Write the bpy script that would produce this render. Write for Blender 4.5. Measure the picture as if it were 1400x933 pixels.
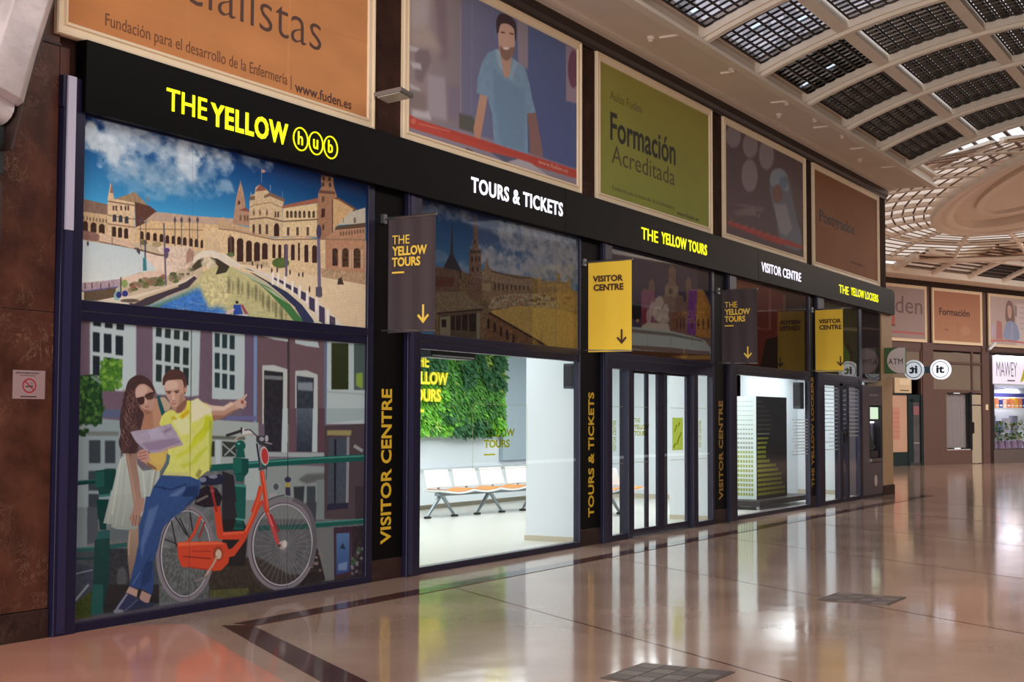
import bpy, math, random
import numpy as np
from mathutils import Vector, Matrix

# ------------------------------------------------------------------ camera, light, exposure
for o in list(bpy.data.objects): bpy.data.objects.remove(o)
S = bpy.context.scene
COL = S.collection
PI = math.pi
FPX, YAW, PITCH, ROLL, DIST, EYE = 1915.69, 1.05016, 0.055795, 0.003559, 7.83624, 1.55
fw = np.array([math.sin(YAW)*math.cos(PITCH), math.cos(YAW)*math.cos(PITCH), math.sin(PITCH)])
r0 = np.array([math.cos(YAW), -math.sin(YAW), 0.]); u0 = np.cross(r0, fw)
rr = r0*math.cos(ROLL)+u0*math.sin(ROLL); uu = -r0*math.sin(ROLL)+u0*math.cos(ROLL)
cam_d = bpy.data.cameras.new('camera'); cam = bpy.data.objects.new('camera', cam_d); COL.objects.link(cam)
cam_d.sensor_width = 36; cam_d.lens = FPX/1400*36; cam_d.clip_end = 300
M = Matrix(((rr[0], uu[0], -fw[0], 0), (rr[1], uu[1], -fw[1], -DIST), (rr[2], uu[2], -fw[2], EYE), (0, 0, 0, 1)))
cam.matrix_world = M
S.camera = cam
S.view_settings.view_transform = 'Standard'; S.view_settings.look = 'None'
S.view_settings.gamma = 1; S.view_settings.use_curve_mapping = False
S.view_settings.exposure = 0.0
W = bpy.data.worlds.new('sky'); S.world = W; W.use_nodes = True
W.node_tree.nodes['Background'].inputs[0].default_value = (0.93, 0.95, 1.0, 1)
W.node_tree.nodes['Background'].inputs[1].default_value = 1.15

def area(name, loc, rot, sx, sy, power, col=(1, 1, 1)):
    d = bpy.data.lights.new(name, 'AREA'); d.shape = 'RECTANGLE'; d.size = sx; d.size_y = sy
    d.energy = power; d.color = col
    o = bpy.data.objects.new(name, d); COL.objects.link(o); o.location = loc; o.rotation_euler = rot
    return o
area('hall_fill', (4.5, -5.2, 7.0), (0, 0, 0), 20, 5, 560, (1, .97, .94))  # area lamp added below the vault, standing in for skylight and hall lamps
area('hall_fill_far', (22, -6.6, 7.0), (0, 0, 0), 12, 3.0, 240, (1, .95, .90))  # second added lamp below the vault, farther along
area('junction_fill', (45, -6.5, 7.6), (0, 0, 0), 14, 9, 2400, (1, .94, .88))  # area lamp added under the junction glass, besides the sky through its panes
area('hall_end_fill', (-7, -5.2, 3.0), (0, math.radians(-104), 0), 5.5, 9, 1250, (1, .96, .93))  # unseen added lamp at the hall end, tilted up to brighten the ceiling
area('opposite_fill', (2, -10.3, 2.4), (math.radians(90), 0, 0), 18, 3.6, 180, (1, .96, .92))  # unseen added lamp opposite, fills the facade and ceiling; no shops behind it

# ------------------------------------------------------------------ helpers
def s2l(c):
    c = np.asarray(c, float)/255.
    return np.where(c <= .04045, c/12.92, ((c+.055)/1.055)**2.4)
def rgb(*c):
    v = s2l(c); return (float(v[0]), float(v[1]), float(v[2]), 1)
MATS = {}
def mat(name, col, rough=.5, metal=0, spec=.5, var=0, vscale=6, bump=0, bscale=40, emit=0, ecol=None, coat=0):
    if name in MATS: return MATS[name]
    m = bpy.data.materials.new(name); m.use_nodes = True; nt = m.node_tree
    b = nt.nodes['Principled BSDF']
    b.inputs['Base Color'].default_value = col; b.inputs['Roughness'].default_value = rough
    b.inputs['Metallic'].default_value = metal; b.inputs['Specular IOR Level'].default_value = spec
    b.inputs['Coat Weight'].default_value = coat
    if emit:
        b.inputs['Emission Color'].default_value = ecol or col; b.inputs['Emission Strength'].default_value = emit
    if var or bump:
        tc = nt.nodes.new('ShaderNodeTexCoord')
    if var:
        n = nt.nodes.new('ShaderNodeTexNoise'); n.inputs['Scale'].default_value = vscale; n.inputs['Detail'].default_value = 5
        nt.links.new(tc.outputs['Object'], n.inputs['Vector'])
        mx = nt.nodes.new('ShaderNodeMix'); mx.data_type = 'RGBA'
        mx.inputs['A'].default_value = tuple(min(1, x*(1-var)) for x in col[:3])+(1,)
        mx.inputs['B'].default_value = tuple(min(1, x*(1+var)) for x in col[:3])+(1,)
        nt.links.new(n.outputs['Fac'], mx.inputs['Factor']); nt.links.new(mx.outputs['Result'], b.inputs['Base Color'])
    if bump:
        n = nt.nodes.new('ShaderNodeTexNoise'); n.inputs['Scale'].default_value = bscale; n.inputs['Detail'].default_value = 3
        nt.links.new(tc.outputs['Object'], n.inputs['Vector'])
        bp = nt.nodes.new('ShaderNodeBump'); bp.inputs['Strength'].default_value = bump; bp.inputs['Distance'].default_value = .01
        nt.links.new(n.outputs['Fac'], bp.inputs['Height']); nt.links.new(bp.outputs['Normal'], b.inputs['Normal'])
    MATS[name] = m
    return m

class MB:
    def __init__(s): s.v = []; s.f = []
    def quad(s, pts):
        n = len(s.v); s.v += [tuple(p) for p in pts]; s.f.append(tuple(range(n, n+len(pts)))); return s
    def box(s, x0, x1, y0, y1, z0, z1):
        return s.hexa([(x0, y0, z0), (x1, y0, z0), (x1, y1, z0), (x0, y1, z0), (x0, y0, z1), (x1, y0, z1), (x1, y1, z1), (x0, y1, z1)])
    def hexa(s, p):
        n = len(s.v); s.v += [tuple(q) for q in p]
        s.f += [tuple(n+i for i in f) for f in ((0, 3, 2, 1), (4, 5, 6, 7), (0, 1, 5, 4), (1, 2, 6, 5), (2, 3, 7, 6), (3, 0, 4, 7))]; return s
    def obox(s, O, a, b, c, u, v, w):
        # box spanned in frame u,v,w with ranges a,b,c
        O, u, v, w = map(np.array, (O, u, v, w)); P = []
        for k in (0, 1):
            for (i, j) in ((0, 0), (1, 0), (1, 1), (0, 1)):
                P.append(tuple(O+u*a[i]+v*b[j]+w*c[k]))
        return s.hexa(P)
    def prism(s, poly, d):
        # poly: list of 3-D points (ccw seen from -d), d: extrusion vector
        n = len(s.v); k = len(poly); d = np.array(d, float)
        s.v += [tuple(p) for p in poly]+[tuple(np.array(p)+d) for p in poly]
        s.f.append(tuple(range(n+k-1, n-1, -1))); s.f.append(tuple(range(n+k, n+2*k)))
        for i in range(k):
            j = (i+1) % k; s.f.append((n+i, n+j, n+k+j, n+k+i))
        return s
    def tube(s, pts, r, n=10, closed=False, cap=True):
        P = [np.array(p, float) for p in pts]; m = len(P); base = len(s.v)
        R = r if hasattr(r, '__len__') else [r]*m
        up = None
        for i in range(m):
            a = P[(i-1) % m] if (i > 0 or closed) else P[i]; b = P[(i+1) % m] if (i < m-1 or closed) else P[i]
            t = b-a; t /= np.linalg.norm(t)
            if up is None:
                up = np.array([0, 0, 1.]) if abs(t[2]) < .9 else np.array([1., 0, 0])
            x = np.cross(t, up); x /= np.linalg.norm(x); y = np.cross(x, t); up = y
            for k in range(n):
                an = 2*PI*k/n; s.v.append(tuple(P[i]+R[i]*(math.cos(an)*x+math.sin(an)*y)))
        for i in range(m if closed else m-1):
            j = (i+1) % m
            for k in range(n):
                l = (k+1) % n; s.f.append((base+i*n+k, base+i*n+l, base+j*n+l, base+j*n+k))
        if cap and not closed:
            s.f.append(tuple(base+k for k in range(n-1, -1, -1))); s.f.append(tuple(base+(m-1)*n+k for k in range(n)))
        return s
    def sweep(s, prof, path):
        # prof: list of (a,b) offsets; path: list of (point, A-axis, B-axis)
        base = len(s.v); k = len(prof); m = len(path)
        for (p, A, B) in path:
            p, A, B = np.array(p), np.array(A), np.array(B)
            for a, b in prof: s.v.append(tuple(p+A*a+B*b))
        for i in range(m-1):
            for j in range(k):
                l = (j+1) % k; s.f.append((base+i*k+j, base+i*k+l, base+(i+1)*k+l, base+(i+1)*k+j))
        s.f.append(tuple(base+j for j in range(k))); s.f.append(tuple(base+(m-1)*k+j for j in range(k-1, -1, -1)))
        return s
    def build(s, name, m, parent=None, smooth=False, bevel=0):
        me = bpy.data.meshes.new(name); me.from_pydata(s.v, [], s.f); me.validate(); me.update()
        import bmesh
        bm = bmesh.new(); bm.from_mesh(me); bmesh.ops.recalc_face_normals(bm, faces=bm.faces); bm.to_mesh(me); bm.free()
        if smooth:
            for p in me.polygons: p.use_smooth = True
            try: me.set_sharp_from_angle(angle=math.radians(40))
            except Exception: pass
        if m is not None: me.materials.append(m)
        o = bpy.data.objects.new(name, me); COL.objects.link(o)
        if parent is not None: o.parent = parent; o.matrix_parent_inverse = Matrix.Translation(-parent.location) if parent.type == 'EMPTY' else Matrix()
        if bevel:
            bv = o.modifiers.new('bevel', 'BEVEL'); bv.width = bevel; bv.segments = 2; bv.limit_method = 'ANGLE'
        return o
def empty(name, loc=(0, 0, 0)):
    o = bpy.data.objects.new(name, None); COL.objects.link(o); o.location = loc; o.empty_display_size = .1; return o
def tag(o, label=None, cat=None, group=None, kind=None):
    if label: o['label'] = label
    if cat: o['category'] = cat
    if group: o['group'] = group
    if kind: o['kind'] = kind
    return o
def struct(o): o['kind'] = 'structure'; return o
def B(*a): return MB().box(*a)

ZUP = (0, 0, 1)
def text(name, s, O, u, v, w, h, m, parent, ext=.004, off=0., sp=1.0, full=False):
    """lettering mesh fitted to a w x h rectangle whose lower left corner is O, along u and v"""
    c = bpy.data.curves.new('t', 'FONT'); c.body = s; c.offset = off; c.extrude = .02; c.space_character = sp; c.resolution_u = 3
    c.space_line = .92
    t = bpy.data.objects.new('t', c); COL.objects.link(t)
    dg = bpy.context.evaluated_depsgraph_get(); me = bpy.data.meshes.new_from_object(t.evaluated_get(dg))
    bpy.data.objects.remove(t); bpy.data.curves.remove(c)
    n = len(me.vertices); co = np.empty(n*3); me.vertices.foreach_get('co', co); co = co.reshape(-1, 3)
    mn = co.min(0); mx = co.max(0)
    u, v, O = np.array(u, float), np.array(v, float), np.array(O, float); nn = np.cross(u, v)
    q = (co-mn)/(np.maximum(mx-mn, 1e-6))
    P = O+q[:, :1]*w*u+q[:, 1:2]*h*v+(q[:, 2:3])*ext*nn
    me.vertices.foreach_set('co', P.ravel()); me.materials.clear(); me.materials.append(m); me.update()
    o = bpy.data.objects.new(name, me); COL.objects.link(o)
    if parent is not None:
        o.parent = parent; o.matrix_parent_inverse = Matrix.Translation(-parent.location) if parent.type == 'EMPTY' else Matrix()
    return o
UX = (1, 0, 0)

# photo pixel -> ray; used to place flat prints traced from the photograph on their walls
def ray(x, y): return fw*FPX+rr*(x-700)+uu*(466.5-y)
def hitY(x, y, Y=0.):
    x = np.asarray(x, float); y = np.asarray(y, float)
    d = [fw[i]*FPX+rr[i]*(x-700)+uu[i]*(466.5-y) for i in range(3)]
    t = (Y+DIST)/d[1]; return d[0]*t, EYE+d[2]*t

ORD = ['first', 'second', 'third', 'fourth', 'fifth', 'sixth', 'seventh', 'eighth', 'ninth', 'tenth', 'eleventh', 'twelfth']

# ------------------------------------------------------------------ flat prints, painted in code (posters, window murals)
def vnoise(x, y, seed=0):
    xi = np.floor(x).astype(np.int64); yi = np.floor(y).astype(np.int64); xf = x-xi; yf = y-yi
    def h(a, b):
        n = (a*374761393+b*668265263+seed*974634777) & 0xffffffff
        n = ((n ^ (n >> 13))*1274126177) & 0xffffffff
        return ((n ^ (n >> 16)) & 0xffff)/65535.
    xf = xf*xf*(3-2*xf); yf = yf*yf*(3-2*yf)
    return (h(xi, yi)*(1-xf)+h(xi+1, yi)*xf)*(1-yf)+(h(xi, yi+1)*(1-xf)+h(xi+1, yi+1)*xf)*yf
def fbm(x, y, seed=0, o=4):
    s = 0; a = .5; t = 0
    for i in range(o): s = s+a*vnoise(x*2**i, y*2**i, seed+i); t += a; a *= .5
    return s/t
def smooth_closed(P, n=6):
    P = np.array(P, float); m = len(P); out = []
    for i in range(m):
        p0, p1, p2, p3 = P[i-1], P[i], P[(i+1) % m], P[(i+2) % m]
        for k in range(n):
            t = k/n; out.append(.5*((2*p1)+(-p0+p2)*t+(2*p0-5*p1+4*p2-p3)*t*t+(-p0+3*p1-3*p2+p3)*t**3))
    return np.array(out)
def smooth_open(P, n=6):
    P = np.array(P, float); m = len(P); out = []
    for i in range(m-1):
        p0, p1, p2, p3 = P[max(i-1, 0)], P[i], P[i+1], P[min(i+2, m-1)]
        for k in range(n):
            t = k/n; out.append(.5*((2*p1)+(-p0+p2)*t+(2*p0-5*p1+4*p2-p3)*t*t+(-p0+3*p1-3*p2+p3)*t**3))
    out.append(P[-1]); return np.array(out)
class Cv:
    """canvas on a wall rectangle: X0..X1, Z0..Z1; drawing calls take photo pixels (or canvas units when mp=None)"""
    def __init__(s, X0, X1, Z0, Z1, ppm, mp=hitY):
        s.X0, s.X1, s.Z0, s.Z1 = X0, X1, Z0, Z1; s.w = int((X1-X0)*ppm); s.h = int((Z1-Z0)*ppm); s.ppm = ppm
        s.a = np.zeros((s.h, s.w, 3)); s.mp = mp
        s.gy, s.gx = np.mgrid[0:s.h, 0:s.w]; s.T = lambda p: p
    def cv(s, P):
        P = np.array(P, float)
        P = np.array([s.T(p) for p in P])
        if s.mp is None: X, Z = P[:, 0], P[:, 1]
        else: X, Z = s.mp(P[:, 0], P[:, 1])
        return np.stack([(np.asarray(X)-s.X0)*s.ppm, (s.Z1-np.asarray(Z))*s.ppm], 1)
    def mask(s, Q, bl=0):
        mg = int(bl*2)+2
        x0 = max(int(Q[:, 0].min())-mg, 0); x1 = min(int(Q[:, 0].max())+mg+2, s.w)
        y0 = max(int(Q[:, 1].min())-mg, 0); y1 = min(int(Q[:, 1].max())+mg+2, s.h)
        if x1 <= x0 or y1 <= y0: return None
        acc = np.zeros((y1-y0, x1-x0))
        xs = np.arange(x0, x1)
        for sub in (.25, .75):
            ys = np.arange(y0, y1)+sub
            for sx in (.25, .75):
                mk = np.zeros((y1-y0, x1-x0), bool)
                for i in range(len(Q)):
                    ax, ay = Q[i-1]; bx, by = Q[i]
                    if ay == by: continue
                    lo, hi = (ay, by) if ay < by else (by, ay)
                    r = np.nonzero((ys > lo) & (ys <= hi))[0]
                    if len(r) == 0: continue
                    xc = ax+(ys[r]-ay)*(bx-ax)/(by-ay)
                    mk[r[0]:r[-1]+1] ^= (xs[None, :]+sx) < xc[:, None]
                acc += mk
        acc /= 4
        if bl:
            acc = blur(acc, bl)
        return acc, slice(y0, y1), slice(x0, x1)
    def put(s, mk, c, al=1., c2=None, ax='y', tex=0, ts=8, seed=1):
        if mk is None: return s
        m, sy, sx = mk; c = np.array(c, float)
        if c2 is not None:
            g = s.gy[sy, sx] if ax == 'y' else s.gx[sy, sx]
            t = (g-g.min())/max(1, g.max()-g.min()); col = c*(1-t[..., None])+np.array(c2, float)*t[..., None]
        else: col = np.broadcast_to(c, m.shape+(3,))
        if tex:
            n = fbm(s.gx[sy, sx]/ts, s.gy[sy, sx]/ts, seed, 3)-.5; col = col*(1+1.1*tex*n[..., None])
        m = (m*al)[..., None]; s.a[sy, sx] = s.a[sy, sx]*(1-m)+col*m
        return s
    def poly(s, P, c, al=1., c2=None, bl=0, sm=False, **k):
        Q = s.cv(P)
        if sm: Q = smooth_closed(Q)
        return s.put(s.mask(Q, bl), c, al, c2, **k)
    def ell(s, x, y, a, b, c, al=1., bl=0, rot=0, **k):
        t = np.linspace(0, 2*PI, 28)[:-1]; ca, sa = math.cos(rot), math.sin(rot)
        P = np.stack([x+a*np.cos(t)*ca-b*np.sin(t)*sa, y+a*np.cos(t)*sa+b*np.sin(t)*ca], 1)
        return s.put(s.mask(s.cv(P), bl), c, al, **k)
    def line(s, P, w, c, al=1., bl=0, sm=False, w2=None, **k):
        P = np.array(P, float)
        if sm: P = smooth_open(P)
        n = len(P); L = []; R = []
        for i in range(n):
            a = P[max(i-1, 0)]; b = P[min(i+1, n-1)]; t = b-a; t = t/max(1e-6, np.hypot(*t))
            ww = (w if w2 is None else w+(w2-w)*i/(n-1))/2; nn = np.array([-t[1], t[0]])*ww
            L.append(P[i]+nn); R.append(P[i]-nn)
        return s.poly(L+R[::-1], c, al, bl=bl, **k)
    def blob(s, x, y, a, b, c, al, seed, ns=14):
        # soft noisy cloud
        Q = s.cv([(x-a, y-b), (x+a, y-b), (x+a, y+b), (x-a, y+b), (x, y)])
        cx, cy = Q[4]; rx = np.ptp(Q[:4, 0])/2; ry = np.ptp(Q[:4, 1])/2
        x0, x1 = max(int(cx-rx*1.5), 0), min(int(cx+rx*1.5), s.w); y0, y1 = max(int(cy-ry*1.5), 0), min(int(cy+ry*1.5), s.h)
        if x1 <= x0 or y1 <= y0: return s
        gx, gy = s.gx[y0:y1, x0:x1], s.gy[y0:y1, x0:x1]
        d = ((gx-cx)/rx)**2+((gy-cy)/ry)**2; n = fbm(gx/(ns*s.ppm/110), gy/(ns*s.ppm/160), seed, 5)
        m = np.clip((1.15-d+(n-.5)*3.2)*.9, 0, 1)*al
        s.a[y0:y1, x0:x1] = s.a[y0:y1, x0:x1]*(1-m[..., None])+np.array(c, float)*(.8+.4*n[..., None])*m[..., None]
        return s
    def img(s, name, gain=1., bl=.6):
        a = np.clip(s.a, 0, 255)
        for k in range(3): a[..., k] = blur(a[..., k], bl)
        L = s2l(a)*gain
        im = bpy.data.images.new(name, s.w, s.h, float_buffer=True); im.colorspace_settings.name = 'Non-Color'
        buf = np.ones((s.h, s.w, 4), np.float32); buf[..., :3] = L[::-1]
        im.pixels.foreach_set(buf.ravel()); im.update(); im.pack()
        return im
def blur(a, r):
    if r <= 0: return a
    n = max(1, int(math.ceil(r*2))); k = np.exp(-.5*(np.arange(-n, n+1)/r)**2); k /= k.sum()
    p = np.pad(a, n, mode='edge'); b = sum(k[i]*p[:, i:i+a.shape[1]] for i in range(2*n+1)); return sum(k[i]*b[i:i+a.shape[0]] for i in range(2*n+1))
def imat(name, im, rough=.5, coat=0, spec=.5):
    m = bpy.data.materials.new(name); m.use_nodes = True; nt = m.node_tree; b = nt.nodes['Principled BSDF']
    t = nt.nodes.new('ShaderNodeTexImage'); t.image = im; t.extension = 'EXTEND'; nt.links.new(t.outputs['Color'], b.inputs['Base Color'])
    b.inputs['Roughness'].default_value = rough; b.inputs['Coat Weight'].default_value = coat; b.inputs['Coat Roughness'].default_value = .03
    b.inputs['Specular IOR Level'].default_value = spec
    return m
def sheet(name, O, u, v, w, h, th, m, parent=None):
    """a thin printed sheet with uv over its face; O lower left, thickness away from the viewer"""
    u, v, O = np.array(u, float), np.array(v, float), np.array(O, float); n = np.cross(u, v)
    P = [O, O+u*w, O+u*w+v*h, O+v*h]; P += [p-n*th for p in P]
    me = bpy.data.meshes.new(name); me.from_pydata([tuple(p) for p in P], [], [(0, 1, 2, 3), (7, 6, 5, 4), (0, 4, 5, 1), (1, 5, 6, 2), (2, 6, 7, 3), (3, 7, 4, 0)])
    uv = me.uv_layers.new(name='UVMap'); q = {0: (0, 0), 1: (1, 0), 2: (1, 1), 3: (0, 1)}
    for l in me.loops: uv.data[l.index].uv = q[l.vertex_index % 4]
    me.materials.append(m); o = bpy.data.objects.new(name, me); COL.objects.link(o)
    if parent is not None:
        o.parent = parent; o.matrix_parent_inverse = Matrix.Translation(-parent.location) if parent.type == 'EMPTY' else Matrix()
    return o
def Z(ox, oy, sc): return lambda p: (ox+p[0]/sc, oy+p[1]/sc)
ID = lambda p: p

def paint_plaza():
    c = Cv(7.25, 10.86, 2.41, 3.80, 330); h, w = c.h, c.w
    t = np.clip(c.gy/(h*.55), 0, 1)[..., None]
    c.a[:] = np.array((14, 44, 100))*(1-t)+np.array((72, 164, 212))*t
    f = np.clip((c.gx/w-.45)*2, 0, 1)[..., None]*(1-t*.8); c.a = c.a*(1-f*.35)
    for i, (x, y, a, b, al) in enumerate([(122, 178, 14, 16, .95), (140, 195, 26, 20, .95), (158, 212, 20, 12, .9), (170, 182, 40, 14, .75), (195, 190, 40, 12, .6), (225, 200, 30, 14, .5), (248, 208, 26, 26, .9), (268, 205, 26, 20, .9), (258, 232, 16, 22, .85), (290, 212, 22, 12, .7), (180, 222, 40, 12, .35), (212, 230, 48, 14, .45), (240, 245, 50, 12, .4), (160, 232, 30, 10, .35), (285, 244, 26, 16, .4), (306, 222, 12, 14, .6), (345, 216, 26, 9, .5), (308, 254, 14, 8, .5), (200, 250, 60, 8, .28)]):
        c.blob(x, y, a, b, (172, 186, 196), al, 11+i, 12)
    tan = (205, 165, 110); dk = (62, 42, 36)
    c.poly([(100, 318), (330, 326), (520, 330), (520, 470), (100, 470)], (190, 168, 134), tex=.12)
    # left wing and corner block
    c.poly([(105, 270), (149, 280), (149, 296), (105, 290)], (128, 98, 80), tex=.2)
    c.poly([(105, 288), (149, 294), (149, 336), (105, 320)], (198, 160, 108), tex=.25, ts=5)
    for x, y in ((109, 308), (116, 309), (127.7, 311), (139, 313)):
        c.ell(x, y-3, 4, 4, dk); c.poly([(x-4, y-3), (x+4, y-3), (x+4, y+7), (x-4, y+6)], dk)
    for k in range(9): c.poly([(109+k*4.4, 295+k*.6), (111+k*4.4, 295+k*.6), (111+k*4.4, 300+k*.6), (109+k*4.4, 300+k*.6)], (120, 90, 65))
    c.poly([(157, 272), (180, 264), (184, 262), (199, 278), (214, 290), (205, 296), (184, 280), (158, 275)], (158, 124, 84), tex=.2)
    c.poly([(184, 276), (205, 282), (214, 289), (200, 302), (186, 320)], (98, 58, 48), tex=.2)
    c.poly([(147, 270), (149, 262), (151, 250), (154, 262), (156, 272), (184, 277), (185, 334), (147, 326)], (212, 176, 126), tex=.22, ts=5)
    c.line([(147, 275), (184, 281)], 1.6, (120, 84, 60)); c.line([(147, 294), (185, 300)], 1.3, (130, 95, 70)); c.line([(147, 306), (185, 311)], 1.6, (150, 100, 70))
    c.poly([(150, 264), (152.5, 249), (155, 264)], (140, 100, 80)); c.line([(184, 262), (184, 276)], 1.2, (150, 110, 85)); c.ell(202, 272, 1.4, 4, (120, 120, 120))
    for x in (155, 158.8, 165.5, 171.5, 175.3): c.poly([(x-1.2, 281), (x+1.2, 281.4), (x+1.2, 288), (x-1.2, 287.6)], (90, 62, 55))
    for x, y in ((156.5, 298), (164.7, 299), (173, 300.5)): c.ell(x, y-2, 2.6, 3, (60, 62, 70)); c.poly([(x-2.6, y-2), (x+2.6, y-2), (x+2.6, y+5), (x-2.6, y+5)], (60, 62, 70))
    for x, y in ((155.8, 316.5), (164, 317.7), (172.3, 319)): c.ell(x, y-4, 2.8, 3, dk); c.poly([(x-2.8, y-4), (x+2.8, y-4), (x+2.8, y+7), (x-2.8, y+7)], dk)
    # curved wing
    c.poly([(196, 303), (212, 290), (228, 291), (262, 295), (322, 299), (322, 310), (262, 306), (206, 304)], (186, 150, 122), tex=.15)
    c.poly([(185, 311), (205, 302), (262, 305), (322, 309), (322, 346), (262, 342), (215, 334), (185, 332)], (214, 172, 112), tex=.22, ts=5)
    c.line([(188, 313), (262, 314), (322, 317)], 1.3, (150, 110, 75))
    for x, y in ((193.7, 321.4), (202.4, 322.5), (211.7, 323.8), (220.6, 325), (228.6, 327), (237, 327.6), (244.7, 328.6), (252.4, 329.7), (260.8, 331), (268.5, 332), (276.5, 333.4)):
        c.ell(x, y-2, 2.5, 3.4, dk); c.poly([(x-2.5, y-2), (x+2.5, y-2), (x+2.5, y+6), (x-2.5, y+5.6)], dk)
    for x in (192, 239, 248, 259, 270): c.line([(x, 296), (x, 338)], 1.1, (88, 78, 84)); c.ell(x, 301, 1.8, 3.4, (80, 72, 82))
    c.T = Z(300, 200, 6.22)
    # central tower group, long wing, right tower
    c.poly([(-20, 690), (0, 620), (30, 600), (60, 640), (110, 660), (255, 690), (255, 780), (-20, 760)], (196, 154, 104), tex=.2, ts=5)
    c.poly([(112, 660), (140, 450), (160, 360), (178, 300), (195, 350), (215, 460), (222, 525), (255, 560), (255, 680)], (178, 128, 92), tex=.25, ts=4)
    c.poly([(165, 545), (222, 520), (258, 560)], (150, 70, 52)); c.ell(165, 480, 12, 18, (90, 60, 50)); c.line([(178, 330), (178, 290)], 5, (160, 110, 90))
    for x in (178, 215, 237): c.ell(x, 610, 9, 28, (120, 85, 60))
    c.poly([(252, 760), (255, 430), (300, 400), (305, 350), (340, 325), (400, 368), (430, 400), (550, 455), (537, 520), (537, 780)], (204, 170, 118), tex=.22, ts=5)
    c.poly([(255, 430), (300, 420), (300, 455), (255, 460)], (120, 88, 64)); c.poly([(375, 425), (430, 392), (555, 450), (550, 475), (430, 425), (380, 440)], (128, 92, 66))
    c.poly([(303, 385), (342, 322), (402, 375)], (150, 76, 58)); c.line([(357, 310), (357, 195)], 4, (120, 130, 150)); c.poly([(358, 198), (378, 200), (396, 216), (372, 226), (358, 222)], (196, 130, 116))
    c.line([(432, 385), (432, 330)], 5, (150, 140, 140)); c.line([(535, 440), (535, 380)], 4, (110, 120, 140)); c.poly([(262, 420), (267, 385), (275, 420)], (150, 150, 150))
    c.poly([(532, 505), (838, 440), (838, 480), (540, 528)], (166, 86, 58)); c.poly([(540, 528), (838, 482), (838, 775), (537, 770)], (216, 184, 124), tex=.18, ts=5)
    for x in (577, 610, 646, 682, 720, 762, 800): c.ell(x, 568, 11, 20, (70, 50, 46)); c.poly([(x-11, 568), (x+11, 568), (x+11, 608), (x-11, 608)], (90, 66, 54))
    for x in (583, 663, 750): c.poly([(x-10, 688), (x+10, 688), (x+10, 760), (x-10, 760)], (84, 62, 62))
    c.ell(485, 690, 22, 36, (60, 40, 38)); c.poly([(463, 690), (507, 690), (507, 765), (463, 765)], (60, 40, 38))
    for x in (290, 343, 402): c.ell(x, 680, 10, 18, (80, 58, 50)); c.poly([(x-10, 680), (x+10, 680), (x+10, 750), (x-10, 745)], (80, 58, 50)); c.ell(x, 560, 10, 30, (168, 128, 88)); c.ell(x+2, 570, 5, 20, (90, 64, 50))
    for x in (475, 498): c.poly([(x-7, 555), (x+7, 555), (x+7, 605), (x-7, 605)], (80, 60, 52))
    c.line([(252, 622), (400, 606), (540, 640), (838, 622), (1010, 622)], 11, (120, 84, 60)); c.line([(255, 520), (300, 500), (430, 478), (540, 525)], 6, (140, 100, 72))
    c.poly([(958, 780), (958, 430), (1000, 440), (1150, 530), (1045, 645), (985, 690), (958, 780)], (206, 156, 92), tex=.15)
    c.line([(950, 436), (1010, 446), (1162, 540)], 16, (120, 70, 48))
    c.poly([(838, 790), (838, 410), (850, 370), (868, 345), (862, 290), (872, 228), (965, 250), (972, 345), (1000, 430), (962, 450), (962, 790)], (166, 108, 70), tex=.28, ts=4)
    c.poly([(862, 232), (900, 215), (968, 240), (968, 262), (862, 256)], (96, 62, 44)); c.poly([(850, 372), (980, 385), (985, 410), (845, 398)], (110, 66, 46)); 
    for x, y in ((885, 275), (935, 280), (880, 325), (940, 330)): c.ell(x, y, 12, 20, (74, 52, 48))
    c.ell(880, 450, 12, 28, (110, 66, 48)); c.poly([(868, 530), (896, 530), (896, 600), (862, 610)], (72, 44, 38)); c.ell(882, 690, 9, 28, (90, 58, 46)); c.line([(960, 450), (960, 780)], 9, (96, 60, 48)); c.line([(832, 480), (832, 780)], 6, (120, 80, 56))
    c.poly([(1000, 672), (1060, 610), (1110, 560), (1240, 522), (1240, 655)], (176, 168, 148), tex=.08); c.line([(1050, 650), (1055, 610)], 5, (96, 86, 80)); c.ell(1150, 630, 12, 26, (112, 100, 92))
    c.poly([(985, 684), (1240, 650), (1240, 690), (990, 714)], (92, 68, 50))
    c.poly([(890, 790), (985, 712), (1240, 690), (1240, 1200), (890, 1200)], (188, 124, 84), tex=.22, ts=5)
    for k in range(9): c.ell(1030+k*24, 745-k*3, 7, 20, (120, 78, 60))
    # lower arcade band
    c.poly([(-140, 700), (0, 690), (110, 705), (330, 755), (460, 782), (700, 770), (900, 795), (900, 1420), (-140, 1250)], (216, 180, 124), tex=.2, ts=5)
    c.line([(-10, 700), (120, 715), (330, 765), (470, 795), (690, 790), (830, 790), (1240, 795)], 12, (150, 108, 76)); c.line([(0, 680), (110, 700), (330, 748), (460, 770), (840, 768)], 7, (190, 140, 100))
    c.T = Z(300, 320, 6.22)
    c.poly([(-120, 20), (0, 60), (30, 250), (-30, 260), (-130, 220)], (208, 174, 122), tex=.15)
    for (x, y, ww, hh) in ((98, 100, 55, 160), (175, 135, 55, 200), (250, 150, 50, 190), (318, 150, 50, 165), (385, 145, 48, 140), (462, 145, 26, 120), (512, 150, 26, 120), (565, 150, 32, 130), (623, 155, 32, 135), (675, 150, 16, 150), (738, 165, 34, 150), (808, 170, 42, 150), (982, 195, 46, 150), (1070, 200, 54, 160), (1168, 205, 58, 170)):
        c.ell(x, y-hh/2+ww/2, ww/2, ww/2, (64, 42, 38)); c.poly([(x-ww/2, y-hh/2+ww/2), (x+ww/2, y-hh/2+ww/2), (x+ww/2, y+hh/2), (x-ww/2, y+hh/2)], (64, 42, 38), tex=.2)
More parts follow.
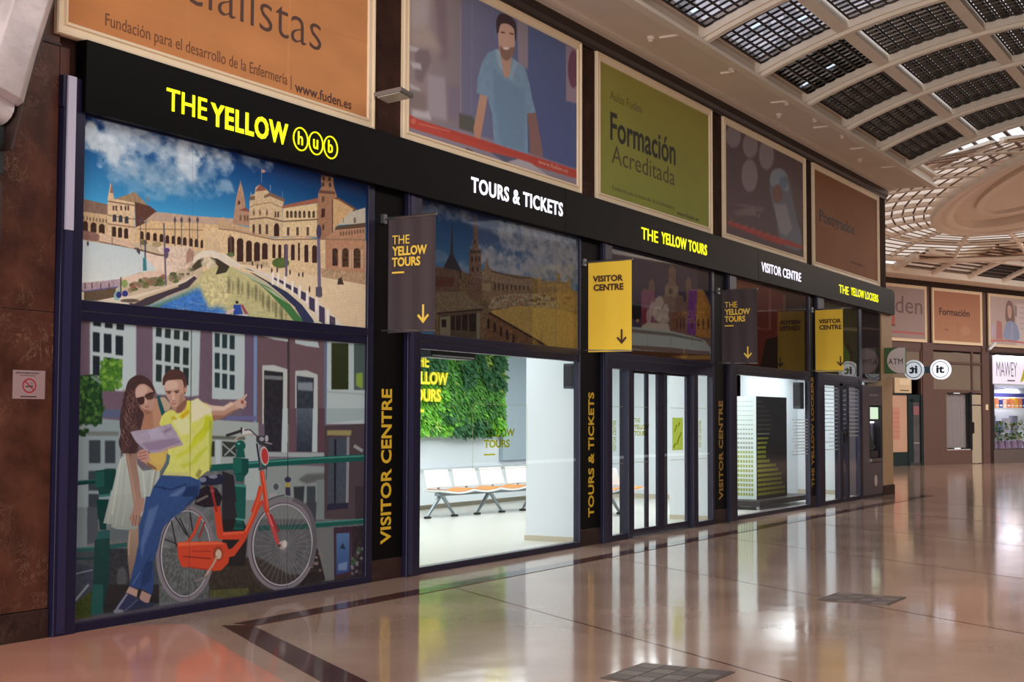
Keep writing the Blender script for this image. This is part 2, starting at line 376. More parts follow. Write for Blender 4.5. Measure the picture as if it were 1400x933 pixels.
    for x in (1024, 1112, 1134, 1212): c.line([(x, 130), (x, 290)], 9, (196, 164, 132))
    c.ell(95, 175, 34, 20, (86, 110, 62)); c.ell(520, 245, 74, 44, (82, 104, 52), tex=.3); c.poly([(100, 245), (400, 225), (440, 290), (260, 290)], (190, 160, 112), tex=.4, ts=3)
    c.poly([(100, 250), (250, 262), (420, 285), (600, 320), (760, 345), (900, 370), (1240, 430), (1240, 830), (1020, 800), (850, 700), (600, 470), (300, 320)], (222, 192, 142), tex=.08, ts=10)
    for k in range(13): c.line([(880+10*k, 520+20*k), (1240, 470+22*k)], 5, (206, 168, 124), .6)
    c.poly([(860, 290), (1240, 330), (1240, 420), (870, 365)], (178, 138, 96), tex=.45, ts=4)
    for (x, y, b) in ((280, 250, 20), (322, 275, 22), (358, 275, 20), (444, 310, 22), (490, 305, 24), (600, 325, 22), (675, 345, 18), (708, 345, 24), (765, 470, 30)): c.ell(x, y, 7, b, (78, 56, 60))
    c.poly([(1000, 430), (1010, 380), (1035, 365), (1058, 430)], (66, 54, 46))
    # water
    c.T = ID
    c.poly([(276, 372), (300, 362), (318, 366), (345, 378), (372, 396), (395, 416), (414, 446), (330, 446), (180, 440), (200, 416), (240, 404), (266, 388)], (186, 180, 108), tex=.15)
    c.poly([(186, 424), (232, 408), (262, 396), (274, 392), (284, 402), (300, 416), (330, 446), (180, 446)], (62, 112, 180), bl=7, tex=.35, ts=7)
    c.poly([(272, 382), (300, 372), (312, 376), (316, 392), (312, 418), (285, 420), (276, 400)], (196, 186, 118), bl=6, tex=.35, ts=6)
    c.poly([(196, 424), (236, 408), (262, 398), (256, 402), (226, 414), (206, 426)], (90, 126, 92), bl=1.5)
    for k in range(46):
        random.seed(k); x = 200+random.random()*180; y = 410+random.random()*22
        if x-300 < 70: c.line([(x, y), (x+10, y+1)], .9, (208, 214, 200) if k % 2 else (96, 132, 190), .35)
    c.T = Z(300, 320, 6.22)
    for (x, y) in ((80, 430), (160, 440), (245, 480), (310, 500), (370, 560), (420, 590), (480, 640), (530, 670)): c.ell(x, y, 11, 74, (84, 84, 56), .7, bl=3, tex=.3); c.ell(x+34, y+20, 8, 56, (96, 96, 64), .6, bl=3, tex=.3)
    for k in range(60):
        random.seed(k+99); x = random.random()*560; y = 330+x*.45+random.random()*240; c.line([(x, y), (x+50, y+4)], 4, (212, 200, 130) if k % 2 else (110, 110, 70), .4)
    c.poly([(90, 285), (160, 310), (300, 360), (420, 430), (520, 520), (620, 620), (690, 745), (640, 745), (560, 640), (460, 540), (330, 420), (200, 340)], (160, 172, 146), .9)
    c.poly([(330, 415), (470, 520), (600, 600), (720, 750), (640, 750), (560, 650), (430, 510)], (64, 112, 66))
    c.poly([(240, 370), (420, 450), (560, 560), (640, 640), (600, 600), (450, 480), (330, 420)], (96, 124, 92))
    c.poly([(100, 268), (260, 300), (420, 390), (560, 480), (700, 600), (820, 750), (720, 760), (640, 620), (520, 510), (400, 410), (250, 320)], (50, 56, 84), tex=.15)
    # balustrade
    c.poly([(110, 255), (300, 300), (450, 350), (600, 415), (740, 500), (830, 560), (905, 630), (960, 690), (1080, 800), (830, 800), (790, 720), (700, 600), (560, 480), (420, 385), (260, 300)], (204, 196, 184), tex=.1)
    for (x, y, hh) in ((480, 380, 30), (525, 400, 36), (585, 440, 46), (640, 470, 60), (712, 520, 80), (785, 590, 120), (870, 680, 150), (960, 740, 100)): c.poly([(x-24, y-hh*.5), (x+24, y-hh*.5+22), (x+26, y+hh*.5+16), (x-24, y+hh*.5-14)], (66, 60, 84))
    c.line([(100, 262), (300, 330), (460, 420), (620, 510), (760, 640), (850, 760)], 16, (214, 196, 140))
    for (x, y) in ((455, 340), (500, 350), (556, 380), (622, 420), (685, 455), (745, 500), (828, 560), (922, 660)): c.line([(x, y-20), (x-4, y+90)], 18, (220, 214, 206))
    c.line([(840, -80), (850, 540)], 24, (104, 96, 118), w2=30); c.ell(845, -20, 22, 60, (70, 62, 84)); c.poly([(818, 450), (870, 450), (874, 530), (818, 530)], (84, 80, 96)); c.line([(567, 90), (567, 360)], 18, (96, 86, 110))
    c.poly([(80, 0), (100, 0), (108, 240), (100, 240)], (120, 100, 90), .5)
    # rowers
    c.ell(148, 580, 14, 12, (50, 42, 50)); c.poly([(118, 600), (176, 600), (200, 680), (118, 690)], (48, 74, 150)); c.poly([(176, 600), (200, 600), (250, 690), (215, 680)], (160, 60, 90)); c.poly([(50, 670), (120, 630), (130, 645), (70, 690)], (206, 170, 170)); c.poly([(70, 690), (240, 680), (240, 700), (70, 700)], (190, 190, 200))
    # bridge
    c.T = Z(100, 300, 6.22)
    c.poly([(1010, 330), (1090, 268), (1180, 262), (1300, 300), (1420, 380), (1420, 420), (1320, 390), (1240, 350), (1180, 318), (1090, 322), (1010, 380)], (206, 198, 180), tex=.1)
    c.poly([(1010, 400), (1060, 345), (1110, 330), (1095, 400), (1020, 440)], (70, 66, 50)); c.poly([(1160, 322), (1230, 335), (1330, 400), (1300, 450), (1210, 470), (1235, 400)], (62, 58, 48)); c.ell(1150, 370, 62, 42, (196, 184, 150), bl=3, tex=.3)
    # left plaza, bank, flowers, people
    c.poly([(30, 165), (120, 185), (300, 210), (520, 250), (640, 280), (760, 320), (820, 420), (720, 440), (560, 450), (400, 510), (30, 540)], (176, 192, 196), c2=(196, 204, 202), tex=.04)
    c.poly([(600, 270), (840, 310), (960, 360), (900, 430), (740, 500), (700, 420), (620, 330)], (214, 188, 168), tex=.15)
    c.poly([(700, 220), (1000, 230), (1020, 300), (980, 420), (860, 430), (760, 330)], (206, 180, 156), tex=.25, ts=5)
    c.poly([(960, 290), (990, 240), (1030, 280), (1020, 350), (960, 380)], (176, 124, 104), tex=.3, ts=4)
    c.poly([(30, 90), (130, 100), (215, 130), (210, 185), (60, 165), (30, 150)], (136, 92, 80), tex=.3, ts=4, sm=True); c.line([(220, 185), (500, 240), (720, 300), (800, 310)], 14, (110, 78, 58), tex=.5)
    c.poly([(225, 110), (320, 140), (520, 200), (520, 250), (380, 215), (220, 185)], (206, 168, 132), tex=.25, ts=4); c.ell(600, 195, 30, 24, (110, 96, 66)); c.ell(710, 212, 40, 24, (166, 144, 90))
    for x, y in ((124, 205), (548, 260), (560, 275)): c.ell(x, y, 9, 22, (70, 64, 70))
    c.poly([(400, 500), (640, 440), (760, 430), (800, 480), (560, 540), (480, 545), (430, 520)], (214, 180, 152), tex=.08)
    c.poly([(30, 545), (200, 530), (400, 505), (405, 575), (90, 610), (30, 600)], (158, 140, 150), tex=.3, ts=4); c.line([(30, 606), (90, 612), (380, 574)], 10, (84, 84, 140))
    for x in (100, 160, 235, 305): c.line([(x, 540), (x, 590)], 9, (86, 62, 66))
    c.poly([(30, 610), (90, 615), (90, 690), (30, 680)], (206, 196, 160)); c.poly([(92, 615), (380, 578), (350, 660), (200, 690), (92, 690)], (96, 78, 58), tex=.15)
    c.poly([(200, 690), (360, 660), (480, 650), (700, 600), (860, 550), (1030, 470), (1050, 480), (960, 560), (820, 620), (640, 690), (500, 730)], (206, 192, 168)); c.poly([(470, 715), (640, 650), (820, 590), (960, 530), (1030, 480), (1052, 500), (980, 580), (800, 650), (640, 730), (520, 745)], (66, 58, 66))
    c.poly([(430, 700), (560, 660), (880, 555), (900, 570), (620, 665), (520, 715)], (198, 172, 132))
    for k in range(46):
        random.seed(k+7); x = 480+random.random()*400; y = 610-(x-480)*.22-random.random()*70
        c.ell(x, y, 16+random.random()*16, 14+random.random()*10, [(86, 104, 56), (66, 84, 44), (158, 84, 66), (120, 110, 74), (140, 120, 80)][k % 5], .85)
    for k in range(24):
        random.seed(k+70); x = 830+random.random()*200; y = 500-(x-830)*.5+random.random()*40; c.ell(x, y, 16, 12, [(110, 108, 76), (150, 136, 110), (90, 86, 60)][k % 3], .8)
    c.poly([(345, 640), (380, 570), (405, 600), (390, 690), (350, 680)], (130, 168, 170)); c.ell(388, 640, 24, 28, (50, 54, 110)); c.ell(440, 630, 26, 26, (52, 54, 120)); c.ell(372, 596, 12, 14, (196, 160, 140)); c.ell(436, 545, 26, 34, (126, 160, 76)); c.line([(405, 490), (405, 620)], 9, (54, 50, 44)); c.ell(480, 690, 80, 16, (70, 60, 56), .8)
    c.line([(612, 180), (612, 330)], 12, (60, 66, 84)); c.poly([(592, 330), (618, 315), (626, 435), (592, 435)], (60, 118, 128)); c.line([(770, 30), (788, 560)], 14, (96, 92, 104)); c.ell(795, 262, 26, 20, (84, 66, 120)); c.ell(790, 300, 20, 30, (90, 80, 100)); c.line([(620, 0), (616, 250)], 6, (100, 86, 80)); c.line([(330, 60), (330, 220)], 6, (110, 96, 88))
    c.T = ID
    c.line([(263, 182), (263, 425)], .5, (60, 90, 120), .5)
    return c

def paint_couple():
    c = Cv(7.25, 10.86, 0.06, 2.275, 300); c.a[:] = (104, 92, 108); c.poly([(80, 640), (510, 640), (510, 880), (80, 880)], (98, 104, 108), tex=.3, ts=14)
    L1 = Z(90, 430, 6.667); R1 = Z(290, 430, 6.667); L2 = Z(90, 560, 6.667); R2 = Z(290, 560, 6.667); L3 = Z(90, 690, 5.49); R3 = Z(290, 690, 6.667)
    CC = Z(150, 500, 6.665); D = Z(270, 580, 7.776)
    wh = (170, 190, 194); br = (104, 86, 102); sh = (34, 42, 50)
    # ---- background houses (out of focus)
    c.T = L1
    c.poly([(60, 30), (1400, 170), (1400, 1000), (60, 1000)], br, tex=.08, ts=20, bl=1)
    c.poly([(90, 60), (130, 60), (120, 560), (90, 560)], (96, 108, 122), bl=1)
    c.poly([(218, 60), (640, 90), (640, 560), (560, 700), (450, 700), (440, 610), (218, 600)], wh, bl=1.5)
    for (x0, y0, x1, y1) in ((248, 66, 320, 105), (355, 76, 425, 122), (460, 84, 530, 138), (245, 160, 308, 340), (345, 175, 415, 350), (452, 192, 520, 370), (245, 375, 308, 555), (345, 390, 415, 570), (452, 405, 512, 580)):
        c.poly([(x0, y0), (x1, y0+8), (x1, y1+6), (x0, y1)], sh, bl=1)
    c.poly([(790, 100), (1225, 140), (1210, 740), (1140, 750), (830, 730), (790, 640)], wh, bl=1.5); c.line([(1146, 140), (1140, 790)], 7, (96, 108, 116))
    for r, (y0, y1, dy) in enumerate(((118, 200, 12), (260, 415, 14), (455, 610, 10))):
        for k in range(4):
            x0 = 822+k*82; c.poly([(x0, y0+k*dy), (x0+52, y0+k*dy+6), (x0+48, y1+k*dy+8), (x0-4, y1+k*dy)], (40, 54, 54), bl=1)
    c.poly([(1340, 160), (1420, 165), (1420, 780), (1330, 760)], wh, bl=1)
    c.T = R1
    c.poly([(0, 140), (300, 170), (290, 780), (0, 770)], wh, bl=1)
    for (y0, y1) in ((170, 300), (350, 500), (530, 670)):
        for k in range(3): x0 = 22+k*68; c.poly([(x0, y0+k*10), (x0+46, y0+k*10+4), (x0+44, y1+k*10), (x0, y1+k*10-4)], (40, 58, 64), bl=1)
    c.poly([(295, 170), (385, 180), (385, 1000), (250, 1000), (300, 780)], (98, 84, 110), bl=1); c.poly([(378, 190), (410, 192), (405, 1000), (375, 1000)], (108, 138, 186), bl=1)
    c.poly([(410, 190), (1020, 235), (1020, 1000), (405, 1000)], (106, 84, 92), tex=.05, bl=1); c.poly([(680, 220), (705, 220), (705, 1000), (690, 1000)], (70, 60, 66))
    c.poly([(450, 190), (690, 225), (690, 250), (560, 230)], wh, bl=1); c.poly([(755, 230), (960, 250), (975, 305), (860, 290), (755, 265)], wh, bl=1)
    c.poly([(455, 465), (560, 462), (684, 500), (680, 1000), (455, 1000)], (176, 186, 184), bl=1); c.poly([(472, 510), (645, 530), (640, 1000), (470, 1000)], (44, 44, 50), tex=.3, bl=1); c.poly([(475, 555), (640, 565), (640, 600), (475, 590)], (110, 120, 122), bl=1)
    c.poly([(755, 515), (860, 510), (960, 550), (960, 1000), (755, 1000)], (176, 186, 184), bl=1); c.poly([(768, 560), (925, 580), (918, 1000), (768, 1000)], (52, 60, 72), tex=.3, bl=1); c.poly([(775, 620), (915, 620), (915, 700), (780, 690)], (122, 136, 150), bl=2)
    c.poly([(1020, 240), (1045, 240), (1040, 1000), (1015, 1000)], (92, 108, 140), bl=1); c.poly([(1045, 245), (1400, 260), (1400, 1000), (1040, 1000)], wh, bl=1)
    c.poly([(1085, 260), (1240, 265), (1240, 685), (1085, 685)], (52, 62, 34), c2=(46, 54, 30), bl=1); c.poly([(1290, 268), (1400, 270), (1400, 690), (1290, 690)], (74, 92, 92), bl=1); c.poly([(1310, 540), (1370, 530), (1370, 680), (1310, 650)], (130, 166, 62), bl=2)
    c.line([(1040, 705), (1400, 730)], 18, (150, 172, 176), bl=1)
    c.T = R2
    c.poly([(-20, 90), (420, 120), (420, 520), (-20, 520)], (152, 168, 166), bl=1); c.poly([(140, 60), (400, 60), (400, 100), (100, 100)], (96, 100, 150), bl=1); c.poly([(-20, 240), (360, 250), (360, 280), (-20, 270)], (92, 100, 90), bl=1)
    c.poly([(-20, 290), (20, 290), (20, 430), (-20, 430)], (44, 54, 46), bl=1); c.poly([(90, 290), (220, 300), (220, 430), (90, 430)], (52, 60, 56), bl=1); c.line([(110, 420), (215, 320)], 14, (140, 150, 150)); c.line([(90, 310), (215, 420)], 14, (140, 150, 150)); c.poly([(30, 280), (75, 280), (75, 500), (30, 500)], wh, bl=1)
    c.poly([(300, 230), (440, 250), (440, 1000), (290, 1000)], (158, 176, 178), bl=1)
    c.poly([(470, -10), (640, -10), (625, 385), (480, 385)], (46, 46, 54), tex=.4, bl=1); c.poly([(640, -10), (690, -10), (690, 400), (630, 400)], wh, bl=1); c.poly([(770, -10), (915, -10), (905, 385), (765, 385)], (82, 96, 112), c2=(44, 52, 66), tex=.2, bl=1); c.poly([(915, -10), (960, -10), (955, 390), (910, 390)], wh, bl=1); c.poly([(700, -10), (765, -10), (765, 390), (700, 390)], (100, 76, 86)); c.poly([(960, -10), (1025, -10), (1020, 390), (960, 390)], (90, 66, 76))
    c.poly([(510, 388), (1025, 395), (1025, 440), (510, 430)], (150, 164, 168), bl=1); c.poly([(430, 500), (1030, 520), (1030, 1000), (430, 1000)], (132, 146, 146), bl=1)
    c.poly([(520, 440), (1030, 440), (1030, 480), (520, 470)], (110, 110, 124), bl=1); c.poly([(780, 640), (860, 590), (1030, 580), (1030, 640), (860, 680)], (92, 98, 98), bl=3)
    c.poly([(740, 705), (840, 700), (830, 850), (745, 830)], (50, 58, 64), bl=1.5); c.poly([(860, 700), (940, 700), (940, 870), (860, 860)], (56, 68, 76), bl=1.5); c.poly([(950, 640), (1030, 640), (1030, 1000), (950, 1000)], (112, 128, 130), bl=1)
    c.poly([(1040, -10), (1400, -10), (1400, 90), (1040, 130)], (150, 172, 176), bl=1); c.poly([(1020, 150), (1400, 130), (1400, 1000), (1020, 1000)], (76, 64, 72), bl=1); c.poly([(1045, 190), (1270, 190), (1260, 240), (1045, 235)], (150, 142, 90), bl=1.5)
    c.poly([(1060, 260), (1245, 255), (1240, 870), (1050, 880)], (66, 76, 90), tex=.2, bl=1); c.poly([(1225, 250), (1250, 250), (1240, 900), (1215, 890)], (130, 134, 140)); c.poly([(1110, 270), (1130, 270), (1125, 860), (1108, 860)], (36, 36, 50)); c.poly([(1050, 860), (1240, 850), (1240, 900), (1040, 920)], (40, 42, 66)); c.line([(1290, 330), (1370, 380)], 30, (140, 150, 150), bl=1)
    c.poly([(1300, 700), (1400, 700), (1400, 1000), (1300, 1000)], (60, 50, 58), bl=1)
    # ground floor left
    c.T = L2
    c.poly([(60, 60), (500, 100), (500, 1000), (60, 1000)], (128, 148, 154), bl=1); c.poly([(330, 0), (520, 0), (500, 80), (330, 70)], (80, 92, 126), bl=1); c.poly([(190, 200), (480, 200), (480, 240), (190, 240)], (104, 116, 112), bl=1)
    for (x0, y0, x1, y1) in ((210, 280, 315, 490), (355, 285, 450, 490), (205, 560, 300, 740), (205, 770, 300, 940), (350, 540, 450, 740)): c.poly([(x0, y0), (x1, y0), (x1, y1), (x0, y1)], (52, 62, 70), bl=1.2)
    c.poly([(0, -60), (330, -40), (330, 40), (270, 160), (190, 80), (150, 120), (60, 80)], (40, 74, 40), bl=1, tex=.5, ts=5, sm=True)
    for k in range(70):
        random.seed(k); x = 70+random.random()*250; y = -60+random.random()*280
        if y > 120 and x > 190: continue
        c.ell(x, y, 26, 16, [(34, 70, 34), (54, 96, 44), (24, 52, 34)][k % 3], .85, bl=.7, rot=random.random()*3)
    c.T = L1
    c.poly([(85, 565), (250, 545), (330, 640), (330, 1000), (70, 1000)], (34, 66, 38), bl=1, tex=.5, ts=6)
    c.poly([(330, 430), (420, 400), (512, 420), (512, 560), (450, 600), (440, 700), (330, 700), (290, 620)], (64, 116, 40), bl=1, tex=.5, ts=5)
    for k in range(110):
        random.seed(k+300); x = 80+random.random()*250; y = 570+random.random()*400; c.ell(x, y, 24, 15, [(36, 74, 36), (60, 104, 44), (24, 54, 36), (80, 126, 50)][k % 4], .8, bl=.7, rot=random.random()*3)
    for k in range(36):
        random.seed(k+500); x = 320+random.random()*180; y = 410+random.random()*260; c.ell(x, y, 24, 16, [(96, 150, 46), (70, 124, 40), (120, 168, 60)][k % 3], .85, bl=.7, rot=random.random()*3)
    for k in range(6): c.ell(240+k*14, 570+k*10, 16, 10, (130, 156, 150), .7, bl=1)
    c.T = L2; 
    for k in range(18): random.seed(k+800); c.ell(90+random.random()*110, 190+random.random()*50, 20, 12, (30, 60, 34), .9, bl=.6)
    # ---- street level, grass
    c.T = L3
    c.poly([(20, 340), (700, 330), (700, 900), (20, 960)], (62, 72, 80), bl=2, tex=.25, ts=14); c.poly([(35, 20), (160, 20), (160, 330), (35, 320)], (108, 126, 132), bl=1); c.poly([(160, 20), (240, 20), (240, 280), (160, 300)], (66, 76, 88), bl=1); c.poly([(330, 170), (480, 160), (480, 270), (340, 260)], (84, 98, 104), bl=1)
    c.poly([(20, 420), (210, 470), (210, 700), (20, 800)], (50, 60, 76), tex=.3, bl=1); c.line([(30, 530), (200, 490)], 8, (120, 136, 142)); c.line([(70, 720), (170, 600)], 16, (120, 134, 142), bl=1); c.line([(30, 760), (60, 730)], 14, (110, 120, 130), bl=1)
    c.poly([(320, 330), (480, 330), (480, 640), (300, 640)], (46, 50, 56), tex=.5, ts=5, bl=1); c.ell(420, 560, 40, 90, (96, 104, 108), .5, bl=2); c.poly([(20, 780), (200, 640), (200, 860), (20, 900)], (52, 66, 26), tex=.4, ts=4, bl=1)
    c.poly([(280, 600), (700, 600), (700, 740), (280, 820)], (40, 38, 42), bl=1); c.poly([(700, 330), (1160, 300), (1160, 720), (700, 740)], (84, 90, 92), tex=.5, ts=6, bl=1)
    c.T = R3
    c.poly([(-30, 480), (420, 480), (700, 640), (1380, 600), (1380, 760), (-30, 900)], (56, 50, 44), tex=.4, ts=6, bl=2); c.poly([(90, -20), (340, -20), (300, 560), (90, 560)], (38, 34, 38), bl=1.5); c.poly([(290, -40), (420, -40), (330, 250), (285, 150)], (128, 142, 142), bl=1)
    c.poly([(-20, 780), (330, 760), (330, 830), (-20, 880)], (78, 80, 46), tex=.3, bl=1)
    c.poly([(930, 215), (1110, 210), (1110, 690), (1000, 700), (930, 560)], (104, 110, 112), bl=1); c.poly([(1105, 210), (1270, 200), (1265, 650), (1110, 670)], (62, 42, 60)); c.poly([(1130, 265), (1250, 258), (1248, 610), (1130, 640)], (74, 112, 162), c2=(44, 72, 132)); c.poly([(1160, 400), (1190, 350), (1215, 410)], (30, 52, 82)); c.poly([(1150, 540), (1230, 520), (1225, 600), (1145, 600)], (150, 176, 200), .5, bl=1)
    c.poly([(1270, 200), (1380, 190), (1380, 660), (1270, 660)], (48, 40, 48), tex=.4); 
    for k in range(30):
        random.seed(k+40); x = 1270+random.random()*100; y = 390+random.random()*250; c.ell(x, y, 14, 14, [(120, 118, 130), (60, 50, 60), (56, 96, 60)][k % 3], .8)
    c.poly([(900, 430), (960, 400), (1030, 690), (800, 740), (860, 560)], (44, 38, 42), tex=.4)
    for k in range(12):
        random.seed(k+60); c.ell(900+random.random()*110, 430+random.random()*180, 14, 12, (130, 112, 104), .7)
    c.poly([(850, -20), (950, -20), (940, 200), (880, 200)], (60, 64, 74), bl=2)
    # ---- green railings
    gr = (22, 88, 80); gd = (16, 58, 56); gl = (64, 140, 130)
    c.T = L2
    c.line([(55, 675), (275, 655), (420, 640)], 40, gd); c.line([(55, 662), (270, 640)], 8, (46, 104, 100)); c.poly([(268, 560), (400, 540), (455, 545), (455, 700), (400, 730), (268, 715)], (20, 62, 58)); c.poly([(268, 575), (350, 560), (350, 705), (268, 712)], (28, 82, 76)); c.poly([(290, 720), (410, 720), (400, 790), (305, 790)], (24, 66, 62)); c.line([(300, 790), (400, 780)], 22, (50, 110, 106)); c.poly([(280, 820), (400, 820), (400, 1000), (290, 1000)], gd)
    c.T = L3
    c.poly([(235, -20), (330, -20), (300, 190), (255, 190)], gd); c.poly([(240, 200), (330, 190), (330, 260), (230, 270)], (32, 84, 84)); c.line([(20, 345), (225, 330), (470, 300)], 34, (34, 84, 84)); c.line([(20, 408), (220, 405)], 18, (30, 58, 68)); c.poly([(215, 265), (330, 250), (320, 600), (270, 820), (190, 820), (205, 600)], (22, 64, 62), c2=(18, 50, 50)); c.line([(30, 330), (215, 318)], 7, (70, 122, 122))
    c.poly([(200, 600), (280, 600), (275, 820), (185, 830)], (26, 78, 76))
    c.T = R2
    c.line([(-20, 535), (190, 520)], 60, gr); c.line([(280, 510), (560, 488), (900, 465), (1380, 440)], 62, gr); c.line([(280, 495), (560, 472), (900, 448), (1380, 424)], 14, gl)
    c.ell(255, 330, 48, 48, gr); c.ell(240, 312, 14, 10, (90, 168, 156)); c.poly([(225, 370), (290, 370), (300, 440), (215, 440)], gr); c.poly([(190, 440), (330, 450), (330, 570), (300, 610), (190, 590)], (20, 74, 70)); c.poly([(190, 450), (270, 455), (268, 580), (190, 585)], (26, 98, 86))
    c.poly([(205, 590), (300, 600), (280, 660), (215, 655)], gr); c.poly([(200, 680), (308, 690), (300, 1000), (235, 1000)], gr); c.line([(200, 690), (305, 700)], 22, gl); c.poly([(90, 560), (195, 600), (235, 1000), (90, 1000)], (44, 42, 50), bl=1)
    c.T = R3; c.poly([(205, -20), (290, -20), (270, 120), (290, 230), (190, 230), (225, 120)], gr); c.line([(210, 130), (285, 140)], 18, gl); c.line([(200, 190), (290, 195)], 40, (20, 70, 68)); c.line([(420, 215), (860, 200), (940, 190), (1380, 150)], 46, gr); c.line([(930, 168), (1380, 134)], 10, gl)
    # ---- bicycle
    tyre = (120, 114, 124); rim = (168, 166, 178); red = (204, 62, 36); rdk = (150, 42, 34)
    def ring(x, y, a, b, w, col, al=1, rot=0, T=ID, w2=None):
        t = np.linspace(0, 2*PI, 60); ca, sa = math.cos(rot), math.sin(rot)
        o = [(x+a*math.cos(q)*ca-b*math.sin(q)*sa, y+a*math.cos(q)*sa+b*math.sin(q)*ca) for q in t]
        i = [(x+(a-w)*math.cos(q)*ca-(b-w)*math.sin(q)*sa, y+(a-w)*math.cos(q)*sa+(b-w)*math.sin(q)*ca) for q in t[::-1]]
        c.T = T; c.poly(o+i, col, al)
    # front wheel centre (387,746), rear wheel centre (253,757)
    c.T = ID
    c.poly(smooth_closed([(338, 742), (345, 706), (364, 684), (392, 679), (417, 690), (430, 716), (430, 750), (420, 778), (400, 800), (372, 808), (352, 800), (341, 775)]), (70, 68, 74), .35)
    for k in range(34):
        an = k*2*PI/34; c.line([(388, 747), (388+39*math.cos(an), 747+52*math.sin(an))], .55, (150, 152, 160), .55)
    ring(385, 745, 47, 63, 5.4, tyre, rot=.06); ring(385.5, 745, 42.4, 57.5, 1.2, (58, 52, 60), rot=.06); ring(386, 745, 41.5, 56.5, 2.0, rim, rot=.06)
    c.line(smooth_open([(400, 683), (416, 692), (427, 712), (430, 745), (424, 775)]), 6, (92, 90, 98))
    for k in range(30):
        an = k*2*PI/30; c.line([(254, 757), (254+34*math.cos(an), 757+55*math.sin(an))], .5, (140, 144, 150), .5)
    ring(253, 757, 40, 66, 5.4, tyre, rot=.05); ring(253.5, 757, 35.4, 60.5, 1.2, (54, 50, 56), rot=.05); ring(254, 757, 34.4, 59.5, 1.7, rim, rot=.05)
    c.T = L3
    for P in ([(930, 260), (850, 100)], [(830, 320), (790, 120)], [(905, 230), (820, 90)], [(950, 200), (930, 60)], [(840, 300), (740, 260)]): c.line(P, 9, (40, 38, 44))
    c.line([(905, 290), (960, 220), (1010, 90)], 22, red); c.line([(1000, 250), (1040, 130)], 12, rdk)
    c.T = R3
    c.poly([(10, 10), (70, 10), (100, 250), (290, 240), (410, -30), (460, -30), (330, 260), (300, 330), (200, 470), (150, 480), (150, 410), (180, 400), (250, 320), (60, 320), (40, 280)], red); c.line([(300, 250), (440, -60)], 14, (226, 96, 60)); c.poly([(95, 255), (290, 245), (285, 265), (95, 280)], (222, 84, 50)); c.line([(455, -40), (520, 130), (560, 240), (600, 360)], 34, (188, 62, 66)); c.line([(530, 90), (600, 250)], 22, (150, 46, 54)); c.line([(465, -40), (550, 200)], 8, (226, 120, 116))
    c.ell(640, 370, 36, 40, (164, 152, 150)); c.ell(660, 360, 22, 34, (196, 188, 184)); c.ell(610, 375, 16, 14, (90, 60, 60))
    c.T = ID
    c.poly([(242, 742), (252, 741), (298, 740), (309, 743), (314, 756), (312, 770), (302, 780), (290, 781), (248, 775), (243, 762)], red); c.poly([(243, 742), (298, 741), (308, 744), (244, 747)], (226, 92, 56)); c.line([(262, 754), (287, 754)], 1.2, rdk); c.line([(250, 761), (288, 764)], 1.4, (120, 34, 28)); c.line([(256, 775), (290, 780)], 1.2, rdk)
    c.ell(298, 757, 7, 10, (150, 60, 36)); c.ell(298.5, 758, 4.2, 6.6, (196, 168, 146)); c.line([(297, 760), (291, 772), (278, 792)], 3.2, (176, 150, 128), w2=2.2); c.line([(266, 795), (284, 788)], 3.4, (116, 106, 108))
    c.T = R2
    c.line([(450, 560), (470, 700), (500, 940)], 40, red); c.line([(455, 560), (480, 700), (505, 900)], 9, (232, 110, 84)); c.line([(445, 700), (420, 800), (370, 940)], 42, red); c.line([(455, 700), (380, 940)], 10, (226, 92, 60)); c.line([(405, 310), (425, 450), (445, 560)], 16, (44, 44, 62)); c.line([(430, 320), (445, 560)], 10, (110, 110, 130)); c.line([(420, 545), (500, 530)], 22, (76, 66, 76))
    c.ell(476, 425, 40, 88, (176, 176, 170), rot=-.1); c.ell(478, 425, 31, 72, (186, 52, 56), rot=-.1); c.line([(497, 500), (490, 640)], 6, (60, 54, 60))
    c.line([(125, 240), (190, 220), (265, 195)], 26, (50, 50, 56)); c.line([(265, 165), (270, 225)], 16, (40, 40, 46)); c.poly([(275, 170), (330, 185), (370, 215), (330, 235), (270, 225)], (196, 198, 200)); c.line(smooth_open([(195, 290), (230, 255), (290, 235), (360, 230), (430, 260), (470, 290)]), 14, (166, 156, 150)); c.line(smooth_open([(290, 190), (340, 185), (380, 220), (430, 260)]), 12, (72, 70, 84)); c.poly([(400, 240), (500, 240), (520, 300), (550, 320), (500, 340), (430, 320), (400, 290)], (58, 56, 68)); c.ell(450, 270, 22, 20, (150, 150, 160)); c.ell(495, 265, 16, 30, (160, 160, 170)); c.line([(480, 300), (545, 315)], 10, (150, 150, 160))
    c.ell(580, 705, 44, 40, (140, 148, 156)); c.ell(580, 705, 24, 30, (76, 82, 92)); c.poly([(520, 760), (590, 760), (590, 800), (510, 800)], (150, 152, 156)); c.line(smooth_open([(510, 830), (570, 800), (660, 780)]), 10, (70, 68, 76)); c.ell(688, 640, 30, 26, (54, 48, 84)); c.ell(688, 690, 24, 24, (168, 150, 70)); c.poly([(665, 710), (710, 710), (712, 790), (668, 780)], (60, 52, 80)); c.line([(685, 300), (690, 620)], 5, (44, 44, 52))
    # saddle and rear bundle
    c.T = ID
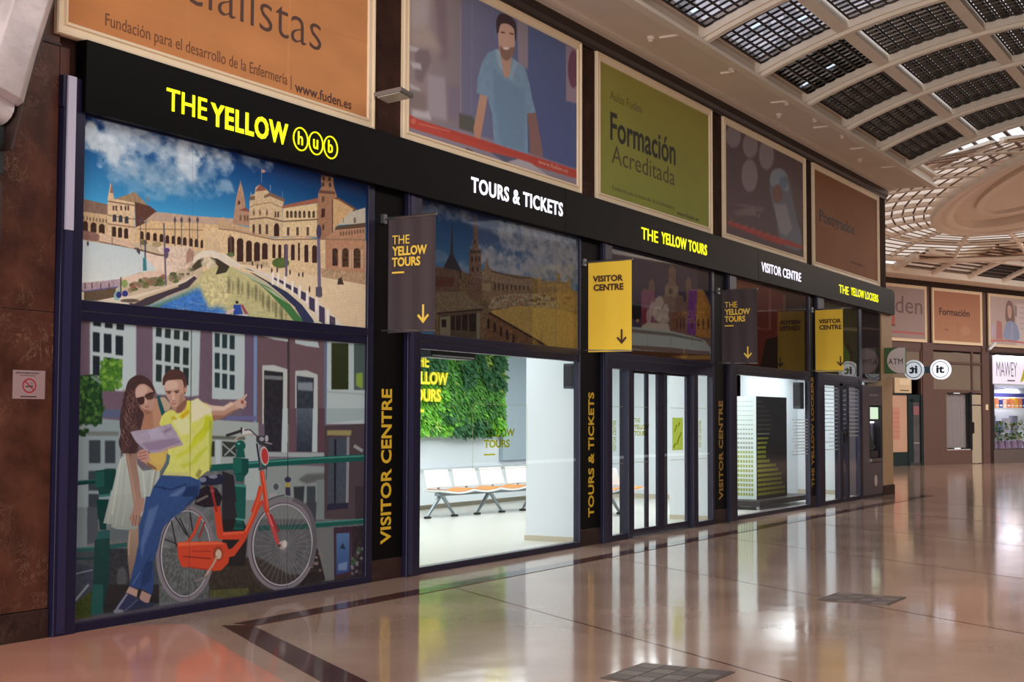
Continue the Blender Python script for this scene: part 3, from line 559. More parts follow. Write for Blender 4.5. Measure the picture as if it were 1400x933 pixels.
    c.poly([(292, 652), (300, 648), (306, 652), (304, 662), (290, 664), (276, 664), (270, 658), (272, 652), (282, 651)], (38, 42, 66)); c.ell(277, 656, 5, 3.6, (110, 120, 150)); c.ell(291, 652, 6, 2.6, (120, 126, 150)); c.poly([(268, 672), (282, 664), (296, 668), (304, 680), (300, 692), (280, 694), (266, 690)], (40, 34, 42), tex=.5, ts=3); c.line([(268, 686), (284, 678)], 3.4, (104, 98, 96)); c.line([(288, 664), (296, 700)], 3.5, (150, 44, 40)); c.ell(290, 671, 3, 3, (150, 60, 70))
    # ---- woman
    c.T = L2
    c.poly([(520, 400), (640, 390), (650, 500), (700, 560), (860, 540), (850, 640), (790, 720), (740, 870), (720, 960), (640, 1000), (360, 1000), (370, 930), (430, 700), (470, 520)], (170, 184, 178), c2=(150, 164, 160))
    c.T = L3
    c.poly([(330, -60), (600, -100), (560, 60), (540, 180), (470, 192), (380, 185), (340, 170), (345, 150), (280, 140)], (156, 168, 160), c2=(132, 146, 142))
    c.T = L2
    for (a, b, d) in (((500, 450), (420, 960), 1), ((540, 500), (500, 980), 0), ((700, 560), (720, 800), 1), ((760, 570), (740, 800), 0), ((800, 560), (780, 720), 1), ((820, 560), (790, 720), 2)): c.line([a, b], 14, ((140, 154, 152), (190, 202, 196), (120, 112, 88))[d], .6, bl=1)
    c.T = L3
    c.poly([(475, 190), (540, 180), (545, 280), (520, 420), (495, 560), (480, 570), (465, 420), (460, 300)], (150, 128, 108), c2=(112, 92, 80)); c.line([(478, 200), (470, 380)], 10, (176, 152, 130), .7)
    for x in (310, 370, 420): c.line([(x+40, -60), (x, 160)], 8, (172, 184, 176), .5, bl=1)
    c.T = L2
    c.poly([(545, 400), (560, 380), (640, 380), (645, 500), (665, 620), (680, 760), (700, 880), (620, 880), (600, 760), (575, 600), (550, 470)], (142, 112, 98), c2=(156, 124, 108)); c.line([(560, 420), (600, 640), (640, 870)], 16, (176, 146, 128), .6, bl=1)
    c.T = L3; c.poly([(520, -40), (590, -50), (580, 40), (560, 70), (555, 150), (535, 165), (500, 160), (480, 120), (475, 100), (500, 50)], (158, 124, 108)); 
    for x in (500, 520, 545): c.line([(x+10, 80), (x, 160)], 6, (110, 80, 72))
    # torso / neck / hair
    c.T = CC
    c.poly([(250, 380), (400, 330), (470, 420), (470, 520), (440, 590), (200, 600), (250, 480)], (166, 118, 92), tex=.08); c.poly([(380, 300), (430, 300), (480, 440), (460, 560), (400, 560), (390, 440)], (178, 132, 106)); c.poly([(430, 275), (460, 280), (500, 430), (470, 455), (440, 350)], (28, 84, 94)); c.poly([(455, 290), (500, 290), (560, 360), (540, 410), (500, 420)], (178, 158, 132))
    hair = (72, 50, 52)
    c.poly([(240, 90), (310, 95), (370, 140), (405, 210), (410, 260), (380, 230), (330, 180), (280, 170), (240, 230), (235, 300), (270, 380), (310, 440), (300, 500), (280, 590), (270, 620), (260, 760), (230, 800), (160, 800), (110, 790), (80, 700), (100, 620), (90, 540), (95, 440), (120, 330), (140, 230), (170, 140)], hair, sm=True, tex=.25, ts=5)
    for k in range(70):
        random.seed(k+11); t = random.random(); x = 100+random.random()*150; y = 200+t*560; w = random.random()
        c.line(smooth_open([(x, y), (x+18, y+26), (x-4, y+56), (x+14, y+84)], 4), 7, [(120, 88, 82), (52, 34, 38), (146, 112, 102), (96, 68, 64)][k % 4], .55)
    c.poly([(230, 230), (265, 175), (320, 170), (370, 205), (400, 250), (405, 330), (390, 390), (370, 415), (330, 410), (290, 380), (250, 320)], (176, 138, 122), sm=True); c.poly([(240, 220), (290, 180), (330, 190), (340, 240), (270, 290), (240, 290)], (202, 172, 158), .7, sm=True, bl=1.5)
    c.poly([(248, 300), (300, 285), (316, 310), (305, 350), (270, 355), (250, 330)], (70, 44, 44), sm=True); c.poly([(325, 265), (385, 240), (402, 260), (395, 300), (350, 312), (328, 295)], (84, 58, 52), sm=True); c.line([(240, 300), (320, 285), (400, 245)], 7, (50, 34, 40)); c.poly([(318, 310), (332, 300), (345, 345), (320, 350)], (196, 156, 138), .8); c.line([(320, 378), (355, 372)], 9, (150, 84, 80)); c.poly([(300, 400), (360, 405), (380, 440), (330, 450)], (130, 88, 74), .6, bl=1)
    # ---- man
    skin = (196, 156, 136)
    c.poly([(800, 340), (880, 340), (930, 370), (1040, 370), (1100, 330), (1150, 340), (1200, 380), (1160, 400), (1100, 420), (1040, 460), (960, 500), (920, 500), (920, 450), (850, 420)], skin, c2=(170, 128, 108)); c.poly([(920, 455), (1040, 455), (1120, 410), (1160, 395), (1100, 440), (1020, 480), (945, 505)], (150, 108, 88), bl=1); c.poly([(880, 355), (1030, 375), (1100, 338), (1140, 345), (1040, 410), (930, 410)], (216, 196, 180), .8, bl=1)
    c.poly([(1130, 330), (1190, 300), (1245, 258), (1252, 268), (1222, 310), (1245, 330), (1240, 370), (1215, 395), (1180, 385), (1150, 380)], (196, 162, 146)); c.poly([(1190, 325), (1215, 310), (1222, 350), (1200, 350)], (160, 80, 80)); c.line([(1215, 385), (1240, 345)], 7, (160, 112, 100))
    shirt = (206, 212, 96)
    c.poly([(560, 400), (620, 430), (700, 320), (760, 320), (840, 330), (900, 370), (930, 440), (940, 510), (925, 640), (920, 800), (905, 960), (540, 960), (540, 860), (525, 770), (540, 700), (470, 560), (450, 530), (470, 470), (500, 430)], shirt, tex=.06)
    c.T = L2
    c.poly([(960, 380), (1330, 50), (1330, 300), (1300, 500), (1290, 560), (1240, 600), (1200, 640), (1130, 610), (1000, 600), (880, 600), (940, 490)], (204, 212, 104), tex=.05)
    c.T = CC
    c.poly([(745, 320), (800, 295), (850, 340), (930, 400), (920, 450), (880, 440), (800, 500), (745, 520)], (214, 214, 176), bl=1.5); c.poly([(560, 490), (620, 450), (720, 470), (730, 620), (640, 640), (600, 560)], (214, 218, 168), .8, bl=3); c.poly([(870, 460), (935, 470), (925, 560), (860, 640), (780, 700), (740, 750), (760, 660), (850, 560)], (190, 200, 36), bl=1.5); c.poly([(740, 700), (860, 590), (880, 640), (720, 790), (600, 850), (600, 820), (700, 770)], (196, 208, 40), .8, bl=2)
    c.poly([(555, 480), (580, 455), (620, 490), (560, 500)], (190, 184, 40)); c.poly([(690, 330), (735, 330), (735, 400), (700, 450), (650, 490), (610, 470), (660, 430)], (214, 212, 60)); c.poly([(640, 460), (715, 395), (725, 430), (660, 490)], (206, 170, 30)); c.poly([(905, 500), (935, 500), (925, 930), (905, 930)], (150, 166, 50), .7, bl=2)
    c.T = L2
    c.poly([(1040, 500), (1140, 480), (1200, 400), (1290, 330), (1290, 350), (1180, 490), (1060, 540)], (186, 202, 50), .8, bl=2); c.poly([(1180, 600), (1210, 540), (1240, 560), (1210, 640)], (150, 150, 70), bl=1); c.poly([(900, 570), (1120, 570), (1110, 605), (890, 600)], (184, 186, 120), .7, bl=1)
    # forearm with sleeve shadow, hand, map
    c.poly([(760, 400), (915, 370), (922, 440), (870, 545), (820, 560), (760, 520), (710, 470)], (196, 166, 90), sm=True); c.poly([(770, 410), (900, 400), (880, 500), (800, 480)], (206, 180, 84), .8, bl=1.5, sm=True); c.poly([(720, 470), (760, 530), (830, 555), (820, 530), (760, 490)], (130, 96, 70), bl=1); c.poly([(920, 400), (950, 420), (940, 480), (890, 560), (870, 560), (910, 470)], (80, 110, 120))
    c.poly([(655, 390), (700, 365), (740, 375), (760, 420), (760, 470), (720, 485), (670, 460), (650, 430)], (184, 136, 124), sm=True)
    for y in (395, 425, 452): c.line([(660, y+6), (735, y-10)], 8, (132, 88, 84))
    c.poly([(585, 205), (660, 190), (780, 180), (850, 155), (955, 130), (1000, 200), (1070, 325), (960, 355), (860, 390), (790, 400), (720, 370), (640, 300)], (158, 148, 172), tex=.12, ts=8); c.poly([(690, 310), (860, 280), (1000, 260), (1050, 300), (860, 370), (760, 380)], (132, 114, 146), .8, bl=1.5); c.poly([(840, 380), (960, 330), (1060, 325), (960, 355)], (176, 150, 140)); c.poly([(740, 190), (850, 160), (900, 260), (780, 280)], (172, 168, 196), .6, bl=1.5); c.line([(890, 210), (960, 170)], 22, (110, 96, 120), .6, bl=2)
    # head
    c.T = CC
    c.poly([(545, 330), (680, 280), (700, 330), (690, 400), (620, 440), (570, 400)], (176, 130, 110)); c.poly([(610, 370), (700, 300), (700, 350), (650, 430), (600, 430)], (134, 92, 76), bl=1)
    c.poly([(495, 170), (520, 130), (660, 130), (685, 180), (690, 240), (670, 300), (640, 350), (600, 380), (565, 365), (540, 320), (505, 250)], (186, 146, 128), sm=True); c.poly([(500, 150), (600, 140), (620, 200), (560, 220), (510, 215)], (206, 176, 158), .8, sm=True, bl=1.5)
    c.poly([(480, 170), (485, 110), (520, 60), (570, 35), (640, 45), (685, 90), (700, 150), (692, 190), (672, 170), (655, 130), (580, 130), (520, 140), (495, 180)], (82, 54, 50), sm=True, tex=.2, ts=3); c.poly([(672, 170), (698, 160), (700, 200), (690, 260), (675, 250)], (96, 66, 56)); c.ell(688, 222, 12, 26, (190, 140, 120))
    c.line([(510, 238), (560, 236)], 9, (84, 56, 48)); c.line([(585, 236), (635, 228)], 9, (84, 56, 48)); c.ell(538, 250, 16, 7, (80, 56, 52)); c.ell(610, 245, 16, 7, (80, 56, 52)); c.poly([(562, 250), (582, 245), (596, 315), (570, 325)], (208, 170, 150), .9); c.line([(568, 325), (596, 318)], 6, (130, 86, 74)); c.line([(562, 352), (605, 344)], 8, (140, 84, 78)); c.poly([(640, 260), (685, 250), (660, 330), (620, 370)], (150, 108, 90), .6, bl=1.5)
    # jeans and shoes
    jn = (46, 76, 132)
    c.T = L2
    c.poly([(870, 598), (1000, 612), (1130, 612), (1200, 640), (1230, 660), (1210, 780), (1120, 860), (1000, 960), (900, 1060), (720, 1060), (730, 900), (790, 720)], jn, tex=.1, ts=10); c.poly([(800, 930), (960, 770), (1080, 700), (1100, 720), (960, 850), (850, 1000)], (88, 116, 168), .8, bl=2.5); c.line([(800, 700), (960, 730), (1100, 680)], 9, (28, 46, 90)); c.line([(905, 740), (880, 700)], 8, (26, 44, 86)); c.poly([(1100, 700), (1210, 700), (1200, 800), (1040, 950), (960, 1000)], (28, 44, 88), .7, bl=2)
    c.T = L3
    c.poly([(600, -60), (960, -60), (860, 60), (760, 120), (720, 200), (690, 330), (650, 440), (660, 540), (655, 640), (640, 685), (600, 650), (560, 635), (475, 620), (490, 540), (520, 420), (545, 300), (550, 150), (580, 60)], jn, c2=(36, 62, 118), tex=.12, ts=8); c.poly([(620, 40), (700, 0), (640, 180), (590, 300), (570, 420), (560, 300), (590, 160)], (80, 110, 164), .75, bl=2.5); c.poly([(600, 440), (650, 420), (640, 560), (560, 630), (570, 540)], (26, 46, 92), .7, bl=1.5); c.line([(555, 520), (640, 380)], 10, (30, 50, 98), .7); c.line([(500, 600), (560, 500)], 9, (76, 106, 158), .7)
    c.poly([(475, 615), (540, 640), (530, 700), (470, 690), (450, 660)], (168, 136, 124)); c.poly([(570, 645), (640, 680), (620, 740), (570, 730), (550, 700)], (160, 128, 118))
    c.poly([(450, 660), (500, 680), (540, 700), (520, 760), (440, 800), (375, 820), (355, 800), (380, 760)], (44, 50, 84)); c.line([(460, 670), (370, 800)], 14, (120, 124, 142)); c.poly([(355, 800), (380, 780), (440, 795), (420, 825), (370, 825)], (112, 116, 134)); c.poly([(540, 705), (600, 740), (655, 730), (660, 765), (560, 790), (440, 815), (430, 800), (480, 760)], (40, 46, 74)); c.line([(540, 712), (440, 800)], 9, (84, 90, 116), .8)
    # pavement strip and joints of the film
    c.poly([(20, 870), (150, 850), (360, 820), (700, 760), (1170, 690), (1170, 730), (20, 930)], (76, 70, 82), bl=1)
    c.T = ID
    c.line([(261, 452), (258, 830)], .7, (50, 56, 60), .55); c.line([(393.5, 462), (392, 812)], .6, (40, 44, 46), .5)
    return c

def paint_oldtown():
    c = Cv(11.70, 15.31, 2.40, 3.84, 240); h, w = c.h, c.w
    t = np.clip(c.gy/(h*.6), 0, 1)[..., None]; c.a[:] = np.array((22, 40, 70))*(1-t)+np.array((62, 100, 134))*t
    for i, (x, y, a, b, al) in enumerate([(580, 283, 26, 9, .5), (625, 290, 22, 7, .4), (645, 300, 14, 8, .4), (715, 322, 32, 22, .75), (745, 335, 36, 24, .7), (690, 320, 16, 12, .6), (682, 317, 10, 8, .6), (765, 350, 30, 22, .6), (670, 352, 22, 12, .7), (690, 364, 40, 12, .75), (740, 376, 50, 18, .7), (780, 360, 22, 24, .75), (635, 370, 10, 12, .5), (600, 352, 14, 7, .3), (780, 315, 20, 16, .4), (735, 310, 30, 12, .5), (655, 345, 14, 10, .5)]):
        c.blob(x, y, a, b, (118, 120, 126), al, 31+i, 11)
    c.T = Z(560, 260, 4.242)
    bd = (66, 54, 48); bl = (104, 88, 66)
    c.poly([(140, 440), (205, 450), (290, 460), (345, 490), (415, 480), (425, 460), (520, 480), (700, 505), (850, 540), (975, 590), (975, 920), (140, 850)], (84, 70, 54), tex=.6, ts=5)
    c.poly([(200, 440), (235, 370), (247, 160), (252, 370), (275, 420), (298, 460), (298, 510), (200, 500)], (44, 42, 46)); c.poly([(140, 450), (205, 450), (290, 470), (290, 590), (140, 590)], (78, 62, 52), tex=.4, ts=5); c.poly([(150, 500), (260, 510), (250, 560), (150, 560)], (74, 46, 42))
    c.poly([(345, 640), (345, 350), (360, 340), (368, 280), (372, 200), (382, 150), (390, 200), (398, 290), (400, 340), (414, 350), (418, 640)], (84, 66, 56), tex=.4, ts=4); c.poly([(350, 350), (412, 350), (412, 366), (350, 366)], (52, 42, 38)); 
    for x, y in ((362, 400), (385, 400), (402, 400), (378, 300), (365, 460), (395, 460)): c.ell(x, y, 6, 16, (44, 36, 34))
    c.poly([(420, 480), (440, 430), (448, 392), (456, 430), (470, 460), (530, 480), (640, 510), (690, 500), (712, 520), (712, 600), (600, 640), (420, 640)], (98, 82, 66), tex=.5, ts=4); c.poly([(420, 540), (470, 540), (470, 590), (420, 580)], (116, 100, 80))
    for k in range(9): c.poly([(490+k*24, 540+k*2), (498+k*24, 540+k*2), (498+k*24, 580), (490+k*24, 580)], (54, 44, 40))
    c.line([(470, 470), (640, 512), (700, 508)], 9, (64, 54, 48))
    c.poly([(745, 640), (745, 520), (752, 495), (760, 525), (850, 530), (858, 480), (870, 480), (876, 530), (912, 535), (920, 510), (934, 520), (936, 600), (972, 610), (972, 700), (745, 700)], (110, 92, 66), tex=.5, ts=4)
    c.poly([(600, 600), (760, 600), (860, 640), (860, 740), (640, 720), (560, 690), (450, 690), (480, 620)], (110, 98, 80), tex=.9, ts=4); 
    for k in range(60):
        random.seed(k+5); x = 460+random.random()*480; y = 600+random.random()*120; c.poly([(x, y), (x+24, y+2), (x+22, y+16), (x, y+14)], [(124, 116, 100), (58, 46, 42), (118, 84, 62), (84, 76, 64)][k % 4], .8)
    c.poly([(150, 590), (300, 590), (360, 630), (425, 690), (260, 705), (160, 720)], (92, 82, 66), tex=.6, ts=3); c.line([(160, 715), (425, 692)], 12, (50, 40, 36))
    c.poly([(165, 725), (410, 705), (400, 870), (170, 850)], (66, 56, 46), tex=.3); c.poly([(175, 735), (235, 730), (235, 850), (175, 845)], (100, 94, 78)); c.poly([(185, 750), (212, 750), (212, 795), (185, 795)], (34, 30, 30)); c.poly([(240, 730), (385, 715), (385, 820), (240, 810)], (36, 30, 28), tex=.5); c.poly([(388, 710), (408, 710), (405, 868), (388, 866)], (96, 92, 82))
    for x in (265, 300, 340): c.line([(x, 720), (x, 850)], 7, (70, 60, 48))
    c.poly([(470, 700), (640, 670), (860, 690), (975, 720), (975, 920), (760, 905), (620, 810), (480, 730)], (132, 112, 66), tex=.35, ts=3); c.poly([(850, 540), (975, 590), (975, 920), (855, 915)], (140, 116, 62), .5, tex=.3); c.poly([(455, 715), (500, 730), (700, 850), (790, 905), (430, 880)], (84, 62, 46), tex=.3); c.line([(460, 712), (520, 745), (720, 860), (800, 910)], 12, (44, 34, 32))
    for k in range(5): x = 450+k*36; y = 745+k*22; c.poly([(x, y), (x+14, y+5), (x+14, y+60), (x, y+55)], (38, 30, 30))
    for k in range(70): random.seed(k+900); x = 560+random.random()*400; y = 700+random.random()*190; c.line([(x, y), (x+24, y-12)], 3, (104, 84, 50) if k % 2 else (154, 134, 84), .4)
    c.T = ID; c.line([(760, 300), (760, 472)], .6, (60, 60, 66), .4)
    return c

def paint_fountain():
    c = Cv(16.08, 19.68, 2.40, 3.80, 150); c.a[:] = (52, 46, 62)
    c.T = Z(850, 340, 5.83)
    c.poly([(610, 100), (720, 200), (720, 420), (640, 320), (600, 310)], (26, 26, 42)); c.ell(120, 500, 60, 70, (24, 20, 26)); c.ell(125, 575, 12, 14, (140, 110, 70), bl=1)
    c.poly([(155, 620), (160, 340), (180, 320), (215, 330), (215, 270), (240, 240), (262, 280), (262, 400), (300, 380), (340, 375), (345, 300), (372, 270), (372, 170), (398, 120), (430, 170), (430, 270), (448, 310), (450, 370), (490, 380), (495, 430), (512, 430), (512, 260), (530, 220), (552, 260), (555, 320), (650, 330), (655, 420), (700, 440), (715, 480), (715, 800), (155, 700)], (92, 74, 66), tex=.3, ts=5)
    c.poly([(155, 340), (262, 340), (262, 600), (155, 600)], (104, 62, 86), .8, tex=.3); c.poly([(160, 480), (220, 480), (220, 610), (155, 600)], (96, 36, 50), .8)
    c.poly([(535, 330), (610, 330), (590, 690), (520, 680)], (92, 46, 104), bl=1.5); c.poly([(600, 330), (655, 340), (700, 440), (715, 500), (715, 720), (590, 700)], (132, 92, 44), tex=.4, ts=4); c.poly([(400, 500), (510, 505), (510, 670), (400, 640)], (96, 66, 50), tex=.3)
    for x in (440, 470, 495, 560, 610, 650, 690): c.ell(x, 600, 9, 46, (60, 38, 38), .8)
    c.poly([(345, 300), (450, 300), (450, 380), (345, 380)], (108, 92, 76), .8); c.ell(390, 340, 18, 26, (66, 54, 50))
    for (x, y, a, b) in ((300, 430, 34, 50), (250, 480, 30, 60), (350, 500, 24, 60), (215, 540, 20, 60), (330, 560, 50, 40), (290, 520, 40, 60)): c.ell(x, y, a, b, (150, 142, 132), .7, bl=1)
    c.poly([(160, 620), (200, 590), (370, 600), (385, 660), (160, 640)], (140, 132, 120))
    c.poly([(80, 625), (160, 630), (400, 660), (560, 700), (660, 730), (715, 800), (715, 840), (560, 850), (80, 810)], (128, 136, 134)); c.poly([(80, 640), (400, 675), (640, 730), (650, 745), (400, 700), (80, 670)], (90, 86, 82)); c.poly([(80, 770), (400, 790), (560, 810), (700, 820), (700, 850), (400, 830), (80, 800)], (92, 78, 74))
    for x in (205, 390, 560): c.line([(x, 670), (x, 780)], 3, (92, 96, 94))
    c.poly([(80, 810), (715, 850), (715, 900), (80, 870)], (70, 44, 30)); c.poly([(380, 860), (715, 850), (715, 885), (500, 885)], (120, 92, 48), bl=1)
    return c

def paint_phonebox():
    c = Cv(20.50, 24.28, 2.39, 3.80, 90); c.a[:] = (44, 18, 18)
    c.T = Z(990, 370, 6.087)
    c.poly([(60, 60), (270, 100), (500, 200), (480, 330), (440, 560), (340, 600), (300, 790), (60, 760)], (72, 26, 20)); c.line([(380, 160), (380, 490), (270, 478)], 22, (92, 52, 44)); c.line([(500, 200), (500, 340)], 22, (76, 50, 42)); c.poly([(60, 60), (270, 100), (270, 160), (60, 190)], (86, 38, 20))
    c.poly([(350, 570), (480, 540), (480, 810), (300, 790)], (22, 14, 12)); c.poly([(520, 220), (690, 260), (690, 830), (480, 820), (500, 400)], (30, 16, 18))
    return c
def paint_greenbay():
    c = Cv(24.98, 29.1, 2.39, 3.78, 70); c.a[:] = (30, 24, 28)
    c.T = Z(990, 370, 6.087)
    c.poly([(800, 250), (1130, 330), (1135, 880), (720, 850), (720, 300)], (52, 50, 22)); c.poly([(990, 600), (1060, 700), (1045, 870), (990, 850)], (62, 86, 26), bl=1); c.line([(990, 485), (1140, 495)], 24, (96, 90, 60)); c.line([(1020, 620), (1060, 700), (1050, 860)], 26, (40, 30, 18)); c.line([(1130, 340), (1135, 870)], 8, (90, 86, 66)); c.poly([(1150, 340), (1290, 360), (1290, 890), (1150, 880)], (30, 22, 26))
    c.line([(1150, 480), (1290, 490)], 16, (76, 64, 60)); c.poly([(1170, 640), (1260, 640), (1260, 860), (1170, 860)], (62, 52, 56))
    return c

PY = -.05
hP = lambda x, y: hitY(x, y, PY)
def paint_orange():
    c = Cv(7.15, 10.77, 4.37, 6.13, 120, hP); c.a[:] = (188, 122, 70)
    g = (c.gx/c.w)[..., None]; c.a = c.a*(1.0+.03*g)+np.array((2, 6, 8))*g; n = fbm(c.gx/60, c.gy/25, 3, 3)[..., None]-.5; c.a = c.a*(1+.10*n)
    c.line([(263, 0), (263, 95)], 1.0, (206, 150, 90), .5); c.line([(398, 0), (394, 130)], 2.2, (206, 140, 84), .6); c.line([(400, 30), (505, 60)], 1, (150, 90, 54), .3)
    return c
def paint_deskman():
    c = Cv(11.58, 15.11, 4.37, 6.14, 160, hP); c.a[:] = (94, 96, 142)
    c.T = Z(550, 0, 3.52)
    g = np.clip(c.gx/c.w*1.6-.2, 0, 1)[..., None]; c.a = np.array((116, 110, 134))*(1-g)+np.array((86, 100, 150))*g
    c.poly([(50, -60), (300, -60), (300, 640), (50, 600)], (150, 134, 136), c2=(130, 116, 124), ax='x', bl=3); c.poly([(60, -60), (160, -60), (150, 150), (60, 160)], (170, 158, 160), bl=8); c.poly([(180, -60), (230, -60), (240, 300), (200, 300)], (124, 104, 116), bl=5); c.poly([(60, 160), (150, 130), (220, 260), (60, 230)], (166, 148, 142), bl=8); c.poly([(90, 250), (150, 250), (165, 300), (120, 420), (90, 400)], (122, 104, 110), bl=3)
    c.poly([(60, 230), (110, 245), (95, 262), (65, 258)], (182, 174, 176), bl=1); c.poly([(65, 310), (115, 320), (120, 350), (80, 345)], (180, 172, 178), bl=1.5); c.poly([(65, 420), (110, 445), (115, 458), (68, 450)], (180, 172, 178), bl=1); c.poly([(145, 370), (225, 385), (235, 600), (150, 580)], (158, 146, 158), bl=3); c.poly([(75, 545), (150, 555), (165, 600), (75, 585)], (184, 176, 184), bl=2); c.poly([(60, 450), (140, 470), (140, 560), (60, 540)], (132, 116, 116), bl=3); c.poly([(240, 420), (300, 440), (300, 600), (240, 600)], (124, 110, 130), bl=4)
    c.line([(350, -60), (345, 560)], 4, (120, 124, 160), .7); c.line([(298, 30), (296, 560)], 5, (134, 134, 168), .7); c.poly([(290, 560), (350, 575), (380, 640), (350, 660), (290, 640)], (86, 84, 80), bl=2)
    c.poly([(555, 60), (606, 90), (606, 330), (560, 300)], (140, 128, 142), bl=1); c.poly([(605, 90), (900, 230), (900, 900), (605, 800)], (82, 98, 146), c2=(74, 84, 140)); c.poly([(780, 200), (860, 230), (860, 500), (780, 480)], (150, 130, 150), bl=1); c.ell(815, 320, 26, 95, (110, 54, 84), .85, bl=1.5)
    c.poly([(290, 640), (360, 660), (760, 800), (850, 830), (850, 960), (40, 720), (40, 600)], (136, 124, 140), bl=1.5)
    skin = (186, 142, 122)
    c.poly([(385, 460), (420, 475), (400, 600), (385, 690), (365, 690), (355, 640), (372, 540)], skin, c2=(190, 130, 100)); c.poly([(600, 545), (640, 545), (665, 690), (675, 770), (615, 750), (610, 640)], (138, 96, 92))
    shirt = (112, 146, 178)
    c.poly([(455, 235), (480, 230), (540, 280), (590, 320), (612, 400), (625, 480), (642, 545), (600, 552), (605, 760), (540, 745), (450, 715), (440, 560), (420, 475), (370, 455), (375, 380), (395, 300), (420, 255)], shirt, tex=.1, ts=9); c.poly([(440, 330), (520, 400), (590, 430), (590, 740), (480, 720), (450, 500)], (98, 132, 164), bl=4, al=.7)
    c.poly([(470, 230), (530, 280), (520, 370), (500, 375), (470, 300)], skin); c.poly([(455, 235), (475, 240), (492, 340), (470, 320)], (140, 168, 190)); c.poly([(540, 280), (560, 300), (530, 390), (515, 380)], (130, 160, 186))
    c.poly([(468, 130), (478, 95), (530, 90), (545, 130), (545, 200), (535, 260), (510, 285), (485, 268), (472, 230)], (200, 156, 136), sm=True); c.poly([(476, 215), (500, 235), (540, 220), (540, 250), (512, 288), (484, 270)], (120, 84, 76), .8, sm=True, bl=.8); c.ell(505, 228, 14, 7, (220, 206, 200)); c.poly([(462, 150), (460, 90), (480, 55), (520, 65), (548, 100), (552, 160), (545, 190), (540, 130), (510, 105), (480, 110), (470, 150)], (62, 44, 50), sm=True); c.line([(480, 148), (500, 150)], 6, (70, 46, 46)); c.line([(520, 152), (540, 156)], 6, (70, 46, 46))
    c.poly([(60, 575), (110, 600), (840, 830), (840, 875), (60, 640)], (196, 66, 52)); c.poly([(170, 640), (230, 640), (840, 840), (840, 870)], (184, 58, 48), .6); c.ell(82, 608, 12, 14, (224, 120, 104), .6); c.line([(105, 620), (250, 655)], 5, (226, 130, 110), .7)
    c.poly([(350, 760), (500, 790), (500, 810), (380, 790)], (150, 140, 150)); c.line([(320, 738), (352, 752)], 12, (90, 74, 84)); c.poly([(500, 790), (560, 780), (620, 800), (700, 860), (560, 820)], (170, 160, 170)); c.poly([(430, 750), (560, 780), (500, 800)], (80, 84, 110), bl=1)
    return c
def paint_green():
    c = Cv(15.92, 19.42, 4.36, 6.13, 60, hP); c.a[:] = (146, 138, 60)
    g = (c.gy/c.h)[..., None]; c.a = c.a*(1-g*.04)+np.array((-6, 8, 2))*g; n = fbm(c.gx/40, c.gy/25, 3, 3)[..., None]-.5; c.a = c.a*(1+.07*n)
    return c
def paint_nurse():
    c = Cv(20.27, 23.82, 4.34, 6.12, 80, hP); c.a[:] = (94, 76, 80)
    c.T = Z(980, 150, 3.733)
    for k in range(30): random.seed(k); c.line([(80+random.random()*150, 490+random.random()*80), (130+random.random()*120, 500+random.random()*60)], 5, (130, 112, 116), .5, bl=.7)
    for (x, y, a, b) in ((98, 140, 36, 60), (178, 185, 36, 66), (255, 230, 36, 80), (175, 345, 38, 88)): c.ell(x, y, a, b, (146, 134, 142), .8, bl=1.2)
    c.poly([(270, 380), (280, 320), (320, 300), (355, 330), (375, 400), (400, 560), (420, 640), (420, 730), (330, 700), (300, 560), (280, 470)], (106, 110, 124), sm=True, bl=1); c.poly([(272, 370), (285, 315), (320, 300), (352, 330), (365, 400), (350, 420), (320, 400), (290, 400)], (132, 142, 156), sm=True, bl=1); c.ell(335, 375, 20, 34, (84, 112, 140), .7, bl=1); c.ell(308, 435, 24, 50, (128, 88, 76), .9, bl=1); c.poly([(290, 490), (350, 490), (380, 620), (350, 660), (320, 640)], (138, 134, 142), bl=1); c.poly([(340, 330), (440, 420), (440, 600), (400, 560), (370, 420)], (104, 84, 82), .6, bl=2)
    c.poly([(72, 590), (200, 630), (380, 690), (435, 710), (435, 725), (300, 700), (72, 610)], (176, 62, 56), bl=.6)
    for k in range(8): c.line([(75+k*35, 600+k*12), (95+k*35, 585+k*12)], 5, (150, 132, 132), .6)
    return c
def flat_canvas(w, h, ppm, col, T=ID):
    c = Cv(0, w, 0, h, ppm, None); c.a[:] = col; return c
def paint_tan():
    c = flat_canvas(3.75, 1.72, 60, (138, 86, 52)); n = fbm(c.gx/40, c.gy/20, 3, 3)[..., None]-.5; c.a = c.a*(1+.12*n)
    for x in (1.2, 2.45): c.line([(x, 0), (x, 1.72)], .02, (112, 68, 42), .6)
    for k in range(9): c.line([(.25+k*.16, .75), (.34+k*.16, .75)], .03, (176, 120, 82), .4)
    return c
def paint_grey_chair():
    c = flat_canvas(1.9, 1.75, 70, (150, 128, 124)); 
    c.poly([(.2, .45), (.72, .45), (.72, .95), (.3, .95)], (176, 82, 74)); c.line([(.2, .43), (.75, .43)], .05, (90, 62, 64)); c.line([(0, .22), (1.9, .2)], .05, (184, 80, 76)); c.line([(.4, .45), (.1, .05)], .04, (110, 80, 80))
    return c
def paint_salmon():
    c = flat_canvas(2.85, 1.78, 70, (164, 104, 76), ID); g = (c.gy/c.h)[..., None]; c.a = c.a*(1-g*.02)+np.array((8, 16, 12))*g
    c.ell(.75, .42, .14, .05, (140, 92, 76), .7); c.ell(1.9, .42, .3, .16, (184, 132, 106), .5, bl=1); c.line([(1.45, 0), (1.45, .7)], .02, (140, 92, 72)); c.line([(.2, .75), (2.6, .72)], .02, (180, 120, 96), .5)
    return c
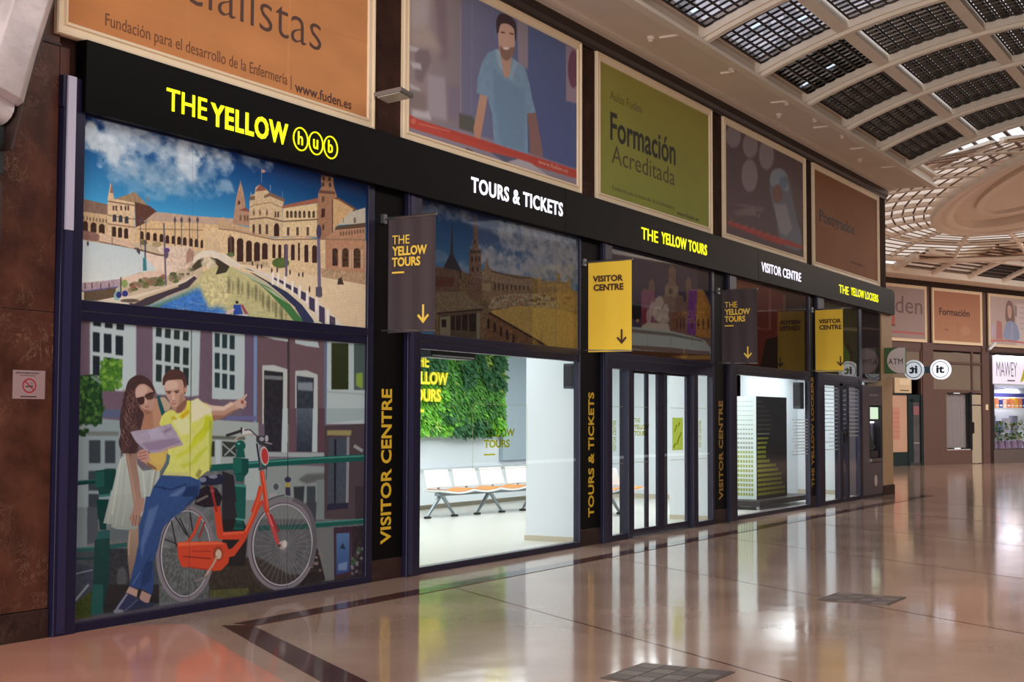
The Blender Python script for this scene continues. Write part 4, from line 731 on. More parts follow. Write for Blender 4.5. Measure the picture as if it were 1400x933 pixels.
def paint_woman():
    c = flat_canvas(2.85, 1.78, 80, (178, 154, 146)); 
    c.poly([(1.6, 0), (2.85, 0), (2.85, 1.6), (1.6, 1.6)], (196, 178, 176), bl=3); c.poly([(.35, .2), (.75, .2), (.72, .85), (.42, .9)], (170, 112, 108), bl=1.2); c.poly([(.05, .3), (.3, .3), (.28, .7), (.08, .7)], (176, 154, 178), bl=1.2)
    c.poly([(1.0, 1.5), (1.2, 1.68), (1.42, 1.5), (1.5, .9), (1.36, .8), (1.1, .8), (.95, 1.0)], (128, 98, 92), sm=True); c.poly([(1.08, 1.42), (1.2, 1.5), (1.34, 1.4), (1.32, 1.1), (1.22, 1.0), (1.1, 1.1)], (188, 148, 136), sm=True); c.poly([(.85, .25), (.95, .75), (1.15, .9), (1.4, .9), (1.7, .7), (1.75, .22)], (132, 142, 176), sm=True); c.poly([(1.2, .2), (1.3, .85), (1.4, .85), (1.42, .2)], (150, 150, 176)); c.line([(0, .12), (1.0, .16), (2.85, .1)], .06, (196, 100, 96)); c.poly([(1.5, 1.1), (1.66, 1.1), (1.66, 1.5), (1.5, 1.5)], (150, 126, 118), bl=1)
    for k in range(5): c.line([(1.8, 1.45-k*.2), (2.6, 1.45-k*.2)], .03, (150, 130, 132), .5)
    return c
def paint_locker(side):
    # vinyl dashes on the locker cabinet, fading upward
    w, h = (.85, 1.82) if side else (1.68, 1.82)
    c = flat_canvas(w, h, 260, (206, 216, 214) if side else (28, 27, 30)); rows = 21
    for r in range(rows):
        z = .06+r*.083
        n = 14 if side else 24
        for k in range(n):
            x = .05+k*(w-.1)/n; f = max(0, 1-r/rows*1.15)
            if side:
                wv = 1.; al = .55+.45*f
                col = (136, 150, 50) if r < 10 else (116, 122, 112)
            else:
                reach = [22, 22, 20, 19, 19, 16, 14, 9, 6, 6, 6, 7, 8, 9, 10, 11, 11, 10, 8, 5, 4][r]
                if k > reach: continue
                al = (1. if r < 14 else .6)*(1-.35*k/24); col = (176, 184, 40) if r < 13 else (150, 152, 140)
            hh = .052*(1 if r < 9 else max(.25, 1-(r-8)*.09))
            c.poly([(x, z), (x+(w-.1)/n*.72, z), (x+(w-.1)/n*.72, z+hh), (x, z+hh)], col, al)
    return c
def paint_nosmoke():
    c = flat_canvas(.285, .2, 900, (150, 124, 124))
    c.ell(.145, .092, .062, .052, (150, 30, 50)); c.ell(.145, .092, .05, .042, (150, 124, 124)); c.line([(.105, .125), (.185, .062)], .01, (150, 30, 50)); c.line([(.11, .085), (.18, .09)], .008, (60, 40, 44)); c.ell(.165, .11, .014, .012, (120, 100, 104), .6)
    return c

# ------------------------------------------------------------------ materials
def marble(name, c1, c2, vein, rough=.36):
    m = bpy.data.materials.new(name); m.use_nodes = True; nt = m.node_tree; b = nt.nodes['Principled BSDF']; L = nt.links
    tc = nt.nodes.new('ShaderNodeTexCoord'); mp = nt.nodes.new('ShaderNodeMapping'); mp.inputs['Scale'].default_value = (1, 1, 1); L.new(tc.outputs['Object'], mp.inputs['Vector'])
    n = nt.nodes.new('ShaderNodeTexNoise'); n.inputs['Scale'].default_value = 3; n.inputs['Detail'].default_value = 7; n.inputs['Roughness'].default_value = .65; L.new(mp.outputs[0], n.inputs['Vector'])
    cr = nt.nodes.new('ShaderNodeValToRGB'); cr.color_ramp.elements[0].color = c1; cr.color_ramp.elements[0].position = .3; cr.color_ramp.elements[1].color = c2; cr.color_ramp.elements[1].position = .75; L.new(n.outputs['Fac'], cr.inputs['Fac'])
    n2 = nt.nodes.new('ShaderNodeTexNoise'); n2.inputs['Scale'].default_value = 4.5; n2.inputs['Detail'].default_value = 8; n2.inputs['Roughness'].default_value = .75; n2.inputs['Distortion'].default_value = .8; L.new(mp.outputs[0], n2.inputs['Vector'])
    r2 = nt.nodes.new('ShaderNodeValToRGB'); e = r2.color_ramp.elements; e[0].position = .492; e[0].color = (0, 0, 0, 1); e[1].position = .5; e[1].color = (1, 1, 1, 1); x = e.new(.508); x.color = (0, 0, 0, 1); L.new(n2.outputs['Fac'], r2.inputs['Fac'])
    n3 = nt.nodes.new('ShaderNodeTexNoise'); n3.inputs['Scale'].default_value = 1.7; n3.inputs['Detail'].default_value = 3; L.new(mp.outputs[0], n3.inputs['Vector'])
    r3 = nt.nodes.new('ShaderNodeMapRange'); r3.inputs['From Min'].default_value = .5; r3.inputs['From Max'].default_value = .68; r3.inputs['To Max'].default_value = .9; L.new(n3.outputs['Fac'], r3.inputs['Value'])
    mu = nt.nodes.new('ShaderNodeMath'); mu.operation = 'MULTIPLY'; L.new(r2.outputs['Color'], mu.inputs[0]); L.new(r3.outputs[0], mu.inputs[1])
    mx = nt.nodes.new('ShaderNodeMix'); mx.data_type = 'RGBA'; mx.inputs['B'].default_value = vein; L.new(mu.outputs[0], mx.inputs['Factor']); L.new(cr.outputs['Color'], mx.inputs['A']); L.new(mx.outputs['Result'], b.inputs['Base Color'])
    b.inputs['Roughness'].default_value = rough; b.inputs['Specular IOR Level'].default_value = .3
    return m
def glass(name, tint, rough=0., k=1.0, vary=0):
    m = bpy.data.materials.new(name); m.use_nodes = True; nt = m.node_tree; L = nt.links; nt.nodes.remove(nt.nodes['Principled BSDF'])
    out = nt.nodes['Material Output']; tr = nt.nodes.new('ShaderNodeBsdfTransparent'); tr.inputs[0].default_value = tint
    gl = nt.nodes.new('ShaderNodeBsdfGlossy'); gl.inputs['Roughness'].default_value = rough; gl.inputs[0].default_value = (1, 1, 1, 1)
    fr = nt.nodes.new('ShaderNodeFresnel'); fr.inputs['IOR'].default_value = 1.5; ge = nt.nodes.new('ShaderNodeNewGeometry')
    iv = nt.nodes.new('ShaderNodeMath'); iv.operation = 'SUBTRACT'; iv.inputs[0].default_value = 1; L.new(ge.outputs['Backfacing'], iv.inputs[1])
    mu = nt.nodes.new('ShaderNodeMath'); mu.operation = 'MULTIPLY'; L.new(fr.outputs[0], mu.inputs[0]); L.new(iv.outputs[0], mu.inputs[1])
    m2 = nt.nodes.new('ShaderNodeMath'); m2.operation = 'MULTIPLY'; m2.inputs[1].default_value = k; L.new(mu.outputs[0], m2.inputs[0])
    mx = nt.nodes.new('ShaderNodeMixShader'); L.new(m2.outputs[0], mx.inputs[0]); L.new(tr.outputs[0], mx.inputs[1]); L.new(gl.outputs[0], mx.inputs[2]); L.new(mx.outputs[0], out.inputs['Surface'])
    if vary:
        vm = nt.nodes.new('ShaderNodeVectorMath'); vm.operation = 'SNAP'; vm.inputs[1].default_value = (.1745, .172, 5); L.new(ge.outputs['Position'], vm.inputs[0])
        wn = nt.nodes.new('ShaderNodeTexWhiteNoise'); L.new(vm.outputs[0], wn.inputs['Vector'])
        mr = nt.nodes.new('ShaderNodeMapRange'); mr.inputs['To Min'].default_value = 1-vary; mr.inputs['To Max'].default_value = 1+vary; L.new(wn.outputs['Value'], mr.inputs['Value'])
        vs = nt.nodes.new('ShaderNodeVectorMath'); vs.operation = 'SCALE'; vs.inputs[0].default_value = tint[:3]; L.new(mr.outputs[0], vs.inputs['Scale']); L.new(vs.outputs[0], tr.inputs[0])
    return m
M_marble = marble('brown_marble', rgb(52, 28, 21), rgb(102, 60, 45), rgb(176, 142, 118))
M_marble_dark = marble('dark_plinth_marble', rgb(40, 26, 24), rgb(66, 44, 38), rgb(120, 96, 84))
M_navy = mat('navy_frame_paint', rgb(23, 21, 50), .34, var=.08)
M_lilac = mat('pale_lilac_strip', rgb(40, 37, 70), .35)
M_black = mat('black_sign_panel', rgb(4, 3, 3), .45, spec=.10)
M_blackp = mat('black_pier_panel', rgb(6, 5, 5), .5, spec=.10)
M_cream = mat('cream_frame_paint', rgb(242, 220, 186), .45, var=.05, vscale=3, bump=.1)
M_plaster = mat('painted_plaster', rgb(228, 212, 194), .7, var=.07, vscale=1.3, bump=.15, bscale=6)
M_rib = mat('painted_rib', rgb(236, 222, 205), .6, var=.07, vscale=2)
M_cornice = mat('dark_cornice', rgb(52, 36, 30), .5, var=.25, vscale=3)
M_white = mat('white_wall_paint', rgb(226, 232, 236), .7)
M_wfloor = mat('pale_shop_floor', rgb(212, 210, 202), .25, var=.03)
M_skirt = mat('beige_skirting', rgb(196, 186, 164), .5)
M_yel = mat('yellow_letter_film', rgb(226, 182, 40), .5)
M_yelE = mat('backlit_yellow_letters', rgb(240, 240, 20), .5, emit=1.0, ecol=(.93, .95, .0, 1))
M_whtE = mat('backlit_white_letters', rgb(240, 240, 250), .5, emit=1.05, ecol=(.86, .84, 1.0, 1))
M_sidebl = mat('letter_return', rgb(20, 20, 20), .5)
M_dtext = mat('dark_print', rgb(52, 40, 36), .6)
M_steel = mat('brushed_steel', rgb(150, 150, 154), .3, metal=.9)
M_dmetal = mat('dark_metal', rgb(46, 44, 48), .4, metal=.4)
M_brown = mat('brown_pillar_paint', rgb(108, 84, 77), .4, var=.12)
M_beige = mat('beige_pillar_paint', rgb(190, 156, 116), .45, var=.15, vscale=4)
M_glass = glass('clear_shop_glass', (.97, .985, .98, 1), k=.9)

# ------------------------------------------------------------------ floor
def floor_mat(name, a, b, k=1):
    m = bpy.data.materials.new(name); m.use_nodes = True; nt = m.node_tree; L = nt.links; bs = nt.nodes['Principled BSDF']
    tc = nt.nodes.new('ShaderNodeTexCoord'); n = nt.nodes.new('ShaderNodeTexNoise'); n.inputs['Scale'].default_value = .9; n.inputs['Detail'].default_value = 6; L.new(tc.outputs['Object'], n.inputs['Vector'])
    n2 = nt.nodes.new('ShaderNodeTexNoise'); n2.inputs['Scale'].default_value = 55; n2.inputs['Detail'].default_value = 3; L.new(tc.outputs['Object'], n2.inputs['Vector'])
    ad = nt.nodes.new('ShaderNodeMath'); ad.operation = 'MULTIPLY_ADD'; ad.inputs[1].default_value = .3; L.new(n2.outputs['Fac'], ad.inputs[0]); L.new(n.outputs['Fac'], ad.inputs[2])
    cr = nt.nodes.new('ShaderNodeValToRGB'); cr.color_ramp.elements[0].position = .42; cr.color_ramp.elements[0].color = a; cr.color_ramp.elements[1].position = .85; cr.color_ramp.elements[1].color = b; L.new(ad.outputs[0], cr.inputs['Fac']); L.new(cr.outputs['Color'], bs.inputs['Base Color'])
    mr = nt.nodes.new('ShaderNodeMapRange'); mr.inputs['To Min'].default_value = .06; mr.inputs['To Max'].default_value = .13; L.new(n.outputs['Fac'], mr.inputs['Value']); L.new(mr.outputs[0], bs.inputs['Roughness'])
    n3 = nt.nodes.new('ShaderNodeTexNoise'); n3.inputs['Scale'].default_value = 1.6; n3.inputs['Detail'].default_value = 2; L.new(tc.outputs['Object'], n3.inputs['Vector'])
    bp = nt.nodes.new('ShaderNodeBump'); bp.inputs['Strength'].default_value = .10; bp.inputs['Distance'].default_value = .02; L.new(n3.outputs['Fac'], bp.inputs['Height']); L.new(bp.outputs['Normal'], bs.inputs['Normal'])
    bs.inputs['Specular IOR Level'].default_value = .62*k
    return m
M_floor = floor_mat('polished_terrazzo', rgb(156, 128, 112), rgb(182, 154, 137))
M_floor_red = floor_mat('polished_red_terrazzo', rgb(188, 128, 108), rgb(208, 150, 128))
M_band = floor_mat('dark_terrazzo_band', rgb(70, 42, 40), rgb(92, 60, 54))
floor = struct(B(-8, 64, -16, 9, -.1, 0).build('floor', M_floor))
# reddish terrazzo field left of the diagonal band, dark inlaid bands, joints: all laid a hair proud
MB().prism([(-8, -.05, 0), (-8, -16, 0), (-2.6, -16, 0), (8.02, -.42, 0), (7.7, -.05, 0)], (0, 0, .002)).build('terrazzo_field', M_floor_red, floor)
MB().prism([(8.10, -.70, 0), (8.22, -.89, 0), (-2.0, -16, 0), (-2.6, -16, 0)], (0, 0, .004)).build('terrazzo_band', M_band, floor)
B(8.22, 29.6, -.92, -.71, 0, .004).build('terrazzo_band', M_band, floor)
for k in range(6):
    a = 8.4+k*3.3
    MB().prism([(a+2.6, -.93, 0), (a+2.62, -.93, 0), (a+2.62-7, -11, 0), (a+2.60-7, -11, 0)], (0, 0, .0015)).build('floor_joint', M_band, floor)
def hatch(x0, y0, label):
    t = empty('floor_hatch', (x0, y0, 0)); tag(t, label, 'hatch', 'tiled hatches set in the terrazzo')
    fr = mat('hatch_frame_metal', rgb(104, 92, 86), .4, metal=.5); B(x0, x0+.62, y0-.62, y0, .001, .006).build('frame', fr, t)
    tl = [mat('hatch_tile_a', rgb(112, 100, 96), .35, var=.1), mat('hatch_tile_b', rgb(88, 78, 78), .35, var=.1)]
    for i in range(4):
        for j in range(4): B(x0+.025+i*.145, x0+.16+i*.145, y0-.6+j*.145, y0-.465+j*.145, .006, .009).build('tile', tl[(i+j) % 2], t)
hatch(7.62, -4.08, 'square tiled floor hatch at the bottom edge, nearest the viewer')
hatch(11.85, -4.06, 'square tiled floor hatch farther off, in front of the locker window')

# ------------------------------------------------------------------ facade wall
M_upper = marble('dull_upper_marble', rgb(44, 28, 23), rgb(72, 46, 38), rgb(120, 98, 88), .75)
M_upper.node_tree.nodes['Principled BSDF'].inputs['Specular IOR Level'].default_value = .08
wf = struct(B(-8, 7.05, 0.02, .3, 0, 6.41).build('wall_front', M_marble_dark))
B(7.05, 29.5, .02, .3, 3.80, 6.41).build('upper_wall', M_upper, wf)
for a, b in ((10.96, 11.48), (15.32, 15.87), (19.72, 20.22), (24.32, 24.6)): B(a, b, .03, .06, .2, 3.8).build('pier_core', M_marble_dark, wf)
def slab(x0, x1, z0, z1, m=M_marble, y=-.0): return B(x0, x1, y-.02, .02, z0, z1).build('marble_slab', m, wf, bevel=.003)
for i, x in enumerate((5.45, 3.85, 2.25, .65, -.95, -2.55, -4.15, -5.75, -7.35)):
    x1 = 7.045 if i == 0 else x+1.595
    slab(x, x1, .205, 2.3); slab(x, x1, 2.304, 4.235); slab(x, x1, 4.25, 6.2); slab(x, x1, 0, .2, M_marble_dark, -.01)
slab(7.05, 7.14, 4.02, 4.235)
for a, b in ((10.91, 11.39), (15.30, 15.71), (19.61, 20.07), (24.07, 24.48), (28.9, 29.5)): slab(a, b, 4.32, 6.2, M_upper)
for a, b in ((10.965, 11.475), (15.325, 15.865), (19.725, 20.215), (24.325, 24.6)): slab(a, b, 0, .2, M_marble_dark, -.0)
struct(MB().sweep([(0, 0), (-.05, 0), (-.05, .05), (-.09, .09), (-.09, .2), (0, .2)], [((-8, 0, 6.21), (0, 1, 0), ZUP), ((29.5, 0, 6.21), (0, 1, 0), ZUP)]).build('trim_1', M_cornice))
B(5.5, 7.05, -.03, 0, 4.235, 4.25).build('ledge', M_marble_dark, wf)
# beige end pillar
pl = struct(B(29.08, 29.9, -.03, .5, .2, 3.8).build('pillar', M_beige, None, bevel=.01)); pl['kind'] = 'structure'; B(29.06, 29.92, -.05, .52, 0, .2).build('plinth', M_marble_dark, pl)
# end wall turning away from the facade, hidden walls of the junction
struct(B(29.6, 29.9, .5, 12, 0, 6.41).build('wall_side', M_marble_dark)); 

# ------------------------------------------------------------------ shop window frames
def post(x0, x1, z0, z1, par, lilac=False, y0=-.07):
    o = B(x0, x1, y0, .06, z0, z1).build('post', M_navy, par, bevel=.004)
    return o
def bay(n, xl0, xl1, xr0, xr1, split=True):
    w = struct(B(xl0, xl1, -.07, .06, 0, 3.79).build('window_%d' % n, M_navy, None, bevel=.004))
    w['kind'] = 'structure'
    B(xl0+.03, xl0+.10, -.078, -.07, .02, 3.77).build('glazing_strip', M_lilac, w)
    B(xr0, xr1, -.03, .06, 0, 3.79).build('post', M_navy, w, bevel=.004)
    B(xl1, xr0, -.03, .06, 2.335, 2.412).build('transom_rail', M_navy, w, bevel=.004)
    B(xl1, xr0, -.02, .06, 2.258, 2.33).build('transom_rail', M_navy, w, bevel=.004)
    B(xl1, xr0, -.03, .06, 3.775, 3.80).build('head_rail', M_navy, w)
    if split: B(xl1, xr0, -.035, .06, 0, .068).build('sill_rail', M_navy, w, bevel=.004)
    return w
w1 = bay(1, 7.05, 7.255, 10.855, 10.955); w2 = bay(2, 11.48, 11.715, 15.29, 15.32); w3 = bay(3, 15.87, 16.12, 19.64, 19.72, False); w4 = bay(4, 20.22, 20.555, 24.26, 24.32); w5 = bay(5, 24.6, 25.02, 27.40, 27.60, False)
# far left post caps above the fascia end; pale strip paints light on the post
B(7.04, 7.06, -.07, .05, 3.79, 4.02).build('post_cap', M_navy, w1); B(7.075, 7.15, -.085, -.07, 2.9, 4.02).build('lit_post_strip', mat('painted_post_light', rgb(190, 186, 206), .5), w1); B(7.06, 7.255, -.07, .0, 3.79, 4.02).build('post_cap', M_navy, w1)

GL = .55
def mural(name, fn, X0, X1, Z0, Z1, label, gain, rough=.06, coat=.62, sat=1., warm=0.):
    cv = fn(); g = cv.a.mean(-1, keepdims=True); wm = np.clip((cv.a[..., :1]-cv.a[..., 2:])/60, 0, 1)*warm; cv.a = g+(cv.a-g)*(sat*(1-wm))
    im = cv.img(name, gain); m = imat(name+'_print', im, .6, coat, .02)
    o = sheet('window_mural', (X0, -.001, Z0), UX, ZUP, X1-X0, Z1-Z0, .012, m); tag(o, label, 'mural', kind=None); return o
MG = dict(plaza=1.42, couple=1.2, oldtown=1.15, fountain=1.3, phonebox=1.5, green=1.5)  # per-print gain; lower values put weaker light into the print colour
mural('plaza_mural', paint_plaza, 7.25, 10.86, 2.41, 3.80, 'printed window mural of a canal plaza with arcades, bridge and blue sky', MG['plaza'], sat=1., warm=.36)
mural('couple_mural', paint_couple, 7.25, 10.86, .06, 2.275, 'printed window mural of a couple with a map beside a red bicycle', MG['couple'], sat=.86)
mural('oldtown_mural', paint_oldtown, 11.70, 15.31, 2.40, 3.84, 'printed window mural of an old town with a cathedral spire', MG['oldtown'])
mural('fountain_mural', paint_fountain, 16.08, 19.68, 2.40, 3.80, 'printed window mural of a lit fountain and palace at night', MG['fountain'])
mural('phonebox_mural', paint_phonebox, 20.50, 24.28, 2.39, 3.80, 'dark red printed film above the locker window', MG['phonebox'])
mural('green_mural', paint_greenbay, 24.98, 29.1, 2.39, 3.78, 'dark olive green printed film in the last bay, behind the yellow banner', MG['green'])

def pane(x0, x1, z0, z1, par, y=.0): return B(x0, x1, y, y+.01, z0, z1).build('glass_pane', M_glass, par)
pane(11.715, 15.29, .068, 2.258, w2); pane(20.555, 24.26, .068, 2.258, w4)

# sliding entrance door (bay 3)
d1 = struct(B(16.68, 16.80, -.04, .10, 0, 2.258).build('door_1', M_navy, None, bevel=.004)); d1['kind'] = 'structure'
B(16.12, 19.64, -.045, .12, 2.205, 2.262).build('header', M_navy, d1); B(16.12, 16.68, -.03, .06, 0, .072).build('sill_rail', M_navy, d1); B(18.92, 19.64, -.03, .06, 0, .072).build('sill_rail', M_navy, d1)
B(18.88, 19.05, -.04, .10, 0, 2.258).build('post', M_navy, d1, bevel=.004); B(16.80, 18.88, -.06, .1, 0, .012).build('threshold', M_steel, d1)
pane(16.12, 16.68, .07, 2.21, d1); pane(19.05, 19.64, .07, 2.21, d1)
def leaf(x0, x1, g0, g1, y):
    l = B(x0, g0, y, y+.04, .015, 2.205).build('door_leaf', M_navy, d1, bevel=.003)
    B(g1, x1, y, y+.04, .015, 2.205).build('stile', M_navy, l); B(g0, g1, y, y+.04, .015, .10).build('rail', M_navy, l); B(g0, g1, y, y+.04, 2.17, 2.205).build('rail', M_navy, l)
    B(g0, g1, y+.015, y+.025, .1, 2.17).build('glass_pane', M_glass, l)
leaf(16.80, 17.88, 16.97, 17.75, .02); leaf(17.88, 18.88, 17.97, 18.77, .02)
for x in (17.545, 18.18): B(x-.045, x+.045, .09, .12, .015, 2.2).build('inner_stile', M_navy, d1)
# locker room door (bay 5)
d2 = struct(B(26.08, 26.29, -.03, .08, 0, 2.258).build('door_2', M_navy, None, bevel=.004)); d2['kind'] = 'structure'
B(25.02, 27.4, -.03, .1, 2.2, 2.262).build('header', M_navy, d2); B(25.02, 26.08, -.03, .06, 0, .072).build('sill_rail', M_navy, d2); B(26.29, 27.4, -.03, .06, 0, .072).build('sill_rail', M_navy, d2)
pane(25.02, 26.08, .07, 2.21, d2); B(26.58, 26.72, -.02, .06, .07, 2.2).build('stile', M_navy, d2); pane(26.29, 26.58, .07, 2.2, d2); pane(26.72, 27.4, .07, 2.2, d2)
h = MB().tube([(26.2, -.09, 1.14), (26.2, -.09, 1.3)], .02).box(26.12, 26.26, -.07, -.03, 1.08, 1.34).build('door_handle', M_dmetal, d2); B(25.9, 26.2, -.10, -.07, 1.29, 1.32).build('lever', M_dmetal, h)
MB().box(26.50, 26.56, -.06, -.02, 1.25, 1.5).build('pull', M_dmetal, d2)
# white line pattern film on the glass of bays 4 and 5
fw_ = mat('white_line_film', rgb(214, 220, 222), .6); 
def lines(x0, x1, y, zs, par, nm='film_line'):
    mb = MB()
    for z, a, b in zs: mb.box(x0+a*(x1-x0), x0+b*(x1-x0), y-.002, y-.0005, z, z+.012)
    o = mb.build(nm, fw_, par); o['kind'] = 'stuff'; return o
random.seed(4)
lines(25.06, 26.04, 0, [(z, 0 if z > 1.5 else random.choice((0, .4)), 1) for z in np.arange(1.0, 2.2, .072)], d2); lines(26.75, 27.38, 0, [(z, 0, 1) for z in np.arange(1.25, 2.2, .075)], d2); lines(26.31, 26.56, 0, [(z, 0, 1) for z in np.arange(1.3, 2.2, .09)], d2)
lines(23.35, 24.22, 0, [(z, random.choice((0, .1)), 1) for z in np.arange(.95, 1.6, .055)], w4)

# ------------------------------------------------------------------ pier sign panels with upright lettering
def pier(x0, x1, z0, z1, words, tx0, tx1, tz0, tz1, label, m=M_yel):
    t = empty('pier_sign', ((x0+x1)/2, 0, z0)); tag(t, label, 'sign', 'black pier signs between the bays')
    B(x0, x1, -.02, .028, z0, z1).build('panel', M_blackp, t)
    text('lettering', words, (tx1, -.0205, tz0), ZUP, (-1, 0, 0), tz1-tz0, tx1-tx0, m, t, .003, .022)
pier(10.96, 11.475, .205, 3.79, 'VISITOR CENTRE', 11.105, 11.28, .345, 1.84, 'black pier panel reading VISITOR CENTRE beside the couple mural')
pier(15.325, 15.865, .205, 3.79, 'TOURS & TICKETS', 15.535, 15.69, .345, 1.89, 'black pier panel reading TOURS & TICKETS left of the entrance')
pier(19.725, 20.215, .205, 3.79, 'VISITOR CENTRE', 19.90, 20.07, .35, 1.84, 'black pier panel reading VISITOR CENTRE right of the entrance', mat('dull_yellow_film', rgb(170, 128, 44), .5))
pier(24.325, 24.6, .205, 3.79, 'THE YELLOW LOCKERS', 24.36, 24.52, .36, 2.32, 'black pier panel reading THE YELLOW LOCKERS beside the locker window', mat('dull_yellow_film', rgb(170, 128, 44), .5))

# ------------------------------------------------------------------ fascia
fa = empty('fascia_sign', (7.2, -.12, 3.8)); tag(fa, 'long black fascia sign with backlit yellow and white words over the shopfront', 'sign')
FY = -.112; KF = 1.01153
for a, b in ((7.213, 14.738), (14.744, 21.428), (21.434, 29.45)): B(a, b, FY, -.003, 3.785, 4.312).build('panel', M_black, fa, bevel=.004)
o = MB().prism([(29.45, -.112, 3.785), (29.80, -.112, 3.785), (29.84, -.112, 3.82), (29.84, -.112, 4.20), (29.8, -.112, 4.27), (29.7, -.112, 4.312), (29.45, -.112, 4.312)], (0, .109, 0)).build('rounded_end', M_black, fa)
def fs(s, a, b, z0, z1, m, off):
    a, b, z0, z1 = a*KF, b*KF, 1.55+(z0-1.55)*KF, 1.55+(z1-1.55)*KF
    return text('lettering', s, (a, FY-.002, z0), UX, ZUP, b-a, z1-z0, m, fa, .005, off, 1.0+off*4)
fs('THE', 7.942, 8.395, 3.925, 4.098, M_yelE, .006); fs('YELLOW', 8.44, 9.415, 3.895, 4.085, M_yelE, .032)
for i, (cx, ch) in enumerate(((9.585, 'h'), (9.80, 'u'), (10.015, 'b'))):
    zc = 1.55+2.435*KF; rad = .100; P = [(cx*KF+rad*math.cos(t)*1.0, FY-.008, zc+rad*math.sin(t)) for t in np.linspace(0, 2*PI, 33)[:-1]]
    MB().tube(P, .0065, 6, closed=True).build('letter_ring', M_yelE, fa, smooth=True); fs(ch, cx-.034, cx+.034, 3.935, 4.05 if ch != 'u' else 4.02, M_yelE, .008)
fs('TOURS & TICKETS', 12.44, 14.50, 3.93, 4.095, M_whtE, .024)
fs('THE', 16.72, 17.25, 3.925, 4.08, M_yelE, .006); fs('YELLOW TOURS', 17.37, 19.0, 3.935, 4.095, M_yelE, .024)
fs('VISITOR CENTRE', 21.32, 23.30, 3.925, 4.08, M_whtE, .011)
fs('THE', 25.52, 26.13, 3.92, 4.075, M_yelE, .006); fs('YELLOW LOCKERS', 26.28, 28.2, 3.935, 4.09, M_yelE, .010)

# ------------------------------------------------------------------ hanging banners
def banner(X, y1, dark, label, dz=0):
    t = empty('hanging_banner', (X, -.03, 3.49+dz)); tag(t, label, 'banner', 'banners projecting from the piers')
    mc = mat('dark_banner_cloth', rgb(70, 58, 62), .75, var=.08, bump=.1) if dark else mat('yellow_banner_cloth', rgb(255, 210, 66), .75, var=.03, bump=.1)
    mi = mat('banner_yellow_ink', rgb(255, 214, 84), .6) if dark else mat('banner_brown_ink', rgb(70, 36, 26), .6)
    y0 = -.10; n = 14; mb = MB(); prof = []
    for i in range(n+1):
        y = y0+(y1-y0)*i/n; dx = .006*math.sin(i*1.1) if dark else .003*math.sin(i*.8); prof.append((X+dx, y))
    poly = [(x-.004, y) for x, y in prof]+[(x+.004, y) for x, y in prof[::-1]]
    mb.prism([(x, y, 2.375+dz) for x, y in poly], (0, 0, 1.12)).build('cloth', mc, t)
    MB().tube([(X, -.024, 3.485+dz), (X, y1-.012, 3.495+dz)], .014, 8).build('rod', M_steel, t); MB().tube([(X, -.024, 2.40+dz), (X, y1-.008, 2.385+dz)], .009, 8).build('rod', M_steel, t)
    B(X-.03, X+.03, -.06, -.022, 3.44+dz, 3.53+dz).build('bracket', M_steel, t)
    U = (0, -1, 0); f = X-.012
    if dark:
        text('lettering', 'THE', (f, -.150, 3.228+dz), U, ZUP, .20, .085, mi, t, .002, .003); text('lettering', 'YELLOW', (f, -.15, 3.115+dz), U, ZUP, .40, .092, mi, t, .002, .035); text('lettering', 'TOURS', (f, -.15, 3.01+dz), U, ZUP, .325, .09, mi, t, .002, .035); B(X-.014, X-.011, -.29, -.15, 2.945+dz, 2.962+dz).build('underline', mi, t)
        ay, az = -.512, 2.455
    else:
        text('lettering', 'VISITOR', (f, -.165, 3.235+dz), U, ZUP, .41, .078, mi, t, .002, .035); text('lettering', 'CENTRE', (f, -.175, 3.125+dz), U, ZUP, .405, .082, mi, t, .002, .035)
        ay, az = -.555, 2.465
    w = .02; az += dz
    P = [(ay+.011, .18), (ay-.011, .18), (ay-.011, .05), (ay-.052, .09), (ay-.067, .074), (ay, 0), (ay+.067, .074), (ay+.052, .09), (ay+.011, .05)]
    MB().prism([(X-.0145, a, az+b) for a, b in P], (.003, 0, 0)).build('arrow', mi, t)
banner(11.09, -.635, True, 'dark banner reading THE YELLOW TOURS beside the old town mural, nearest')
banner(15.38, -.685, False, 'nearer yellow banner reading VISITOR CENTRE, above the left side of the entrance')
banner(19.85, -.655, True, 'dark banner reading THE YELLOW TOURS to the right of the entrance, farther away', .01)
banner(24.40, -.60, False, 'yellow banner reading VISITOR CENTRE above the lockers, farthest away', .04)

# ------------------------------------------------------------------ framed posters
def frame_sweep(t, O, u, X0, X1, Z0, Z1, m, nv):
    """moulded frame with a raised outer and inner bead; X along u from O, nv points to the viewer"""
    u, nv, O = np.array(u, float), np.array(nv, float), np.array(O, float)
    prof = [(0, 0), (0, .05), (.008, .062), (.028, .062), (.036, .045), (.075, .04), (.082, .055), (.10, .055), (.108, .04), (.108, 0)]
    cs = [(X0, Z0, 1, 1), (X1, Z0, -1, 1), (X1, Z1, -1, -1), (X0, Z1, 1, -1)]
    for i in range(4):
        a, b = cs[i], cs[(i+1) % 4]; mb = MB(); k = len(prof)
        for c in (a, b):
            for (p, q) in prof:
                mb.v.append(tuple(O+u*(c[0]+c[2]*p)+np.array([0, 0, 1.])*(c[1]+c[3]*p)+nv*q))
        for j in range(k):
            l = (j+1) % k; mb.f.append((j, l, k+l, k+j))
        mb.f.append(tuple(range(k))); mb.f.append(tuple(range(2*k-1, k-1, -1)))
        mb.build('frame_side', m, t)
